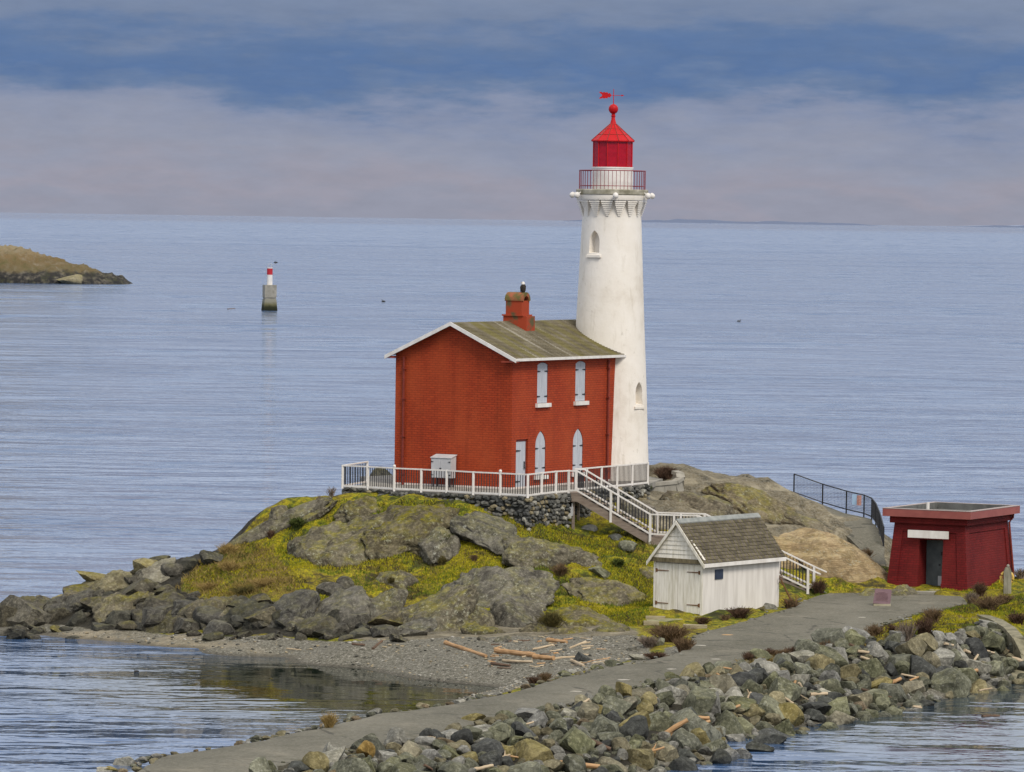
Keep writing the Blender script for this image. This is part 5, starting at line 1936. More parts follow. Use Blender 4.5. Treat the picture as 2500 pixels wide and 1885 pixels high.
# ------------------------------------------------------------------ rocks
def facet_rock(seed, cuts=9, sub=3, rough=0.10, soft=0.0):
    rnd = random.Random(seed)
    bm = bmesh.new()
    bmesh.ops.create_icosphere(bm, subdivisions=sub, radius=1.0)
    planes = []
    for _ in range(cuts):
        n = Vector((rnd.gauss(0, 1), rnd.gauss(0, 1), rnd.gauss(0, 1))).normalized()
        planes.append((n, rnd.uniform(0.42, 0.8)))
    off = Vector((seed * 3.1, seed * 1.7, seed * 0.9))
    for v in bm.verts:
        for n, d in planes:
            k = v.co.dot(n) - d
            if k > 0:
                v.co -= n * k * (1 - soft)
        nn = mnoise.fractal(v.co * 1.6 + off, 0.8, 2.1, 5)
        n2 = mnoise.fractal(v.co * 5.0 + off, 0.7, 2.1, 3)
        v.co += v.co.normalized() * (nn * rough + n2 * rough * 0.35)
    # normalise to unit half-extent
    mx = [max(abs(v.co[i]) for v in bm.verts) for i in range(3)]
    for v in bm.verts:
        v.co = Vector((v.co.x / mx[0], v.co.y / mx[1], v.co.z / mx[2]))
    me_ = bpy.data.meshes.new('boulder')
    bm.to_mesh(me_)
    bm.free()
    me_.polygons.foreach_set('use_smooth', [True] * len(me_.polygons))
    me_.set_sharp_from_angle(angle=R(32))
    return me_


ROCKT = [facet_rock(k, 11 + k % 6, 3, 0.045 + 0.02 * (k % 3)) for k in range(18)]
_rc = {}


def rock_with(k, m_):
    key = (k, m_.name)
    if key not in _rc:
        c = ROCKT[k].copy()
        c.materials.append(m_)
        _rc[key] = c
    return _rc[key]


def outcrop(px, py, hw, hh, tilt, depth, mat, seed, label, name='rock_outcrop', rough=0.16, cuts=13, lift=0.0, group='rock outcrops on the hill', sub=5, gro=0.13):
    p = hit(px, py)
    sc_ = p.y / F
    a, S_ = hw * sc_, 2 * hh * sc_
    depth = min(depth, S_ / 1.05)
    c = math.sqrt(max(S_ * S_ - 0.76 * depth * S_, (0.35 * S_) ** 2))
    dn = max(0.0, (math.sqrt(c * c + (0.38 * depth) ** 2) - 0.38 * depth) / 2 / 0.38)
    bm = bmesh.new()
    bmesh.ops.create_icosphere(bm, subdivisions=sub, radius=1.0)
    rnd = random.Random(seed)
    off = Vector((seed * 2.3, seed * 5.1, seed))
    planes = [(Vector((rnd.gauss(0, 1), -abs(rnd.gauss(0, 1)), rnd.gauss(0.3, 0.7))).normalized(), rnd.uniform(0.58, 0.92)) for _ in range(cuts)]
    ca, sa = math.cos(R(tilt)), math.sin(R(tilt))
    for v in bm.verts:
        q = v.co.copy()
        for n, d in planes:
            k = q.dot(n) - d
            if k > 0:
                q -= n * k * 0.94
        w_ = Vector((q.x * a, q.y * depth, q.z * c))
        n1 = mnoise.fractal(w_ * 0.55 + off, 0.9, 2.0, 5)
        n2 = mnoise.fractal(w_ * 2.2 + off, 0.8, 2.0, 5)
        # joint grooves running with the grain
        gr = abs(math.sin((w_.x * 0.5 + w_.z * 2.0 + n1 * 1.5) * 1.1 + seed))
        n3 = mnoise.ridged_multi_fractal(w_ * 1.1 + off * 2, 0.9, 2.1, 4, 1.0, 2.0)
        q = q * (1 + n1 * rough * 1.6 + n2 * rough * 0.7 + (n3 - 1.0) * rough * 0.35 - gro * (1 - min(1, gr * 5)))
        x, z = q.x * a, q.z * c
        v.co = Vector((x * ca + z * sa, q.y * depth, -x * sa + z * ca + q.y * depth * 0.38))
    me_ = bpy.data.meshes.new(name)
    bm.to_mesh(me_)
    bm.free()
    me_.polygons.foreach_set('use_smooth', [True] * len(me_.polygons))
    me_.materials.append(mat)
    py_ = p.y - dn
    o = link(name, me_, None, Vector((p.x, py_, max(hgt(p.x, py_), p.z - 0.38 * dn - 0.1) - 0.05 + lift)))
    tag(o, label, 'rock', group)
    return o


OC = [
    (835, 1325, 150, 62, -22, 1.6, 'long grey whaleback outcrop on the upper left slope of the hill'),
    (985, 1282, 165, 54, -6, 1.7, 'broad smooth grey outcrop below the middle of the terrace wall'),
    (1195, 1285, 95, 38, 14, 1.1, 'grey outcrop with pale lichen against the foot of the stone wall'),
    (1075, 1322, 62, 38, 5, 1.0, 'low cracked grey outcrop between moss patches in mid slope'),
    (1320, 1358, 152, 40, 6, 1.5, 'wide flat grey dome of rock under the terrace corner'),
    (1200, 1438, 155, 58, -8, 1.9, 'largest rounded grey outcrop in the middle of the lower slope'),
    (1070, 1516, 130, 62, -34, 1.4, 'steep lichen-spotted outcrop sloping left down to the beach'),
    (1130, 1528, 80, 42, -10, 1.1, 'lichen-white rock face above the long straight log'),
    (1252, 1516, 76, 50, 0, 1.3, 'round bulging outcrop above the beach between two moss bands'),
    (1480, 1452, 122, 36, 10, 1.3, 'low rounded outcrop left of the white shed'),
    (1430, 1522, 84, 36, 4, 1.0, 'dark mossy outcrop above the driftwood on the beach'),
    (1490, 1540, 46, 20, 0, 0.7, 'small rounded outcrop at the back of the beach by the slipway'),
    (870, 1238, 85, 30, -6, 1.2, 'greenish low outcrop below the left end of the terrace fence'),
    (965, 1420, 55, 24, 0, 0.9, 'small grey hump among moss at the centre of the slope'),
    (1025, 1318, 60, 28, -15, 0.9, 'small ledge of grey rock below the smooth upper outcrop'),
    (1590, 1400, 45, 22, 4, 0.8, 'brown low outcrop just left of the shed roof'),
    (1010, 1540, 60, 26, -20, 0.8, 'low dark rock at the left end of the beach rocks'),
    (1180, 1546, 70, 18, 4, 0.6, 'flat rock foot right behind the long straight log'),
    (1335, 1540, 60, 24, 0, 0.7, 'rock foot below the dark hanging bush'),
    (1400, 1546, 46, 18, 0, 0.6, 'small rock foot behind the short top log'),
    (760, 1250, 80, 18, -25, 1.0, 'flat grey ledge on the skyline side of the moss slope'),
]
for i, (px, py, hw, hh, tl, dp, lb) in enumerate(OC):
    outcrop(px, py, hw, hh, tl, dp, M['rock'], 20 + i, lb)
outcrop(2032, 1366, 165, 54, 23, 2.4, M['tanrock'], 61, 'large tan slab of bare rock between the stairs and the kiosk', cuts=2, rough=0.05, gro=0.03)
outcrop(1900, 1338, 75, 38, 12, 1.5, M['tanrock'], 63, 'tan rock shoulder rising behind the shed roof', cuts=2, rough=0.05, gro=0.03)
outcrop(672, 1275, 150, 17, -27, 1.5, M['rock'], 64, 'long bare grey slab along the left skyline of the hill', cuts=3, rough=0.08)
for i, (px, py, hw, hh, tl, dp, mk_, lb) in enumerate([
        (60, 1508, 85, 38, -18, 1.4, 'shore', 'rounded bedrock hump forming the far left tip of the point'),
        (165, 1478, 90, 32, -22, 1.4, 'shore', 'bedrock rib behind the far left tip of the point'),
        (262, 1430, 85, 34, -18, 1.3, 'shoretan', 'olive-topped bedrock crest in the middle of the point'),
        (300, 1482, 95, 42, -14, 1.5, 'shore', 'dark hollowed bedrock face below the crest of the point'),
        (385, 1408, 70, 34, -16, 1.2, 'shoretan', 'tan bedrock shoulder near the dry grass on the point'),
        (400, 1500, 95, 44, -12, 1.5, 'shore', 'craggy bedrock mass above the sand in the middle of the point'),
        (500, 1505, 80, 42, -14, 1.4, 'shore', 'craggy bedrock mass below the dry grass'),
        (610, 1512, 90, 38, -20, 1.4, 'wetrock', 'dark bedrock cliff under the lip of the grassy bluff'),
        (715, 1505, 85, 44, -26, 1.4, 'shore', 'fractured bedrock cliff in the middle of the bluff foot'),
        (830, 1505, 90, 50, -30, 1.5, 'shore', 'slanting fractured bedrock at the right end of the bluff foot'),
        (930, 1510, 90, 44, -36, 1.3, 'rock', 'slanting rock ribs between the bluff and the big outcrops')]):
    outcrop(px, py, hw, hh, tl, dp, M[mk_], 120 + i, lb, rough=0.2, cuts=18, gro=0.2, group='bedrock along the left shore')
outcrop(683, 1250, 34, 22, -10, 0.8, M['shore'], 65, 'brown knob of rock on the left skyline below the terrace')
outcrop(1715, 1232, 100, 28, 14, 1.3, M['ridge'], 66, 'streaked brown rock ledge behind the upper stairs', rough=0.16)
outcrop(1850, 1235, 130, 40, 22, 1.6, M['ridge'], 67, 'long streaked rock ridge falling right towards the path', rough=0.16)
outcrop(1560, 1250, 60, 30, 15, 1.0, M['ridge'], 68, 'brown rock hump below the tower fence behind the stairs', rough=0.16)
outcrop(1745, 1245, 40, 18, 4, 0.9, M['wetrock'], 69, 'dark overhanging rock behind the stair landing', rough=0.2)
outcrop(1960, 1272, 90, 16, 24, 0.9, M['ridge'], 70, 'dark grassy rock slope above the tan slab', rough=0.18)
outcrop(2150, 1466, 85, 26, 0, 1.1, M['rock'], 71, 'low rock in the forecourt carrying the purple plaque', lift=0.0)
outcrop(2212, 1458, 42, 30, 20, 0.9, M['rock'], 72, 'pointed lichen-covered rock right of the purple plaque')
outcrop(930, 1168, 28, 20, 0, 0.5, M['wetrock'], 73, 'dark brown boulder on the terrace left of the red house', lift=0.28)
bpy.data.objects[-1] if False else None
# plaque on its rock
pq = atz(2153, 1474, 1.55)
pl = empty('plaque', pq + Vector((0, -0.35, -0.08)), 0.0, 'purple bronze plaque leaning on the rock in the forecourt', 'plaque')
q = MB()
q.add([(-0.36, 0.0, 0.12), (0.28, 0.0, 0.09), (0.36, 0.26, 0.58), (0.30, 0.29, 0.64), (-0.20, 0.29, 0.66), (-0.27, 0.27, 0.62)], [(0, 1, 2, 3, 4, 5)])
q.add([(x, y + 0.05, z - 0.02) for x, y, z in q.v[:6]], [(5, 4, 3, 2, 1, 0)])
q.f += [(k, 6 + k, 6 + (k + 1) % 6, (k + 1) % 6) for k in range(6)]
q.m += [0] * 6
q.build('plate', plain('purple_plaque', (0.095, 0.042, 0.056), (0.13, 0.062, 0.078), 4, 0.45, 0.1), pl)
q = MB()
for j in range(8):
    t0 = 0.14 + 0.09 * j
    w_ = 0.22 if j else 0.12
    q.beam((-w_ - 0.03, -0.012 + 0.262 * (1 - t0), 0.12 + 0.49 * (1 - t0)), (w_ - 0.02, -0.012 + 0.262 * (1 - t0), 0.11 + 0.49 * (1 - t0)), 0.012, 0.014)
o = q.build('raised_text_lines', plain('worn_bronze', (0.26, 0.15, 0.16), (0.3, 0.19, 0.19), 4, 0.4, 0.1), pl)
o['kind'] = 'stuff'
q = MB()
q.box(-0.34, 0.30, -0.06, 0.2, -0.1, 0.10)
q.build('stone_foot', plain('pale_foot_stone', (0.3, 0.27, 0.18), (0.42, 0.38, 0.27), 4, 0.9, 0.3), pl)

# ------------------------------------------------------------------ shore rocks on the left
SR = [(61, 1505, 62, 44, 's'), (20, 1512, 40, 36, 's'), (145, 1498, 27, 26, 's'), (190, 1514, 28, 22, 'w'), (140, 1538, 24, 11, 's'), (249, 1417, 56, 22, 't'), (212, 1444, 56, 24, 's'), (262, 1476, 60, 36, 's'),
      (339, 1444, 52, 36, 's'), (373, 1392, 46, 24, 't'), (395, 1369, 31, 12, 'w'), (466, 1378, 26, 30, 'w'), (322, 1404, 22, 12, 's'), (407, 1448, 33, 20, 's'), (339, 1476, 34, 22, 's'), (408, 1468, 24, 16, 's'),
      (384, 1506, 66, 38, 's'), (452, 1500, 56, 36, 's'), (517, 1364, 25, 28, 'w'), (425, 1395, 30, 20, 's'), (469, 1458, 26, 22, 's'), (513, 1512, 46, 30, 's'), (460, 1530, 40, 24, 's'),
      (544, 1536, 42, 24, 's'), (600, 1520, 34, 22, 'w'), (654, 1508, 46, 36, 's'), (719, 1482, 40, 32, 's'), (716, 1528, 32, 20, 's'), (772, 1536, 52, 30, 's'), (812, 1446, 35, 24, 's'), (843, 1434, 22, 26, 's'),
      (855, 1487, 48, 26, 's'), (868, 1515, 42, 34, 's'), (875, 1549, 32, 18, 'w'), (919, 1480, 52, 20, 's'), (974, 1515, 62, 22, 's'), (940, 1545, 44, 20, 's'), (822, 1512, 34, 26, 'w'), (590, 1478, 36, 22, 'w'), (640, 1468, 30, 18, 's'),
      (100, 1475, 40, 22, 's'), (165, 1465, 34, 18, 't'), (290, 1510, 34, 24, 'w'), (310, 1530, 26, 14, 's'), (240, 1530, 30, 14, 'w'), (345, 1532, 22, 12, 'w'), (95, 1540, 20, 10, 's'), (180, 1556, 17, 6, 'w'), (520, 1556, 26, 12, 'w'), (660, 1556, 26, 12, 's'),
      (560, 1500, 34, 22, 's'), (690, 1515, 30, 26, 'w'), (760, 1495, 36, 26, 's'), (1010, 1545, 30, 16, 's'), (800, 1550, 34, 14, 'w'), (980, 1562, 30, 10, 's'), (1180, 1560, 16, 7, 's'), (1225, 1562, 20, 8, 's'), (560, 1470, 26, 16, 's'), (480, 1480, 30, 20, 'w')]
PLACE = ['at the far left tip', 'on the left rocky point', 'left of the dry grass', 'at the foot of the grassy bluff', 'along the back of the beach']
rnd = random.Random(5)


def scol(px):
    return PLACE[0] if px < 120 else PLACE[1] if px < 330 else PLACE[2] if px < 520 else PLACE[3] if px < 800 else PLACE[4]


def put_rock(px, py, hw, hh, mat, label, group, k=None, dep=None, sink=0.25, name='shore_rock', p=None, rz=None, tilt=None):
    p = p or hit(px, py + hh * 0.4)
    if p.y > 190 and px < 600:
        p = aty(px, py + hh * 0.4, 186.2)
    s_ = p.y / F
    a, c = hw * s_ * 1.08, hh * s_ * 1.12
    k = rnd.randrange(18) if k is None else k
    o = link(name, rock_with(k, mat), None, (p.x, p.y + c * 0.5, p.z + c * (1 - sink) - c * 0.6), (rnd.uniform(-0.2, 0.2), rnd.uniform(-0.35, 0.35) if tilt is None else tilt, rnd.uniform(-0.25, 0.25) + (math.pi if rnd.random() < 0.5 else 0)), (a, (a + c) * 0.55 if dep is None else dep, c))
    tag(o, label, 'boulder', group)
    return o


SMAT = {'s': ('grey brown', M['shore']), 't': ('tan topped', M['shoretan']), 'w': ('dark wet-looking', M['wetrock'])}
for (px, py, hw, hh, kd_) in SR:
    nm, mt = SMAT[kd_]
    sz = 'large' if hw >= 45 else 'middling' if hw >= 28 else 'small'
    put_rock(px, py, hw * 1.12, hh * 1.15, mt, f'{sz} {nm} boulder {scol(px)}', f'boulders {scol(px)}')
# lesser stones wedged between them, later joined with the other rubble
LESS = []
for k in range(110):
    t = rnd.random()
    px = rnd.uniform(20, 900)
    py = (1470 + 60 * (px / 900) if px > 420 else 1535 - 0.36 * px) + rnd.uniform(0, 70 if px > 420 else 110) * (0.2 + 0.8 * t)
    py = min(py, 1560)
    p = hit(px, py)
    if p.y > 190:
        continue
    s_ = rnd.uniform(9, 24) * p.y / F
    LESS.append((rnd.randrange(18), 5 + rnd.choice([0, 0, 0, 1]), (p.x, p.y, p.z + s_ * 0.15), (rnd.uniform(-0.5, 0.5), rnd.uniform(-0.5, 0.5), rnd.uniform(0, 6)), (s_ * 1.3, s_, s_ * rnd.uniform(0.5, 0.9))))
for (px, py, hw, hh, mk, lb) in [(1535, 1338, 26, 20, 0, 'angular grey-green boulder in the grass under the stairs'), (1470, 1398, 33, 14, 0, 'pale grey-green boulder lying in the bright grass left of the shed'), (1500, 1310, 20, 12, 3, 'dark stone under the stairs by the wall'), (1440, 1290, 22, 10, 1, 'pale flat stone at the foot of the stair post'),
                                 (1420, 1606, 28, 16, 3, 'dark hollow boulder among the beach driftwood'), (1560, 1607, 32, 10, 1, 'pale flat slab at the road edge below the brown bushes'), (1500, 1622, 24, 12, 0, 'grey-green angular boulder at the left road edge'), (1460, 1630, 18, 10, 0, 'small grey boulder at the left road edge'), (1400, 1640, 20, 10, 1, 'pale stone at the left road edge above the beach'), (1380, 1645, 18, 9, 0, 'small grey-green stone at the road edge near the dry bush'),
                                 (1610, 1570, 22, 14, 0, 'grey-green boulder under the brown bushes by the road'), (1540, 1585, 16, 10, 1, 'pale stone on the upper beach by the bushes'), (1575, 1560, 14, 9, 2, 'tan stone on the upper beach below the slipway'),
                                 (917, 1738, 22, 12, 1, 'pale boulder on the far edge of the causeway'), (858, 1752, 15, 14, 0, 'grey boulder on the far edge of the causeway beside the pale one'), (1030, 1722, 20, 9, 2, 'tan stone on the far verge of the causeway'), (1118, 1714, 17, 8, 1, 'low pale stone on the far verge of the causeway'), (1175, 1700, 20, 7, 2, 'flat tan stone on the verge where the causeway meets the beach'), (305, 1862, 30, 22, 1, 'large white-faced boulder at the left end of the causeway'), (275, 1880, 26, 14, 2, 'tan boulder at the bottom left end of the causeway'), (345, 1858, 18, 10, 1, 'pale stone behind the white-faced boulder on the causeway'), (250, 1882, 24, 10, 1, 'low pale boulder at the bottom left corner of the causeway'),
                                 (1860, 1487, 14, 10, 2, 'tan stone at the foot of the white shed wall'), (1880, 1482, 18, 13, 1, 'pale rounded stone near the anchor by the shed')]:
    put_rock(px, py, hw, hh, RIP[mk][1], lb, None)
for k in range(90):
    t = rnd.random()
    i = rnd.randrange(1, 15)
    p = RL[i].lerp(RL[i + 1], t)
    d = (RL[i + 1] - RL[i]).normalized()
    nrm = Vector((-d.y, d.x, 0))
    q = p + nrm * rnd.uniform(0.05, 0.5)
    s_ = rnd.uniform(0.05, 0.16)
    LESS.append((rnd.randrange(18), rnd.choice([0, 1, 1, 2, 2, 4]), (q.x, q.y, p.z - 0.08 + s_ * 0.25), (rnd.uniform(-0.3, 0.3), rnd.uniform(-0.3, 0.3), rnd.uniform(0, 6)), (s_ * 1.3, s_, s_ * 0.7)))

for pl_, i0, i1, sgn in ((RL, 14, 28, -1), (RR, 14, 22, 1), (RR, 2, 14, -1)):
    for k in range(70):
        i = rnd.randrange(i0, i1)
        p = pl_[i].lerp(pl_[i + 1], rnd.random()) + Vector((rnd.uniform(-0.3, 0.3), rnd.uniform(-0.5, 0.5), 0))
        s_ = rnd.uniform(0.025, 0.08)
        LESS.append((rnd.randrange(18), rnd.choice([0, 1, 1, 2]), (p.x, p.y, p.z + s_ * 0.2), (0, 0, rnd.uniform(0, 6)), (s_ * 1.3, s_, s_ * 0.6)))
# ------------------------------------------------------------------ boulder slope below the road
BIG = [(1700, 1730, 48, 52, 0), (1735, 1735, 40, 44, 1), (1640, 1705, 45, 42, 1), (1880, 1745, 42, 44, 0), (1930, 1760, 40, 40, 2), (1780, 1780, 44, 40, 0), (1990, 1735, 62, 24, 3), (1990, 1755, 40, 22, 3), (1700, 1800, 70, 52, 0), (1620, 1845, 36, 32, 2), (1480, 1790, 42, 36, 0), (1430, 1750, 34, 32, 2), (1410, 1825, 44, 42, 0), (1300, 1850, 52, 40, 2), (1275, 1795, 36, 28, 3), (1545, 1790, 46, 42, 3), (1600, 1770, 44, 44, 0), (1500, 1730, 44, 30, 0), (1560, 1700, 38, 22, 2),
       (1300, 1752, 48, 20, 1), (1180, 1790, 30, 20, 1), (1100, 1800, 34, 26, 1), (1155, 1760, 36, 16, 2), (1000, 1840, 36, 26, 2), (1050, 1850, 28, 30, 1), (1090, 1840, 30, 20, 0), (1190, 1840, 40, 34, 3), (940, 1850, 30, 18, 1), (1140, 1860, 40, 20, 2), (1030, 1812, 34, 14, 1), (2050, 1740, 44, 36, 0), (2120, 1640, 44, 40, 0), (2200, 1625, 42, 30, 0), (2250, 1640, 40, 40, 3), (2290, 1620, 40, 36, 1), (2380, 1590, 36, 30, 3), (2420, 1580, 40, 34, 0), (2310, 1680, 60, 36, 0), (2360, 1660, 36, 36, 0), (2150, 1680, 44, 26, 2), (2180, 1700, 40, 34, 0), (2430, 1640, 36, 24, 0), (1870, 1640, 40, 24, 1), (1960, 1640, 34, 26, 0), (1800, 1650, 30, 24, 2), (1840, 1690, 32, 26, 0), (2030, 1690, 36, 28, 0), (1880, 1810, 44, 18, 3), (1850, 1830, 40, 20, 3), (1560, 1860, 40, 34, 2), (2380, 1635, 40, 26, 1), (2020, 1660, 30, 30, 1), (2070, 1650, 36, 28, 2), (1760, 1680, 36, 30, 2)]


def zone(px):
    return ('at the bottom of the picture' if px < 1350 else 'nearest the right-hand water' if px < 1750 else 'in the middle of the rock slope' if px < 2050 else 'below the grass bank' if px < 2330 else 'beside the concrete ramp wall')


def where(h_):
    return 'along the road edge' if h_ > 0.95 else 'in mid slope' if h_ > 0.45 else 'near the waterline'


def shape(a, c):
    return 'flat' if c < a * 0.62 else 'tall' if c > a * 1.02 else 'blocky'


def zone(px):
    for lim, t in ((1060, 'at the bottom left'), (1250, 'left of the orange log'), (1420, 'above the orange log'), (1600, 'left of the driftwood heap'), (1760, 'around the driftwood heap'), (1900, 'right of the driftwood heap'), (2030, 'by the upright sticks'), (2180, 'below the pale logs'), (2340, 'below the grass bank')):
        if px < lim:
            return t
    return 'beside the ramp wall'


def szw(a):
    return 'huge' if a > 0.5 else 'big' if a > 0.34 else 'mid-sized' if a > 0.22 else 'small'


placed = []
for (px, py, hw, hh, mk) in BIG:
    p = hit(px, py + hh * 0.3)
    a = hw * p.y / F
    placed.append((p.x, p.y, a * 0.9))
    z = zone(px)
    put_rock(px, py, hw, hh, RIP[mk][1], f'{szw(a)} {shape(hw, hh)} {RIP[mk][0]} boulder {where(hgt(p.x, p.y))} {z}', 'boulders of the rock slope below the road', p=p, sink=0.15, name='boulder')


def proj(p):
    q = RM.transposed() @ (Vector(p) - Vector((0, 0, CAMZ)))
    return CX + F * q.x / -q.z, CY - F * q.y / -q.z


cand = []
tries = 0
xmin, xmax, ymin, ymax = -8, 22, 112, 180
sizes = [0.50] * 50 + [0.35] * 200 + [0.23] * 360 + [0.13] * 600
for s0 in sizes:
    for _ in range(60):
        x, y = rnd.uniform(xmin, xmax), rnd.uniform(ymin, ymax)
        if not in_poly(np.array([x]), np.array([y]), slope_poly)[0]:
            continue
        h_ = hgt(x, y)
        if h_ < -0.25:
            continue
        px, py = proj((x, y, h_))
        if not (-60 < px < 2560 and py < 1960):
            continue
        s_ = s0 * rnd.uniform(0.8, 1.2)
        ok = True
        for (qx, qy, qs) in placed:
            if abs(qx - x) < 1.5 and abs(qy - y) < 1.5 and math.hypot(qx - x, qy - y) < (qs + s_) * 0.72:
                ok = False
                break
        if ok:
            placed.append((x, y, s_))
            cand.append((s_, x, y, h_, px, py))
            break
cand.sort(reverse=True)
nind = 300 - len(BIG)
rest = []
for i, (s_, x, y, h_, px, py) in enumerate(cand):
    mk = rnd.choices([0, 1, 2, 3, 4], [0.46, 0.22, 0.21, 0.09, 0.02])[0]
    k = rnd.randrange(18)
    sc3 = (s_ * rnd.uniform(0.95, 1.35), s_ * rnd.uniform(0.8, 1.1), s_ * rnd.uniform(0.62, 1.0))
    rot = (rnd.uniform(-0.6, 0.6), rnd.uniform(-0.6, 0.6), rnd.uniform(0, 6.28))
    loc = (x, y, h_ + sc3[2] * rnd.uniform(0.15, 0.55))
    if i < nind and px < 2520 and py < 1920:
        o = link('boulder', rock_with(k, RIP[mk][1]), None, loc, rot, sc3)
        z = zone(px)
        tag(o, f'{szw(s_)} {shape(sc3[0], sc3[2])} {RIP[mk][0]} boulder {where(h_)} {z}', 'boulder', 'boulders of the rock slope below the road')
    else:
        rest.append((k, mk, loc, rot, sc3))
# the small fill stones between the boulders
lowt = []
for k in range(10):
    m_ = facet_rock(200 + k, 7, 2, 0.08)
    co = np.empty(len(m_.vertices) * 3)
    m_.vertices.foreach_get('co', co)
    lowt.append((co.reshape(-1, 3), np.array([tuple(p.vertices) for p in m_.polygons])))
vs, fs, mi, b0 = [], [], [], 0
rest += LESS
for k, mk, loc, rot, sc3 in rest:
    co, fc = lowt[k % 10]
    mt = Matrix.Translation(loc) @ (Matrix.Rotation(rot[2], 4, 'Z') @ Matrix.Rotation(rot[1], 4, 'Y') @ Matrix.Rotation(rot[0], 4, 'X')) @ Matrix.Diagonal((*sc3, 1))
    m4 = np.array(mt)
    vs.append(co @ m4[:3, :3].T + m4[:3, 3])
    fs.append(fc + b0)
    mi += [mk] * len(fc)
    b0 += len(co)
if vs:
    me = bpy.data.meshes.new('rubble')
    me.from_pydata(np.concatenate(vs).tolist(), [], np.concatenate(fs).tolist())
    for _, m_ in RIP + [('', M['shore']), ('', M['wetrock'])]:
        me.materials.append(m_)
    me.polygons.foreach_set('material_index', mi)
    me.update()
    tag(link('rubble', me), 'small rubble stones in the gaps of the rock slope and shores', 'rubble', kind='stuff')
print('boulders', len(BIG) + min(nind, len(cand)), 'rubble', len(rest))

# ------------------------------------------------------------------ driftwood
M['drift'] = plain('orange_driftwood', (0.30, 0.165, 0.07), (0.50, 0.31, 0.16), 2.0, 0.8, 0.4, stretch=(1, 6, 6))
M['driftpale'] = plain('pale_driftwood', (0.36, 0.27, 0.17), (0.55, 0.44, 0.30), 2.0, 0.8, 0.4, stretch=(1, 6, 6))
M['driftdark'] = plain('dark_driftwood', (0.07, 0.045, 0.03), (0.16, 0.10, 0.065), 2.0, 0.85, 0.4, stretch=(1, 6, 6))


def log_mesh(seed, L_, r0, r1, bend, mat, fork=False):
    rr = random.Random(seed)
    q = MB()
    n = 9
    ptsl = []
    for k in range(n):
        t = k / (n - 1)
        ptsl.append(Vector(((t - 0.5) * L_, bend * math.sin(t * math.pi) + rr.uniform(-1, 1) * r0 * 0.10, rr.uniform(-1, 1) * r0 * 0.10)))
    rads = [(r0 + (r1 - r0) * k / (n - 1)) * rr.uniform(0.88, 1.1) for k in range(n)]
    q.tube(ptsl, rads, 9)
    if fork:
        a = ptsl[5]
        q.tube([a, a + Vector((L_ * 0.12, L_ * 0.05, r0 * 2)), a + Vector((L_ * 0.2, L_ * 0.12, r0 * 3.5))], [r1 * 0.8, r1 * 0.6, r1 * 0.3], 7)
    return q.mesh('driftwood', mat, smooth=True)


def log(p0, p1, thick, mat, label, group=None, seed=0, bend=0.0, fork=False, lift=0.0, name='driftwood_log', rock=False):
    """lay a log between two picture points on the ground"""
    a, b = hit(*p0), hit(*p1)
    if rock:
        # lies on the boulders: keep the visible lean, at one depth step
        m_ = hit((p0[0] + p1[0]) / 2, (p0[1] + p1[1]) / 2 + 12)
        a, b = aty(p0[0], p0[1], m_.y - 0.15), aty(p1[0], p1[1], m_.y + 0.05)
    d = b - a
    r = thick / 2 * (a.y / F)
    o = link(name, log_mesh(seed, d.length, r, r * 0.8, bend * d.length, mat, fork), None, (a + b) / 2 + Vector((0, 0, r * 0.7 + lift)), d.to_track_quat('X', 'Z').to_euler())
    tag(o, label, 'driftwood', group)


log((1088, 1573), (1187, 1606), 11, M['drift'], 'long straight orange log slanting down the beach', seed=1)
log((1211, 1594), (1303, 1605), 16, M['drift'], 'thickest orange log lying on the beach', seed=2)
log((1304, 1608), (1352, 1612), 14, M['drift'], 'short orange log end to end with the thickest one', seed=3)
log((1352, 1611), (1404, 1607), 8, M['driftpale'], 'pale branch leading from the short log to the hollow boulder', seed=4, bend=0.08)
log((1336, 1566), (1384, 1571), 11, M['drift'], 'short log at the top of the beach below the rocks', seed=5)
log((1228, 1615), (1300, 1618), 7, M['driftpale'], 'pale curved branch below the thick beach log', seed=6, bend=-0.1)
log((1200, 1622), (1245, 1628), 8, M['driftdark'], 'dark weathered log half buried in the gravel', seed=7)
log((1390, 1585), (1430, 1568), 6, M['driftpale'], 'thin pale branch pointing up the beach to the slope', seed=8)
log((1300, 1588), (1350, 1576), 6, M['driftpale'], 'thin pale stick above the thick beach log', seed=9)
log((1395, 1615), (1425, 1628), 8, M['driftpale'], 'pale stick lying below the hollow boulder', seed=10)
log((1435, 1618), (1490, 1607), 4, M['drift'], 'thin straight orange stick on the upper right beach', seed=11)
log((910, 1587), (932, 1568), 8, M['driftdark'], 'short brown log leaning at the left back of the beach', seed=12)
log((860, 1575), (890, 1577), 7, M['driftdark'], 'dark rotten log end by the rocks on the beach', seed=13)
log((700, 1585), (735, 1588), 4, M['driftpale'], 'small pale stick on the sand left of the beach', seed=14)
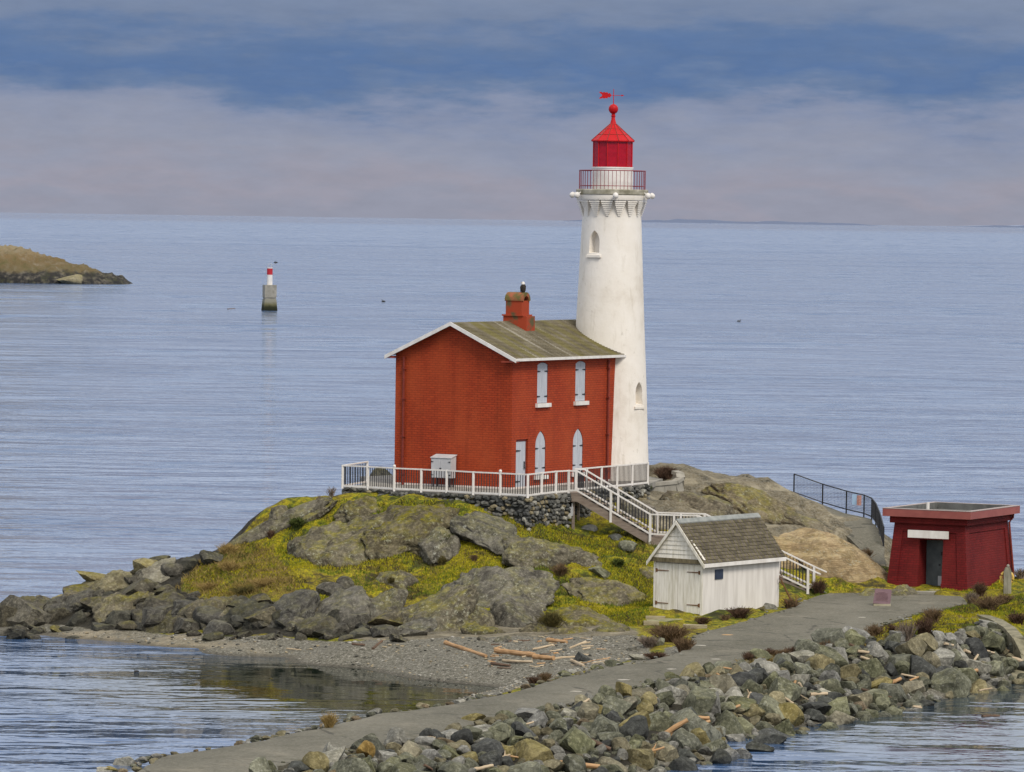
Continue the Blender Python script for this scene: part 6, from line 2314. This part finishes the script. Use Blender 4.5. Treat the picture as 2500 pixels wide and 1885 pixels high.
for i, (p0, p1, th, mk, lb, bd, fk) in enumerate([
    ((1600, 1812), (1679, 1762), 14, 'drift', 'long bent branch on the boulders near the right-hand water', 0.06, False),
    ((1656, 1757), (1731, 1757), 12, 'drift', 'upper straight log of the driftwood heap near the right-hand water', 0, False),
    ((1700, 1774), (1733, 1764), 10, 'drift', 'short thick log end in the driftwood heap', 0, False),
    ((1627, 1800), (1711, 1790), 13, 'drift', 'lower log of the driftwood heap on the big boulder', 0.03, False),
    ((1921, 1717), (1943, 1664), 8, 'drift', 'upright orange stick standing among the middle boulders', 0.03, False),
    ((1912, 1697), (1926, 1671), 7, 'drift', 'shorter upright stick left of the tall one', 0, False),
    ((1950, 1669), (1968, 1697), 7, 'driftpale', 'pale stick leaning right among the middle boulders', 0, False),
    ((1978, 1699), (2020, 1697), 10, 'driftpale', 'pale horizontal log beside the leaning sticks', 0, False),
    ((1822, 1712), (1834, 1694), 9, 'driftpale', 'pale broken stump wedged behind a green boulder', 0, True),
    ((2103, 1684), (2178, 1705), 6, 'driftdark', 'long thin brown pole lying on the lower right boulders', 0, False),
    ((2094, 1592), (2144, 1598), 7, 'driftpale', 'pale log at the top of the slope below the bushes', 0, False),
    ((2101, 1606), (2146, 1621), 7, 'driftpale', 'second pale log below the bushes, slanting right', 0, False),
    ((1353, 1866), (1464, 1876), 14, 'drift', 'long orange log at the bottom edge of the picture', 0, False),
    ((1541, 1852), (1622, 1827), 7, 'drift', 'thin forked branch above the bottom right water', 0.02, True),
    ((1295, 1862), (1333, 1884), 8, 'driftdark', 'brown stick sliding down a tan boulder at the bottom', 0, False),
    ((1430, 1808), (1489, 1834), 14, 'driftdark', 'dark split log between boulders at the lower middle', 0, False),
    ((1150, 1884), (1204, 1872), 10, 'driftpale', 'pale log at the bottom edge left of the long orange log', 0, False),
    ((1218, 1832), (1256, 1836), 12, 'drift', 'short pink-orange log among the lower boulders', 0, False),
    ((1212, 1858), (1246, 1845), 7, 'driftpale', 'crooked pale branch below the short pink-orange log', 0.12, True),
    ((2175, 1671), (2199, 1661), 11, 'drift', 'stubby orange log on the right boulders', 0, False),
    ((2200, 1648), (2240, 1655), 5, 'driftpale', 'thin pale stick above the stubby orange log', 0, False),
    ((2220, 1664), (2242, 1655), 6, 'drift', 'small reddish stick crossing the thin pale one', 0, False),
    ((2297, 1632), (2303, 1610), 12, 'driftpale', 'upright pale log end in the right-hand boulders', 0, False),
    ((2240, 1622), (2262, 1632), 8, 'drift', 'curved orange branch in the right-hand boulders', 0.4, False),
    ((2245, 1638), (2274, 1636), 5, 'drift', 'thin twig below the curved orange branch', 0, False),
    ((2360, 1645), (2386, 1640), 11, 'drift', 'orange log end low on the right-hand boulders', 0, False),
    ((2377, 1617), (2388, 1600), 6, 'driftpale', 'slim pale stick pointing up near the ramp wall', 0, False),
    ((2408, 1591), (2427, 1596), 6, 'driftpale', 'pale chip of wood near the top of the ramp wall', 0, False),
    ((2355, 1591), (2368, 1596), 9, 'driftpale', 'pale wood block below the grass bank', 0, False),
    ((2470, 1612), (2494, 1618), 12, 'driftpale', 'pale log end resting on the concrete ramp', 0, False),
    ((1780, 1735), (1806, 1725), 8, 'drift', 'reddish stick between green boulders', 0, False),
]):
    log(p0, p1, th, M[mk], lb, seed=40 + i, bend=bd, fork=fk, rock=True, name='driftwood_branch')
# scattered chips and twigs of the strand line
rnd2 = random.Random(9)
for k in range(46):
    px = rnd2.uniform(1190, 1480)
    py = 1565 + rnd2.random() ** 1.3 * 70 - (px - 1190) * 0.03
    L_ = rnd2.uniform(8, 34)
    a_ = rnd2.uniform(-0.4, 0.4)
    log((px, py), (px + L_ * math.cos(a_), py + L_ * math.sin(a_) * 0.5), rnd2.uniform(2.5, 5), M[rnd2.choice(['drift', 'driftpale', 'driftpale', 'driftdark'])], 'small loose stick of the strand line on the upper beach', 'loose sticks of the beach strand line', seed=100 + k, bend=rnd2.uniform(-0.1, 0.1), name='driftwood_stick')
for k in range(40):
    s_ = rnd2.choice(cand[:280])
    px, py = s_[4], s_[5] - 8
    if not (1000 < px < 2480 and py < 1880):
        continue
    L_ = rnd2.uniform(12, 40)
    a_ = rnd2.uniform(-0.6, 0.6)
    log((px, py), (px + L_ * math.cos(a_), py + L_ * math.sin(a_)), rnd2.uniform(3, 7), M[rnd2.choice(['drift', 'driftpale', 'driftpale', 'driftdark'])], 'small loose stick caught among the boulders of the rock slope', 'loose sticks caught in the rock slope', seed=200 + k, bend=rnd2.uniform(-0.1, 0.1), rock=True, name='driftwood_stick')

# ------------------------------------------------------------------ shrubs and tufts
def strip_mat(name, c1, c2):
    n = NT(name)
    c = n.ramp(n.noise(7, 3, n.vec((1, 1, 1), 'World')), [(0.35, c1), (0.65, c2)])
    return n.fin(c, 0.9, None, 0.15)


M['twig'] = strip_mat('brown_twigs', (0.085, 0.055, 0.03), (0.19, 0.125, 0.07))
M['twigdark'] = strip_mat('dark_twigs', (0.05, 0.03, 0.02), (0.12, 0.07, 0.045))
M['twiggrey'] = strip_mat('grey_twigs', (0.12, 0.095, 0.075), (0.22, 0.17, 0.13))
M['drygrass'] = strip_mat('dry_grass', (0.22, 0.15, 0.05), (0.36, 0.26, 0.10))
M['greenleaf'] = strip_mat('dark_green_leaves', (0.035, 0.05, 0.012), (0.09, 0.11, 0.025))
M['grassy'] = strip_mat('yellow_green_blades', (0.22, 0.21, 0.012), (0.46, 0.39, 0.02))
M['grassg'] = strip_mat('green_blades', (0.07, 0.11, 0.010), (0.16, 0.20, 0.02))
M['grassd'] = strip_mat('straw_blades', (0.17, 0.12, 0.032), (0.31, 0.23, 0.08))
M['heath'] = strip_mat('brown_olive_blades', (0.05, 0.045, 0.016), (0.13, 0.105, 0.035))


def shrub_mesh(seed, h, w, n, mat, spread=0.8, curl=0.3, thick=0.008, leaf=0):
    rr = random.Random(seed)
    q = MB()
    for _ in range(n):
        a = rr.uniform(0, 2 * math.pi)
        rad = rr.random() ** 0.6
        bx, by = rr.uniform(-0.3, 0.3) * w * 0.5, rr.uniform(-0.3, 0.3) * w * 0.5
        tx, ty = math.cos(a) * rad * w * 0.5 * spread + bx, math.sin(a) * rad * w * 0.5 * spread + by
        hh = h * rr.uniform(0.55, 1.0) * (1 - 0.3 * rad)
        pts_ = [Vector((bx, by, -0.05)), Vector((bx + (tx - bx) * 0.4 + rr.uniform(-1, 1) * w * 0.04, by + (ty - by) * 0.4, hh * 0.5)), Vector((tx, ty, hh))]
        q.tube(pts_, [thick * 1.6, thick * 1.1, thick * 0.4], 3, cap=False)
        for s in range(2):
            t0 = pts_[1].lerp(pts_[2], rr.uniform(0.0, 0.6))
            dd = Vector((rr.uniform(-1, 1), rr.uniform(-1, 1), rr.uniform(0.3, 1.2))) * h * 0.22
            q.tube([t0, t0 + dd], [thick * 0.8, thick * 0.3], 3, cap=False)
            for l in range(leaf):
                c = t0 + dd * rr.random() + Vector((rr.uniform(-1, 1), rr.uniform(-1, 1), rr.uniform(-1, 1))) * 0.05
                u_ = Vector((rr.uniform(-1, 1), rr.uniform(-1, 1), rr.uniform(-0.5, 1))).normalized() * 0.035
                v_ = u_.cross(Vector((rr.uniform(-1, 1), rr.uniform(-1, 1), 1))).normalized() * 0.018
                q.add([c - u_, c + v_, c + u_, c - v_], [(0, 1, 2, 3)])
    return q.mesh('shrub', mat, recalc=False)


SH = [
    (2136, 1557, 40, 44, 'twig', 80, 'twiggy brown bush, leftmost of the row at the grass bank'), (2177, 1545, 24, 24, 'twigdark', 40, 'smallest twiggy bush on the grass bank between two larger ones'), (2215, 1561, 44, 42, 'twiggrey', 60, 'thin greyish bush, third along the grass bank'),
    (2255, 1551, 52, 44, 'twigdark', 100, 'densest dark bush in the row on the grass bank'), (2276, 1520, 36, 48, 'twig', 100, 'round brown bush right at the bend of the road'), (2372, 1474, 28, 40, 'twiggrey', 70, 'purplish heather clump at the end of the forecourt'), (2393, 1456, 40, 28, 'twigdark', 80, 'dark upright bush in front of the red kiosk'),
    (2412, 1490, 36, 64, 'twig', 120, 'wide reddish-brown bush on the right grass bank'), (2484, 1524, 34, 44, 'twigdark', 90, 'dark bush beside the top of the ramp wall'), (2450, 1475, 26, 50, 'twig', 80, 'low brown bush below the life-ring post'), (2492, 1412, 26, 34, 'twiggrey', 60, 'bare bush at the right edge beside the kiosk'),
    (1636, 1565, 50, 90, 'twig', 220, 'big brown bush beside the road below the shed'), (1668, 1592, 42, 50, 'twig', 130, 'reddish bush overhanging the road below the shed'), (1603, 1610, 22, 48, 'twigdark', 90, 'low dark red bush at the road edge by the beach'), (1585, 1580, 34, 40, 'twiggrey', 90, 'grey-brown bush behind the big one by the slipway'),
    (1302, 1670, 22, 36, 'twigdark', 60, 'dry bush at the beach end of the causeway verge'), (1330, 1664, 22, 30, 'twig', 60, 'second dry bush at the beach end of the verge'),
    (1806, 1508, 26, 50, 'twigdark', 90, 'dark bush against the side wall of the white shed'), (1716, 1524, 18, 44, 'twigdark', 70, 'low dark bush at the front corner of the shed'), (1770, 1515, 16, 30, 'twig', 50, 'small brown bush below the blue notice panel'), (1930, 1486, 24, 34, 'twig', 70, 'brown bush around the foot of the anchor'), (1998, 1452, 38, 32, 'twigdark', 110, 'dark red bush at the foot of the stairs'),
    (1158, 1370, 18, 16, 'twig', 40, 'small brown tuft at the crest of the moss slope'), (1078, 1381, 26, 22, 'heath', 60, 'brown tuft left of the small one on the moss slope'), (1368, 1404, 32, 42, 'twig', 100, 'brown heather bush right of the wide grey dome'), (1223, 1450, 20, 32, 'twig', 70, 'brown tuft below the largest outcrop'), (1266, 1440, 18, 22, 'twig', 50, 'second brown tuft beside the largest outcrop'), (955, 1428, 20, 18, 'heath', 50, 'dark tuft on the left moss slope'),
    (1345, 1540, 52, 60, 'heath', 150, 'dark bush hanging beside the round bulging outcrop'), (1078, 1340, 44, 48, 'greenleaf', 120, 'dark green bush in the hollow of the upper slope'), (1510, 1386, 26, 26, 'greenleaf', 70, 'dark green tuft near the bright grass left of the shed'), (782, 1230, 22, 26, 'twiggrey', 24, 'thin bare twigs on the skyline left of the terrace'), (808, 1214, 24, 28, 'twiggrey', 24, 'second bare twigs on the skyline nearest the fence'),
    (1624, 1168, 28, 60, 'twigdark', 150, 'dark heather bush beside the tower kerb'), (1573, 1203, 20, 28, 'greenleaf', 90, 'green tuft under the right end of the tower fence'), (660, 1315, 24, 18, 'twigdark', 50, 'dark little bush on the left moss slope'), (725, 1290, 30, 40, 'greenleaf', 90, 'dark green clump above the whaleback outcrop'), (935, 1360, 34, 40, 'heath', 90, 'brown-green clump under the upper outcrops'), (2115, 1370, 30, 26, 'twig', 60, 'brown bush between the tan slab and the path'),
    (560, 1395, 26, 60, 'drygrass', 120, 'orange dry grass clump on the left bluff'), (555, 1355, 34, 40, 'drygrass', 110, 'tall pale dry grass on the left skyline'), (510, 1440, 24, 60, 'drygrass', 120, 'dry grass clump above the left boulders'), (640, 1430, 24, 60, 'drygrass', 110, 'dry grass patch in the middle of the left bluff'), (600, 1450, 22, 60, 'heath', 110, 'brownish fringe at the lip of the left bluff'),
]
for i, (px, py, h, w_, mk, n, lb) in enumerate(SH):
    p = hit(px, py)
    s_ = p.y / F
    lf = 3 if mk == 'greenleaf' else 0
    o = link('shrub' if mk != 'drygrass' else 'grass_tuft', shrub_mesh(300 + i, h * s_ * random.uniform(1.0, 1.3), w_ * s_ * random.uniform(1.1, 1.6), int(n * 1.6), M[mk], leaf=lf, thick=0.010 if mk != 'drygrass' else 0.007, spread=1.0), None, p)
    tag(o, lb, 'shrub' if mk != 'drygrass' else 'grass')
# the low hedge of dry stems along the road edge
for k in range(14):
    px = 1825 + 17.5 * k
    py = 1617 - (px - 1825) * 0.165 + rnd2.uniform(-3, 3)
    p = hit(px, py)
    o = link('shrub', shrub_mesh(500 + k, 0.34 + 0.1 * rnd2.random(), 0.5, 70, M['twig' if k % 3 else 'twigdark'], thick=0.009, spread=1.0), None, p)
    tag(o, 'low reddish-brown bush in the hedge along the road above the boulders', 'shrub', 'low brown hedge along the road')
p = hit(803, 1784)
o = link('grass_tuft', shrub_mesh(600, 0.62, 0.55, 170, M['drygrass'], thick=0.006, spread=1.1), None, p + Vector((0, 0.2, 0)))
tag(o, 'tall tuft of golden dry grass on the cove side of the causeway', 'grass')


# ------------------------------------------------------------------ grass and moss cover
def blades(name, polys, n, hlo, hhi, mat, label, seed, keep=None, wd=0.012, lean=0.6):
    rr = np.random.RandomState(seed)
    vs, fs = [], []
    tot = 0
    mask = np.zeros_like(XX, bool)
    for pl_ in polys:
        mask |= in_poly(XX, YY, pl_)
    mask &= ~road_m & ~terr_m & ~path_m & (Z > 0.7)
    ii = np.argwhere(mask)
    pick = ii[rr.randint(0, len(ii), n)]
    x = gx[pick[:, 1]] + rr.uniform(-GS, GS, n) * 0.6
    y = gy[pick[:, 0]] + rr.uniform(-GS, GS, n) * 0.6
    dens = fbm(x * 0.7, y * 0.7, 4, seed)
    sel = dens > (keep if keep is not None else -1)
    x, y = x[sel], y[sel]
    n = len(x)
    i = np.clip((x - GX0) / GS, 0, len(gx) - 1.01)
    j = np.clip((y - GY0) / GS, 0, len(gy) - 1.01)
    i0, j0 = i.astype(int), j.astype(int)
    a, b = i - i0, j - j0
    z = (Z[j0, i0] * (1 - a) + Z[j0, i0 + 1] * a) * (1 - b) + (Z[j0 + 1, i0] * (1 - a) + Z[j0 + 1, i0 + 1] * a) * b
    h = rr.uniform(hlo, hhi, n) * (0.6 + 1.0 * np.clip(fbm(x * 1.7, y * 1.7, 3, seed + 5) + 0.5, 0, 1))
    an = rr.uniform(0, 2 * np.pi, n)
    ca, sa = np.cos(an), np.sin(an)
    w_ = wd * rr.uniform(0.7, 1.5, n)
    lx, ly = rr.uniform(-lean, lean, n) * h, rr.uniform(-lean, lean, n) * h
    v = np.empty((n, 4, 3))
    v[:, 0] = np.stack([x - ca * w_, y - sa * w_, z - 0.02], -1)
    v[:, 1] = np.stack([x + ca * w_, y + sa * w_, z - 0.02], -1)
    v[:, 2] = np.stack([x + lx * 0.5 + ca * w_ * 0.7, y + ly * 0.5 + sa * w_ * 0.7, z + h * 0.6], -1)
    v[:, 3] = np.stack([x + lx, y + ly, z + h], -1)
    me = bpy.data.meshes.new(name)
    base = np.arange(n)[:, None] * 4
    tri = np.concatenate([base + np.array([[0, 1, 2]]), base + np.array([[0, 2, 3]])], 1).reshape(-1, 3)
    me.vertices.add(n * 4)
    me.vertices.foreach_set('co', v.ravel())
    me.loops.add(tri.size)
    me.loops.foreach_set('vertex_index', tri.ravel())
    me.polygons.add(len(tri))
    me.polygons.foreach_set('loop_start', np.arange(0, tri.size, 3))
    me.update(calc_edges=True)
    me.materials.append(mat)
    tag(link(name, me), label, 'grass', kind='stuff')


hillp = hpoly([(440, 1440), (540, 1345), (640, 1290), (760, 1226), (836, 1210), (1000, 1226), (1290, 1285), (1390, 1292), (1560, 1290), (1700, 1360), (1590, 1480), (1560, 1530), (1520, 1530), (1400, 1490), (1190, 1470), (1000, 1470), (870, 1470), (780, 1470), (560, 1478)])
rbank = hpoly([(2120, 1575), (2150, 1535), (2260, 1500), (2370, 1478), (2498, 1450), (2498, 1525), (2400, 1528), (2340, 1548), (2200, 1566)])
kfront = hpoly([(1960, 1470), (2010, 1425), (2150, 1437), (2140, 1448), (2020, 1449)])
verge = hpoly([(1800, 1620), (1950, 1592), (2090, 1563), (2130, 1580), (2000, 1600), (1850, 1635)])
kfoot = [km_ @ Vector(v) for v in ((-0.6, -0.5, 0), (-0.6, 1.2, 0), (0.1, 1.2, 0), (0.1, 0.0, 0), (3.9, 0.0, 0), (3.9, -0.6, 0))]
blades('moss_cover', [hillp, rbank, kfoot], 110000, 0.03, 0.08, M['grassy'], 'yellow-green moss and short grass over the hill', 3, -0.02, 0.014)
blades('green_grass', [hillp, rbank, kfront, kfoot], 60000, 0.04, 0.10, M['grassg'], 'short green grass over the hill and banks', 8, 0.0, 0.012)
blades('straw_grass', [hpoly([(430, 1440), (480, 1375), (560, 1330), (660, 1340), (720, 1430), (760, 1475), (560, 1478)]), verge], 9000, 0.06, 0.17, M['grassd'], 'straw-coloured dry grass on the bluff and verge', 15, -0.1, 0.010, 0.9)
blades('brown_heath', [hillp, verge, rbank], 40000, 0.05, 0.14, M['heath'], 'brown-olive low heath between moss patches', 21, 0.05, 0.012)

# ------------------------------------------------------------------ sea marker
MY = CAMZ * F / (758 - 526.5)
mp = atz(657.5, 758, 0.0)
mk = empty('sea_marker', mp, 0.25, 'red and white channel marker on a concrete pier out at sea', 'beacon')
ms = mp.y / F
q = MB()
w0, w1 = 1.28, 0.98
q.add([(-w0, -w0, -1.5), (w0, -w0, -1.5), (w0, w0, -1.5), (-w0, w0, -1.5), (-w1, -w1, 1.9), (w1, -w1, 1.9), (w1, w1, 1.9), (-w1, w1, 1.9)], [(0, 3, 2, 1), (4, 5, 6, 7), (0, 1, 5, 4), (1, 2, 6, 5), (2, 3, 7, 6), (3, 0, 4, 7)])
n = NT('weedy_concrete')
g = n.new('ShaderNodeNewGeometry')
s3 = n.new('ShaderNodeSeparateXYZ')
n.L(g.outputs['Position'], s3.inputs[0])
wz = n.math('ADD', s3.outputs['Z'], n.math('MULTIPLY', n.noise(1.2, 4, n.vec()), 0.5))
weed = n.fin(n.ramp(n.mrange(wz, 0.2, 2.2), [(0.0, (0.012, 0.014, 0.008)), (0.35, (0.03, 0.032, 0.015)), (0.55, (0.14, 0.13, 0.07)), (0.8, (0.24, 0.23, 0.18))]), 0.9, n.bump(n.noise(4, 5, n.vec()), 0.5, 0.1), 0.2)
q.build('foot', weed, mk)
q = MB()
q.box(-0.9, 0.9, -0.9, 0.9, 1.9, 2.15)
q.box(-1.0, 1.0, -1.0, 1.0, 2.15, 4.25)
q.build('pier', M['concrete'], mk)
q = MB()
q.lathe([(0.47, 4.25), (0.47, 5.95), (0.40, 5.952)], 20)
q.build('white_column', M['white'], mk, smooth=True)
q = MB()
q.lathe([(0.48, 5.955), (0.48, 7.0)], 20)
q.build('red_band', plain('marker_red', (0.42, 0.02, 0.03), (0.5, 0.03, 0.04), 2, 0.5, 0), mk, smooth=True)
q = MB()
q.lathe([(0.49, 7.003), (0.49, 7.12), (0.3, 7.13)], 20)
q.build('cap', M['white'], mk, smooth=True)
q = MB()
for x, y in ((-0.3, -0.3), (0.3, -0.3), (0.3, 0.3), (-0.3, 0.3)):
    q.tube([(x, y, 7.12), (x, y, 7.75)], 0.025, 5)
q.tube([(-0.3, -0.3, 7.75), (0.3, -0.3, 7.75), (0.3, 0.3, 7.75), (-0.3, 0.3, 7.75), (-0.3, -0.3, 7.75)], 0.022, 5)
q.tube([(0.3, 0, 7.7), (1.0, 0, 7.72)], 0.02, 5)
q.build('top_rail', M['greybox'], mk)
# cormorant drying its wings on the marker's arm
q = MB()
q.lathe([(0.02, -0.28), (0.10, -0.1), (0.15, 0.1), (0.12, 0.28), (0.06, 0.38), (0.055, 0.5), (0.07, 0.56), (0.02, 0.62)], 10)
q.add([(0, -0.03, 0.25), (0.4, -0.05, 0.42), (0.62, -0.05, 0.1), (0.3, -0.03, -0.05), (0, 0.03, 0.25), (0.4, 0.0, 0.42), (0.62, 0.0, 0.1), (0.3, 0.03, -0.05)], [(0, 1, 2, 3), (7, 6, 5, 4), (0, 4, 5, 1), (1, 5, 6, 2), (2, 6, 7, 3), (3, 7, 4, 0)])
q.add([(0, -0.03, 0.25), (-0.4, -0.05, 0.42), (-0.62, -0.05, 0.1), (-0.3, -0.03, -0.05), (0, 0.03, 0.25), (-0.4, 0.0, 0.42), (-0.62, 0.0, 0.1), (-0.3, 0.03, -0.05)], [(3, 2, 1, 0), (4, 5, 6, 7), (0, 1, 5, 4), (1, 2, 6, 5), (2, 3, 7, 6), (3, 0, 4, 7)])
q.add([(0.05, -0.02, 0.56), (0.05, 0.02, 0.56), (0.2, 0, 0.57), (0.05, 0, 0.60)], [(0, 2, 3), (1, 3, 2), (0, 1, 2), (0, 3, 1)])
o = q.build('cormorant', plain('black_plumage', (0.02, 0.02, 0.02), (0.05, 0.048, 0.045), 5, 0.8, 0), None, smooth=True)
o.scale = (0.6, 0.6, 0.6)
o.location = mp + Vector((0.95, 0.25, 7.9))
o.rotation_euler = (0, 0, 0.5)
tag(o, 'dark cormorant with spread wings on the arm of the sea marker', 'bird')

# ------------------------------------------------------------------ floating birds and wood
def waterbird(px, py, sz, rz, label, group='waterbirds on the sea'):
    p = atz(px, py, 0.0)
    q = MB()
    prof = [(0.01, -0.5), (0.12, -0.42), (0.2, -0.2), (0.22, 0.05), (0.17, 0.3), (0.05, 0.42)]
    pts_ = [Vector((0, b_, 0.06 + 0.10 * max(0, -b_ - 0.3))) for _, b_ in prof]
    q.tube(pts_, [a_ for a_, _ in prof], 10)
    q.tube([(0, 0.28, 0.12), (0, 0.36, 0.28), (0, 0.38, 0.40), (0, 0.46, 0.42)], [0.08, 0.055, 0.065, 0.03], 8)
    q.tube([(0, 0.46, 0.42), (0, 0.58, 0.40)], [0.025, 0.01], 6)
    o = q.build('waterbird', plain('dark_waterbird', (0.02, 0.02, 0.02), (0.06, 0.055, 0.05), 5, 0.7, 0), None, smooth=True)
    o.location = p
    o.rotation_euler = (0, 0, rz)
    o.scale = (sz, sz, sz)
    tag(o, label, 'bird', group)


waterbird(936, 737, 1.0, 0.8, 'dark bird floating on the open sea left of the tower')
waterbird(333, 1640, 0.2, 2.0, 'small dark duck swimming in the calm cove')
waterbird(1804, 785, 0.7, -1.2, 'tiny dark bird floating on the sea right of the tower')
for (p0, p1, th, lb) in [((556, 755), (574, 753.5), 3, 'dark drifting log on the sea left of the channel marker'), ((2398, 1750), (2440, 1748), 8, 'dark drifting log on the water at the lower right')]:
    a, b = atz(*p0, 0.0), atz(*p1, 0.0)
    d = b - a
    o = link('floating_log', log_mesh(900 + th, d.length, th * a.y / F * 0.6, th * a.y / F * 0.4, 0.05, M['driftdark']), None, (a + b) / 2, d.to_track_quat('X', 'Z').to_euler())
    tag(o, lb, 'driftwood')

# ------------------------------------------------------------------ islet on the left and far shore
iy = CAMZ * F / (692 - 519.0)
sc_ = iy / F
nx_, ny_ = 150, 60
vs = []
prof_px = [(-420, 30), (-260, 60), (-120, 82), (-20, 86), (0, 85), (35, 81), (60, 74), (75, 66), (98, 60), (140, 52), (165, 44), (185, 38), (205, 37), (220, 30), (255, 24), (270, 18), (290, 12), (303, 2), (330, -12)]
ax = np.linspace(-420, 330, nx_)
ht = np.interp(ax, [p[0] for p in prof_px], [p[1] for p in prof_px])
xs_ = (ax - CX) * sc_
dd = np.linspace(-1, 1, ny_)
AX, DD = np.meshgrid(xs_, dd)
HT = np.tile(ht, (ny_, 1)) * sc_
dep = 9.0 + 5.0 * np.clip(HT / 7.0, 0, 1)
sha = np.clip(1 - np.abs(DD) ** 2.6, 0, 1) ** 0.75
nz = fbm(AX * 0.35, DD * 6, 6, 77, 0.6)
nz2 = np.abs(fbm(AX * 0.9, DD * 12, 4, 99))
ZI = (HT + 0.5) * sha + (nz * 3.6 + nz2 * 1.6 - 0.3) * np.clip(sha * 1.4, 0, 1) * np.clip(HT / 3.0 + 0.25, 0.2, 1) - 0.5
YI = iy + 9.0 + DD * dep + nz * 2.0
mbv = np.stack([AX, YI, ZI], -1).reshape(-1, 3)
q = MB()
q.v = [tuple(p) for p in mbv]
q.f = [(j * nx_ + i, j * nx_ + i + 1, (j + 1) * nx_ + i + 1, (j + 1) * nx_ + i) for j in range(ny_ - 1) for i in range(nx_ - 1)]
q.m = [0] * len(q.f)
n = NT('islet_rock')
v = n.vec((1, 1, 1), 'World')
g = n.new('ShaderNodeNewGeometry')
s3 = n.new('ShaderNodeSeparateXYZ')
n.L(g.outputs['Position'], s3.inputs[0])
zz_ = n.math('ADD', s3.outputs['Z'], n.math('MULTIPLY', n.math('SUBTRACT', n.noise(0.5, 6, v), 0.5), 3.0))
c = n.ramp(n.mrange(zz_, 0.0, 8.0), [(0.0, (0.02, 0.02, 0.022)), (0.28, (0.035, 0.033, 0.03)), (0.38, (0.13, 0.10, 0.05)), (0.7, (0.16, 0.11, 0.05)), (1.0, (0.25, 0.20, 0.12))])
c = n.mix(n.mrange(n.noise(0.8, 6, v, 0.7), 0.45, 0.7, 0, 0.7), c, n.ramp(n.noise(0.3, 4, v), [(0.4, (0.08, 0.085, 0.03)), (0.6, (0.25, 0.22, 0.17))]))
ism = n.fin(c, 0.9, n.bump(n.noise(1.2, 6, v, 0.7), 0.9, 0.5), 0.2)
tag(q.build('islet', ism, smooth=True), kind='structure')
pi = aty(172, 684, iy - 3)
o = link('boulder', rock_with(4, M['shoretan']), None, (pi.x, pi.y, 0.7), (0, 0, 0), (3.1, 2.2, 1.5))
tag(o, 'tan flat-topped rock standing in the water before the islet', 'boulder')

far_m = plain('far_hazed_hills', (0.215, 0.255, 0.355), (0.235, 0.275, 0.375), 0.0005, 1.0, 0, coord='World')  # distance haze painted into the land as a pale blue colour


def far_land(px0, px1, hpx, Y, seed):
    q = MB()
    n_ = 90
    vs = []
    for i in range(n_ + 1):
        t = i / n_
        px = px0 + (px1 - px0) * t
        e = min(1, 4 * t, 4 * (1 - t)) ** 0.8
        h = hpx * (0.35 + 0.65 * abs(mnoise.fractal(Vector((px * 0.006, seed, 0)), 0.9, 2.0, 4) + 0.4)) * e * Y / F
        x = (px - CX) * Y / F
        vs += [(x, Y, -5.0), (x, Y, max(h, 0.3) + Y * 0.0), (x, Y + 3000, max(h, 0.3) * 0.7), (x, Y + 6000, -5.0)]
    fs = []
    for i in range(n_):
        for k in range(3):
            fs.append((i * 4 + k, i * 4 + k + 1, (i + 1) * 4 + k + 1, (i + 1) * 4 + k))
    q.add(vs, fs)
    tag(q.build('hills', far_m), kind='structure')


far_land(1360, 2150, 13, 60000.0, 1.3)
far_land(2300, 3200, 11, 66000.0, 4.1)


# ------------------------------------------------------------------ beach pebbles
rr = np.random.RandomState(4)
vs, fs, b0 = [], [], 0
pm = in_poly(XX, YY, beach_poly) & (Z > 0.03) & ~road_m
ii = np.argwhere(pm)
for a_, b_ in ii[rr.randint(0, len(ii), 2600)]:
    x, y = gx[b_] + rr.uniform(-0.12, 0.12), gy[a_] + rr.uniform(-0.12, 0.12)
    s_ = 0.015 + 0.06 * rr.rand() ** 5
    co, fc = lowt[rr.randint(10)]
    keepv = co * np.array([s_ * 1.2, s_, s_ * 0.6])
    an_ = rr.uniform(0, 6.28)
    rot_ = np.array([[math.cos(an_), -math.sin(an_), 0], [math.sin(an_), math.cos(an_), 0], [0, 0, 1]])
    vs.append((keepv @ rot_.T + np.array([x, y, hgt(x, y) + s_ * 0.2])))
    fs.append((fc + b0, rr.randint(4)))
    b0 += len(co)
me = bpy.data.meshes.new('pebbles')
me.from_pydata(np.concatenate(vs).tolist(), [], np.concatenate([f for f, _ in fs]).tolist())
PM = [plain('pebble_pale', (0.27, 0.255, 0.22), (0.38, 0.36, 0.31), 5, 0.9, 0), plain('pebble_grey', (0.15, 0.145, 0.12), (0.22, 0.21, 0.18), 5, 0.9, 0), plain('pebble_dark', (0.05, 0.05, 0.042), (0.09, 0.085, 0.07), 5, 0.9, 0), plain('pebble_tan', (0.26, 0.21, 0.13), (0.36, 0.3, 0.2), 5, 0.9, 0)]
for m_ in PM:
    me.materials.append(m_)
me.polygons.foreach_set('material_index', np.concatenate([np.full(len(f), k) for f, k in fs]))
me.update()
tag(link('pebbles', me), 'grey and white pebbles strewn over the beach', 'pebbles', kind='stuff')

# ------------------------------------------------------------------ tell look-alikes apart by their order from the left
bpy.context.view_layer.update()
ORD = ['first', 'second', 'third', 'fourth', 'fifth', 'sixth', 'seventh', 'eighth', 'ninth', 'tenth', 'eleventh', 'twelfth']
bylab = {}
for o in scene.objects:
    if o.parent is None and 'label' in o:
        bylab.setdefault(o['label'], []).append(o)
for lb, os_ in bylab.items():
    if 1 < len(os_) <= 12 and len(lb.split()) <= 13:
        os_.sort(key=lambda o: proj(o.location)[0])
        for k, o in enumerate(os_):
            o['label'] = lb + (', left one' if len(os_) == 2 and k == 0 else ', right one' if len(os_) == 2 else f', {ORD[k]} from left')
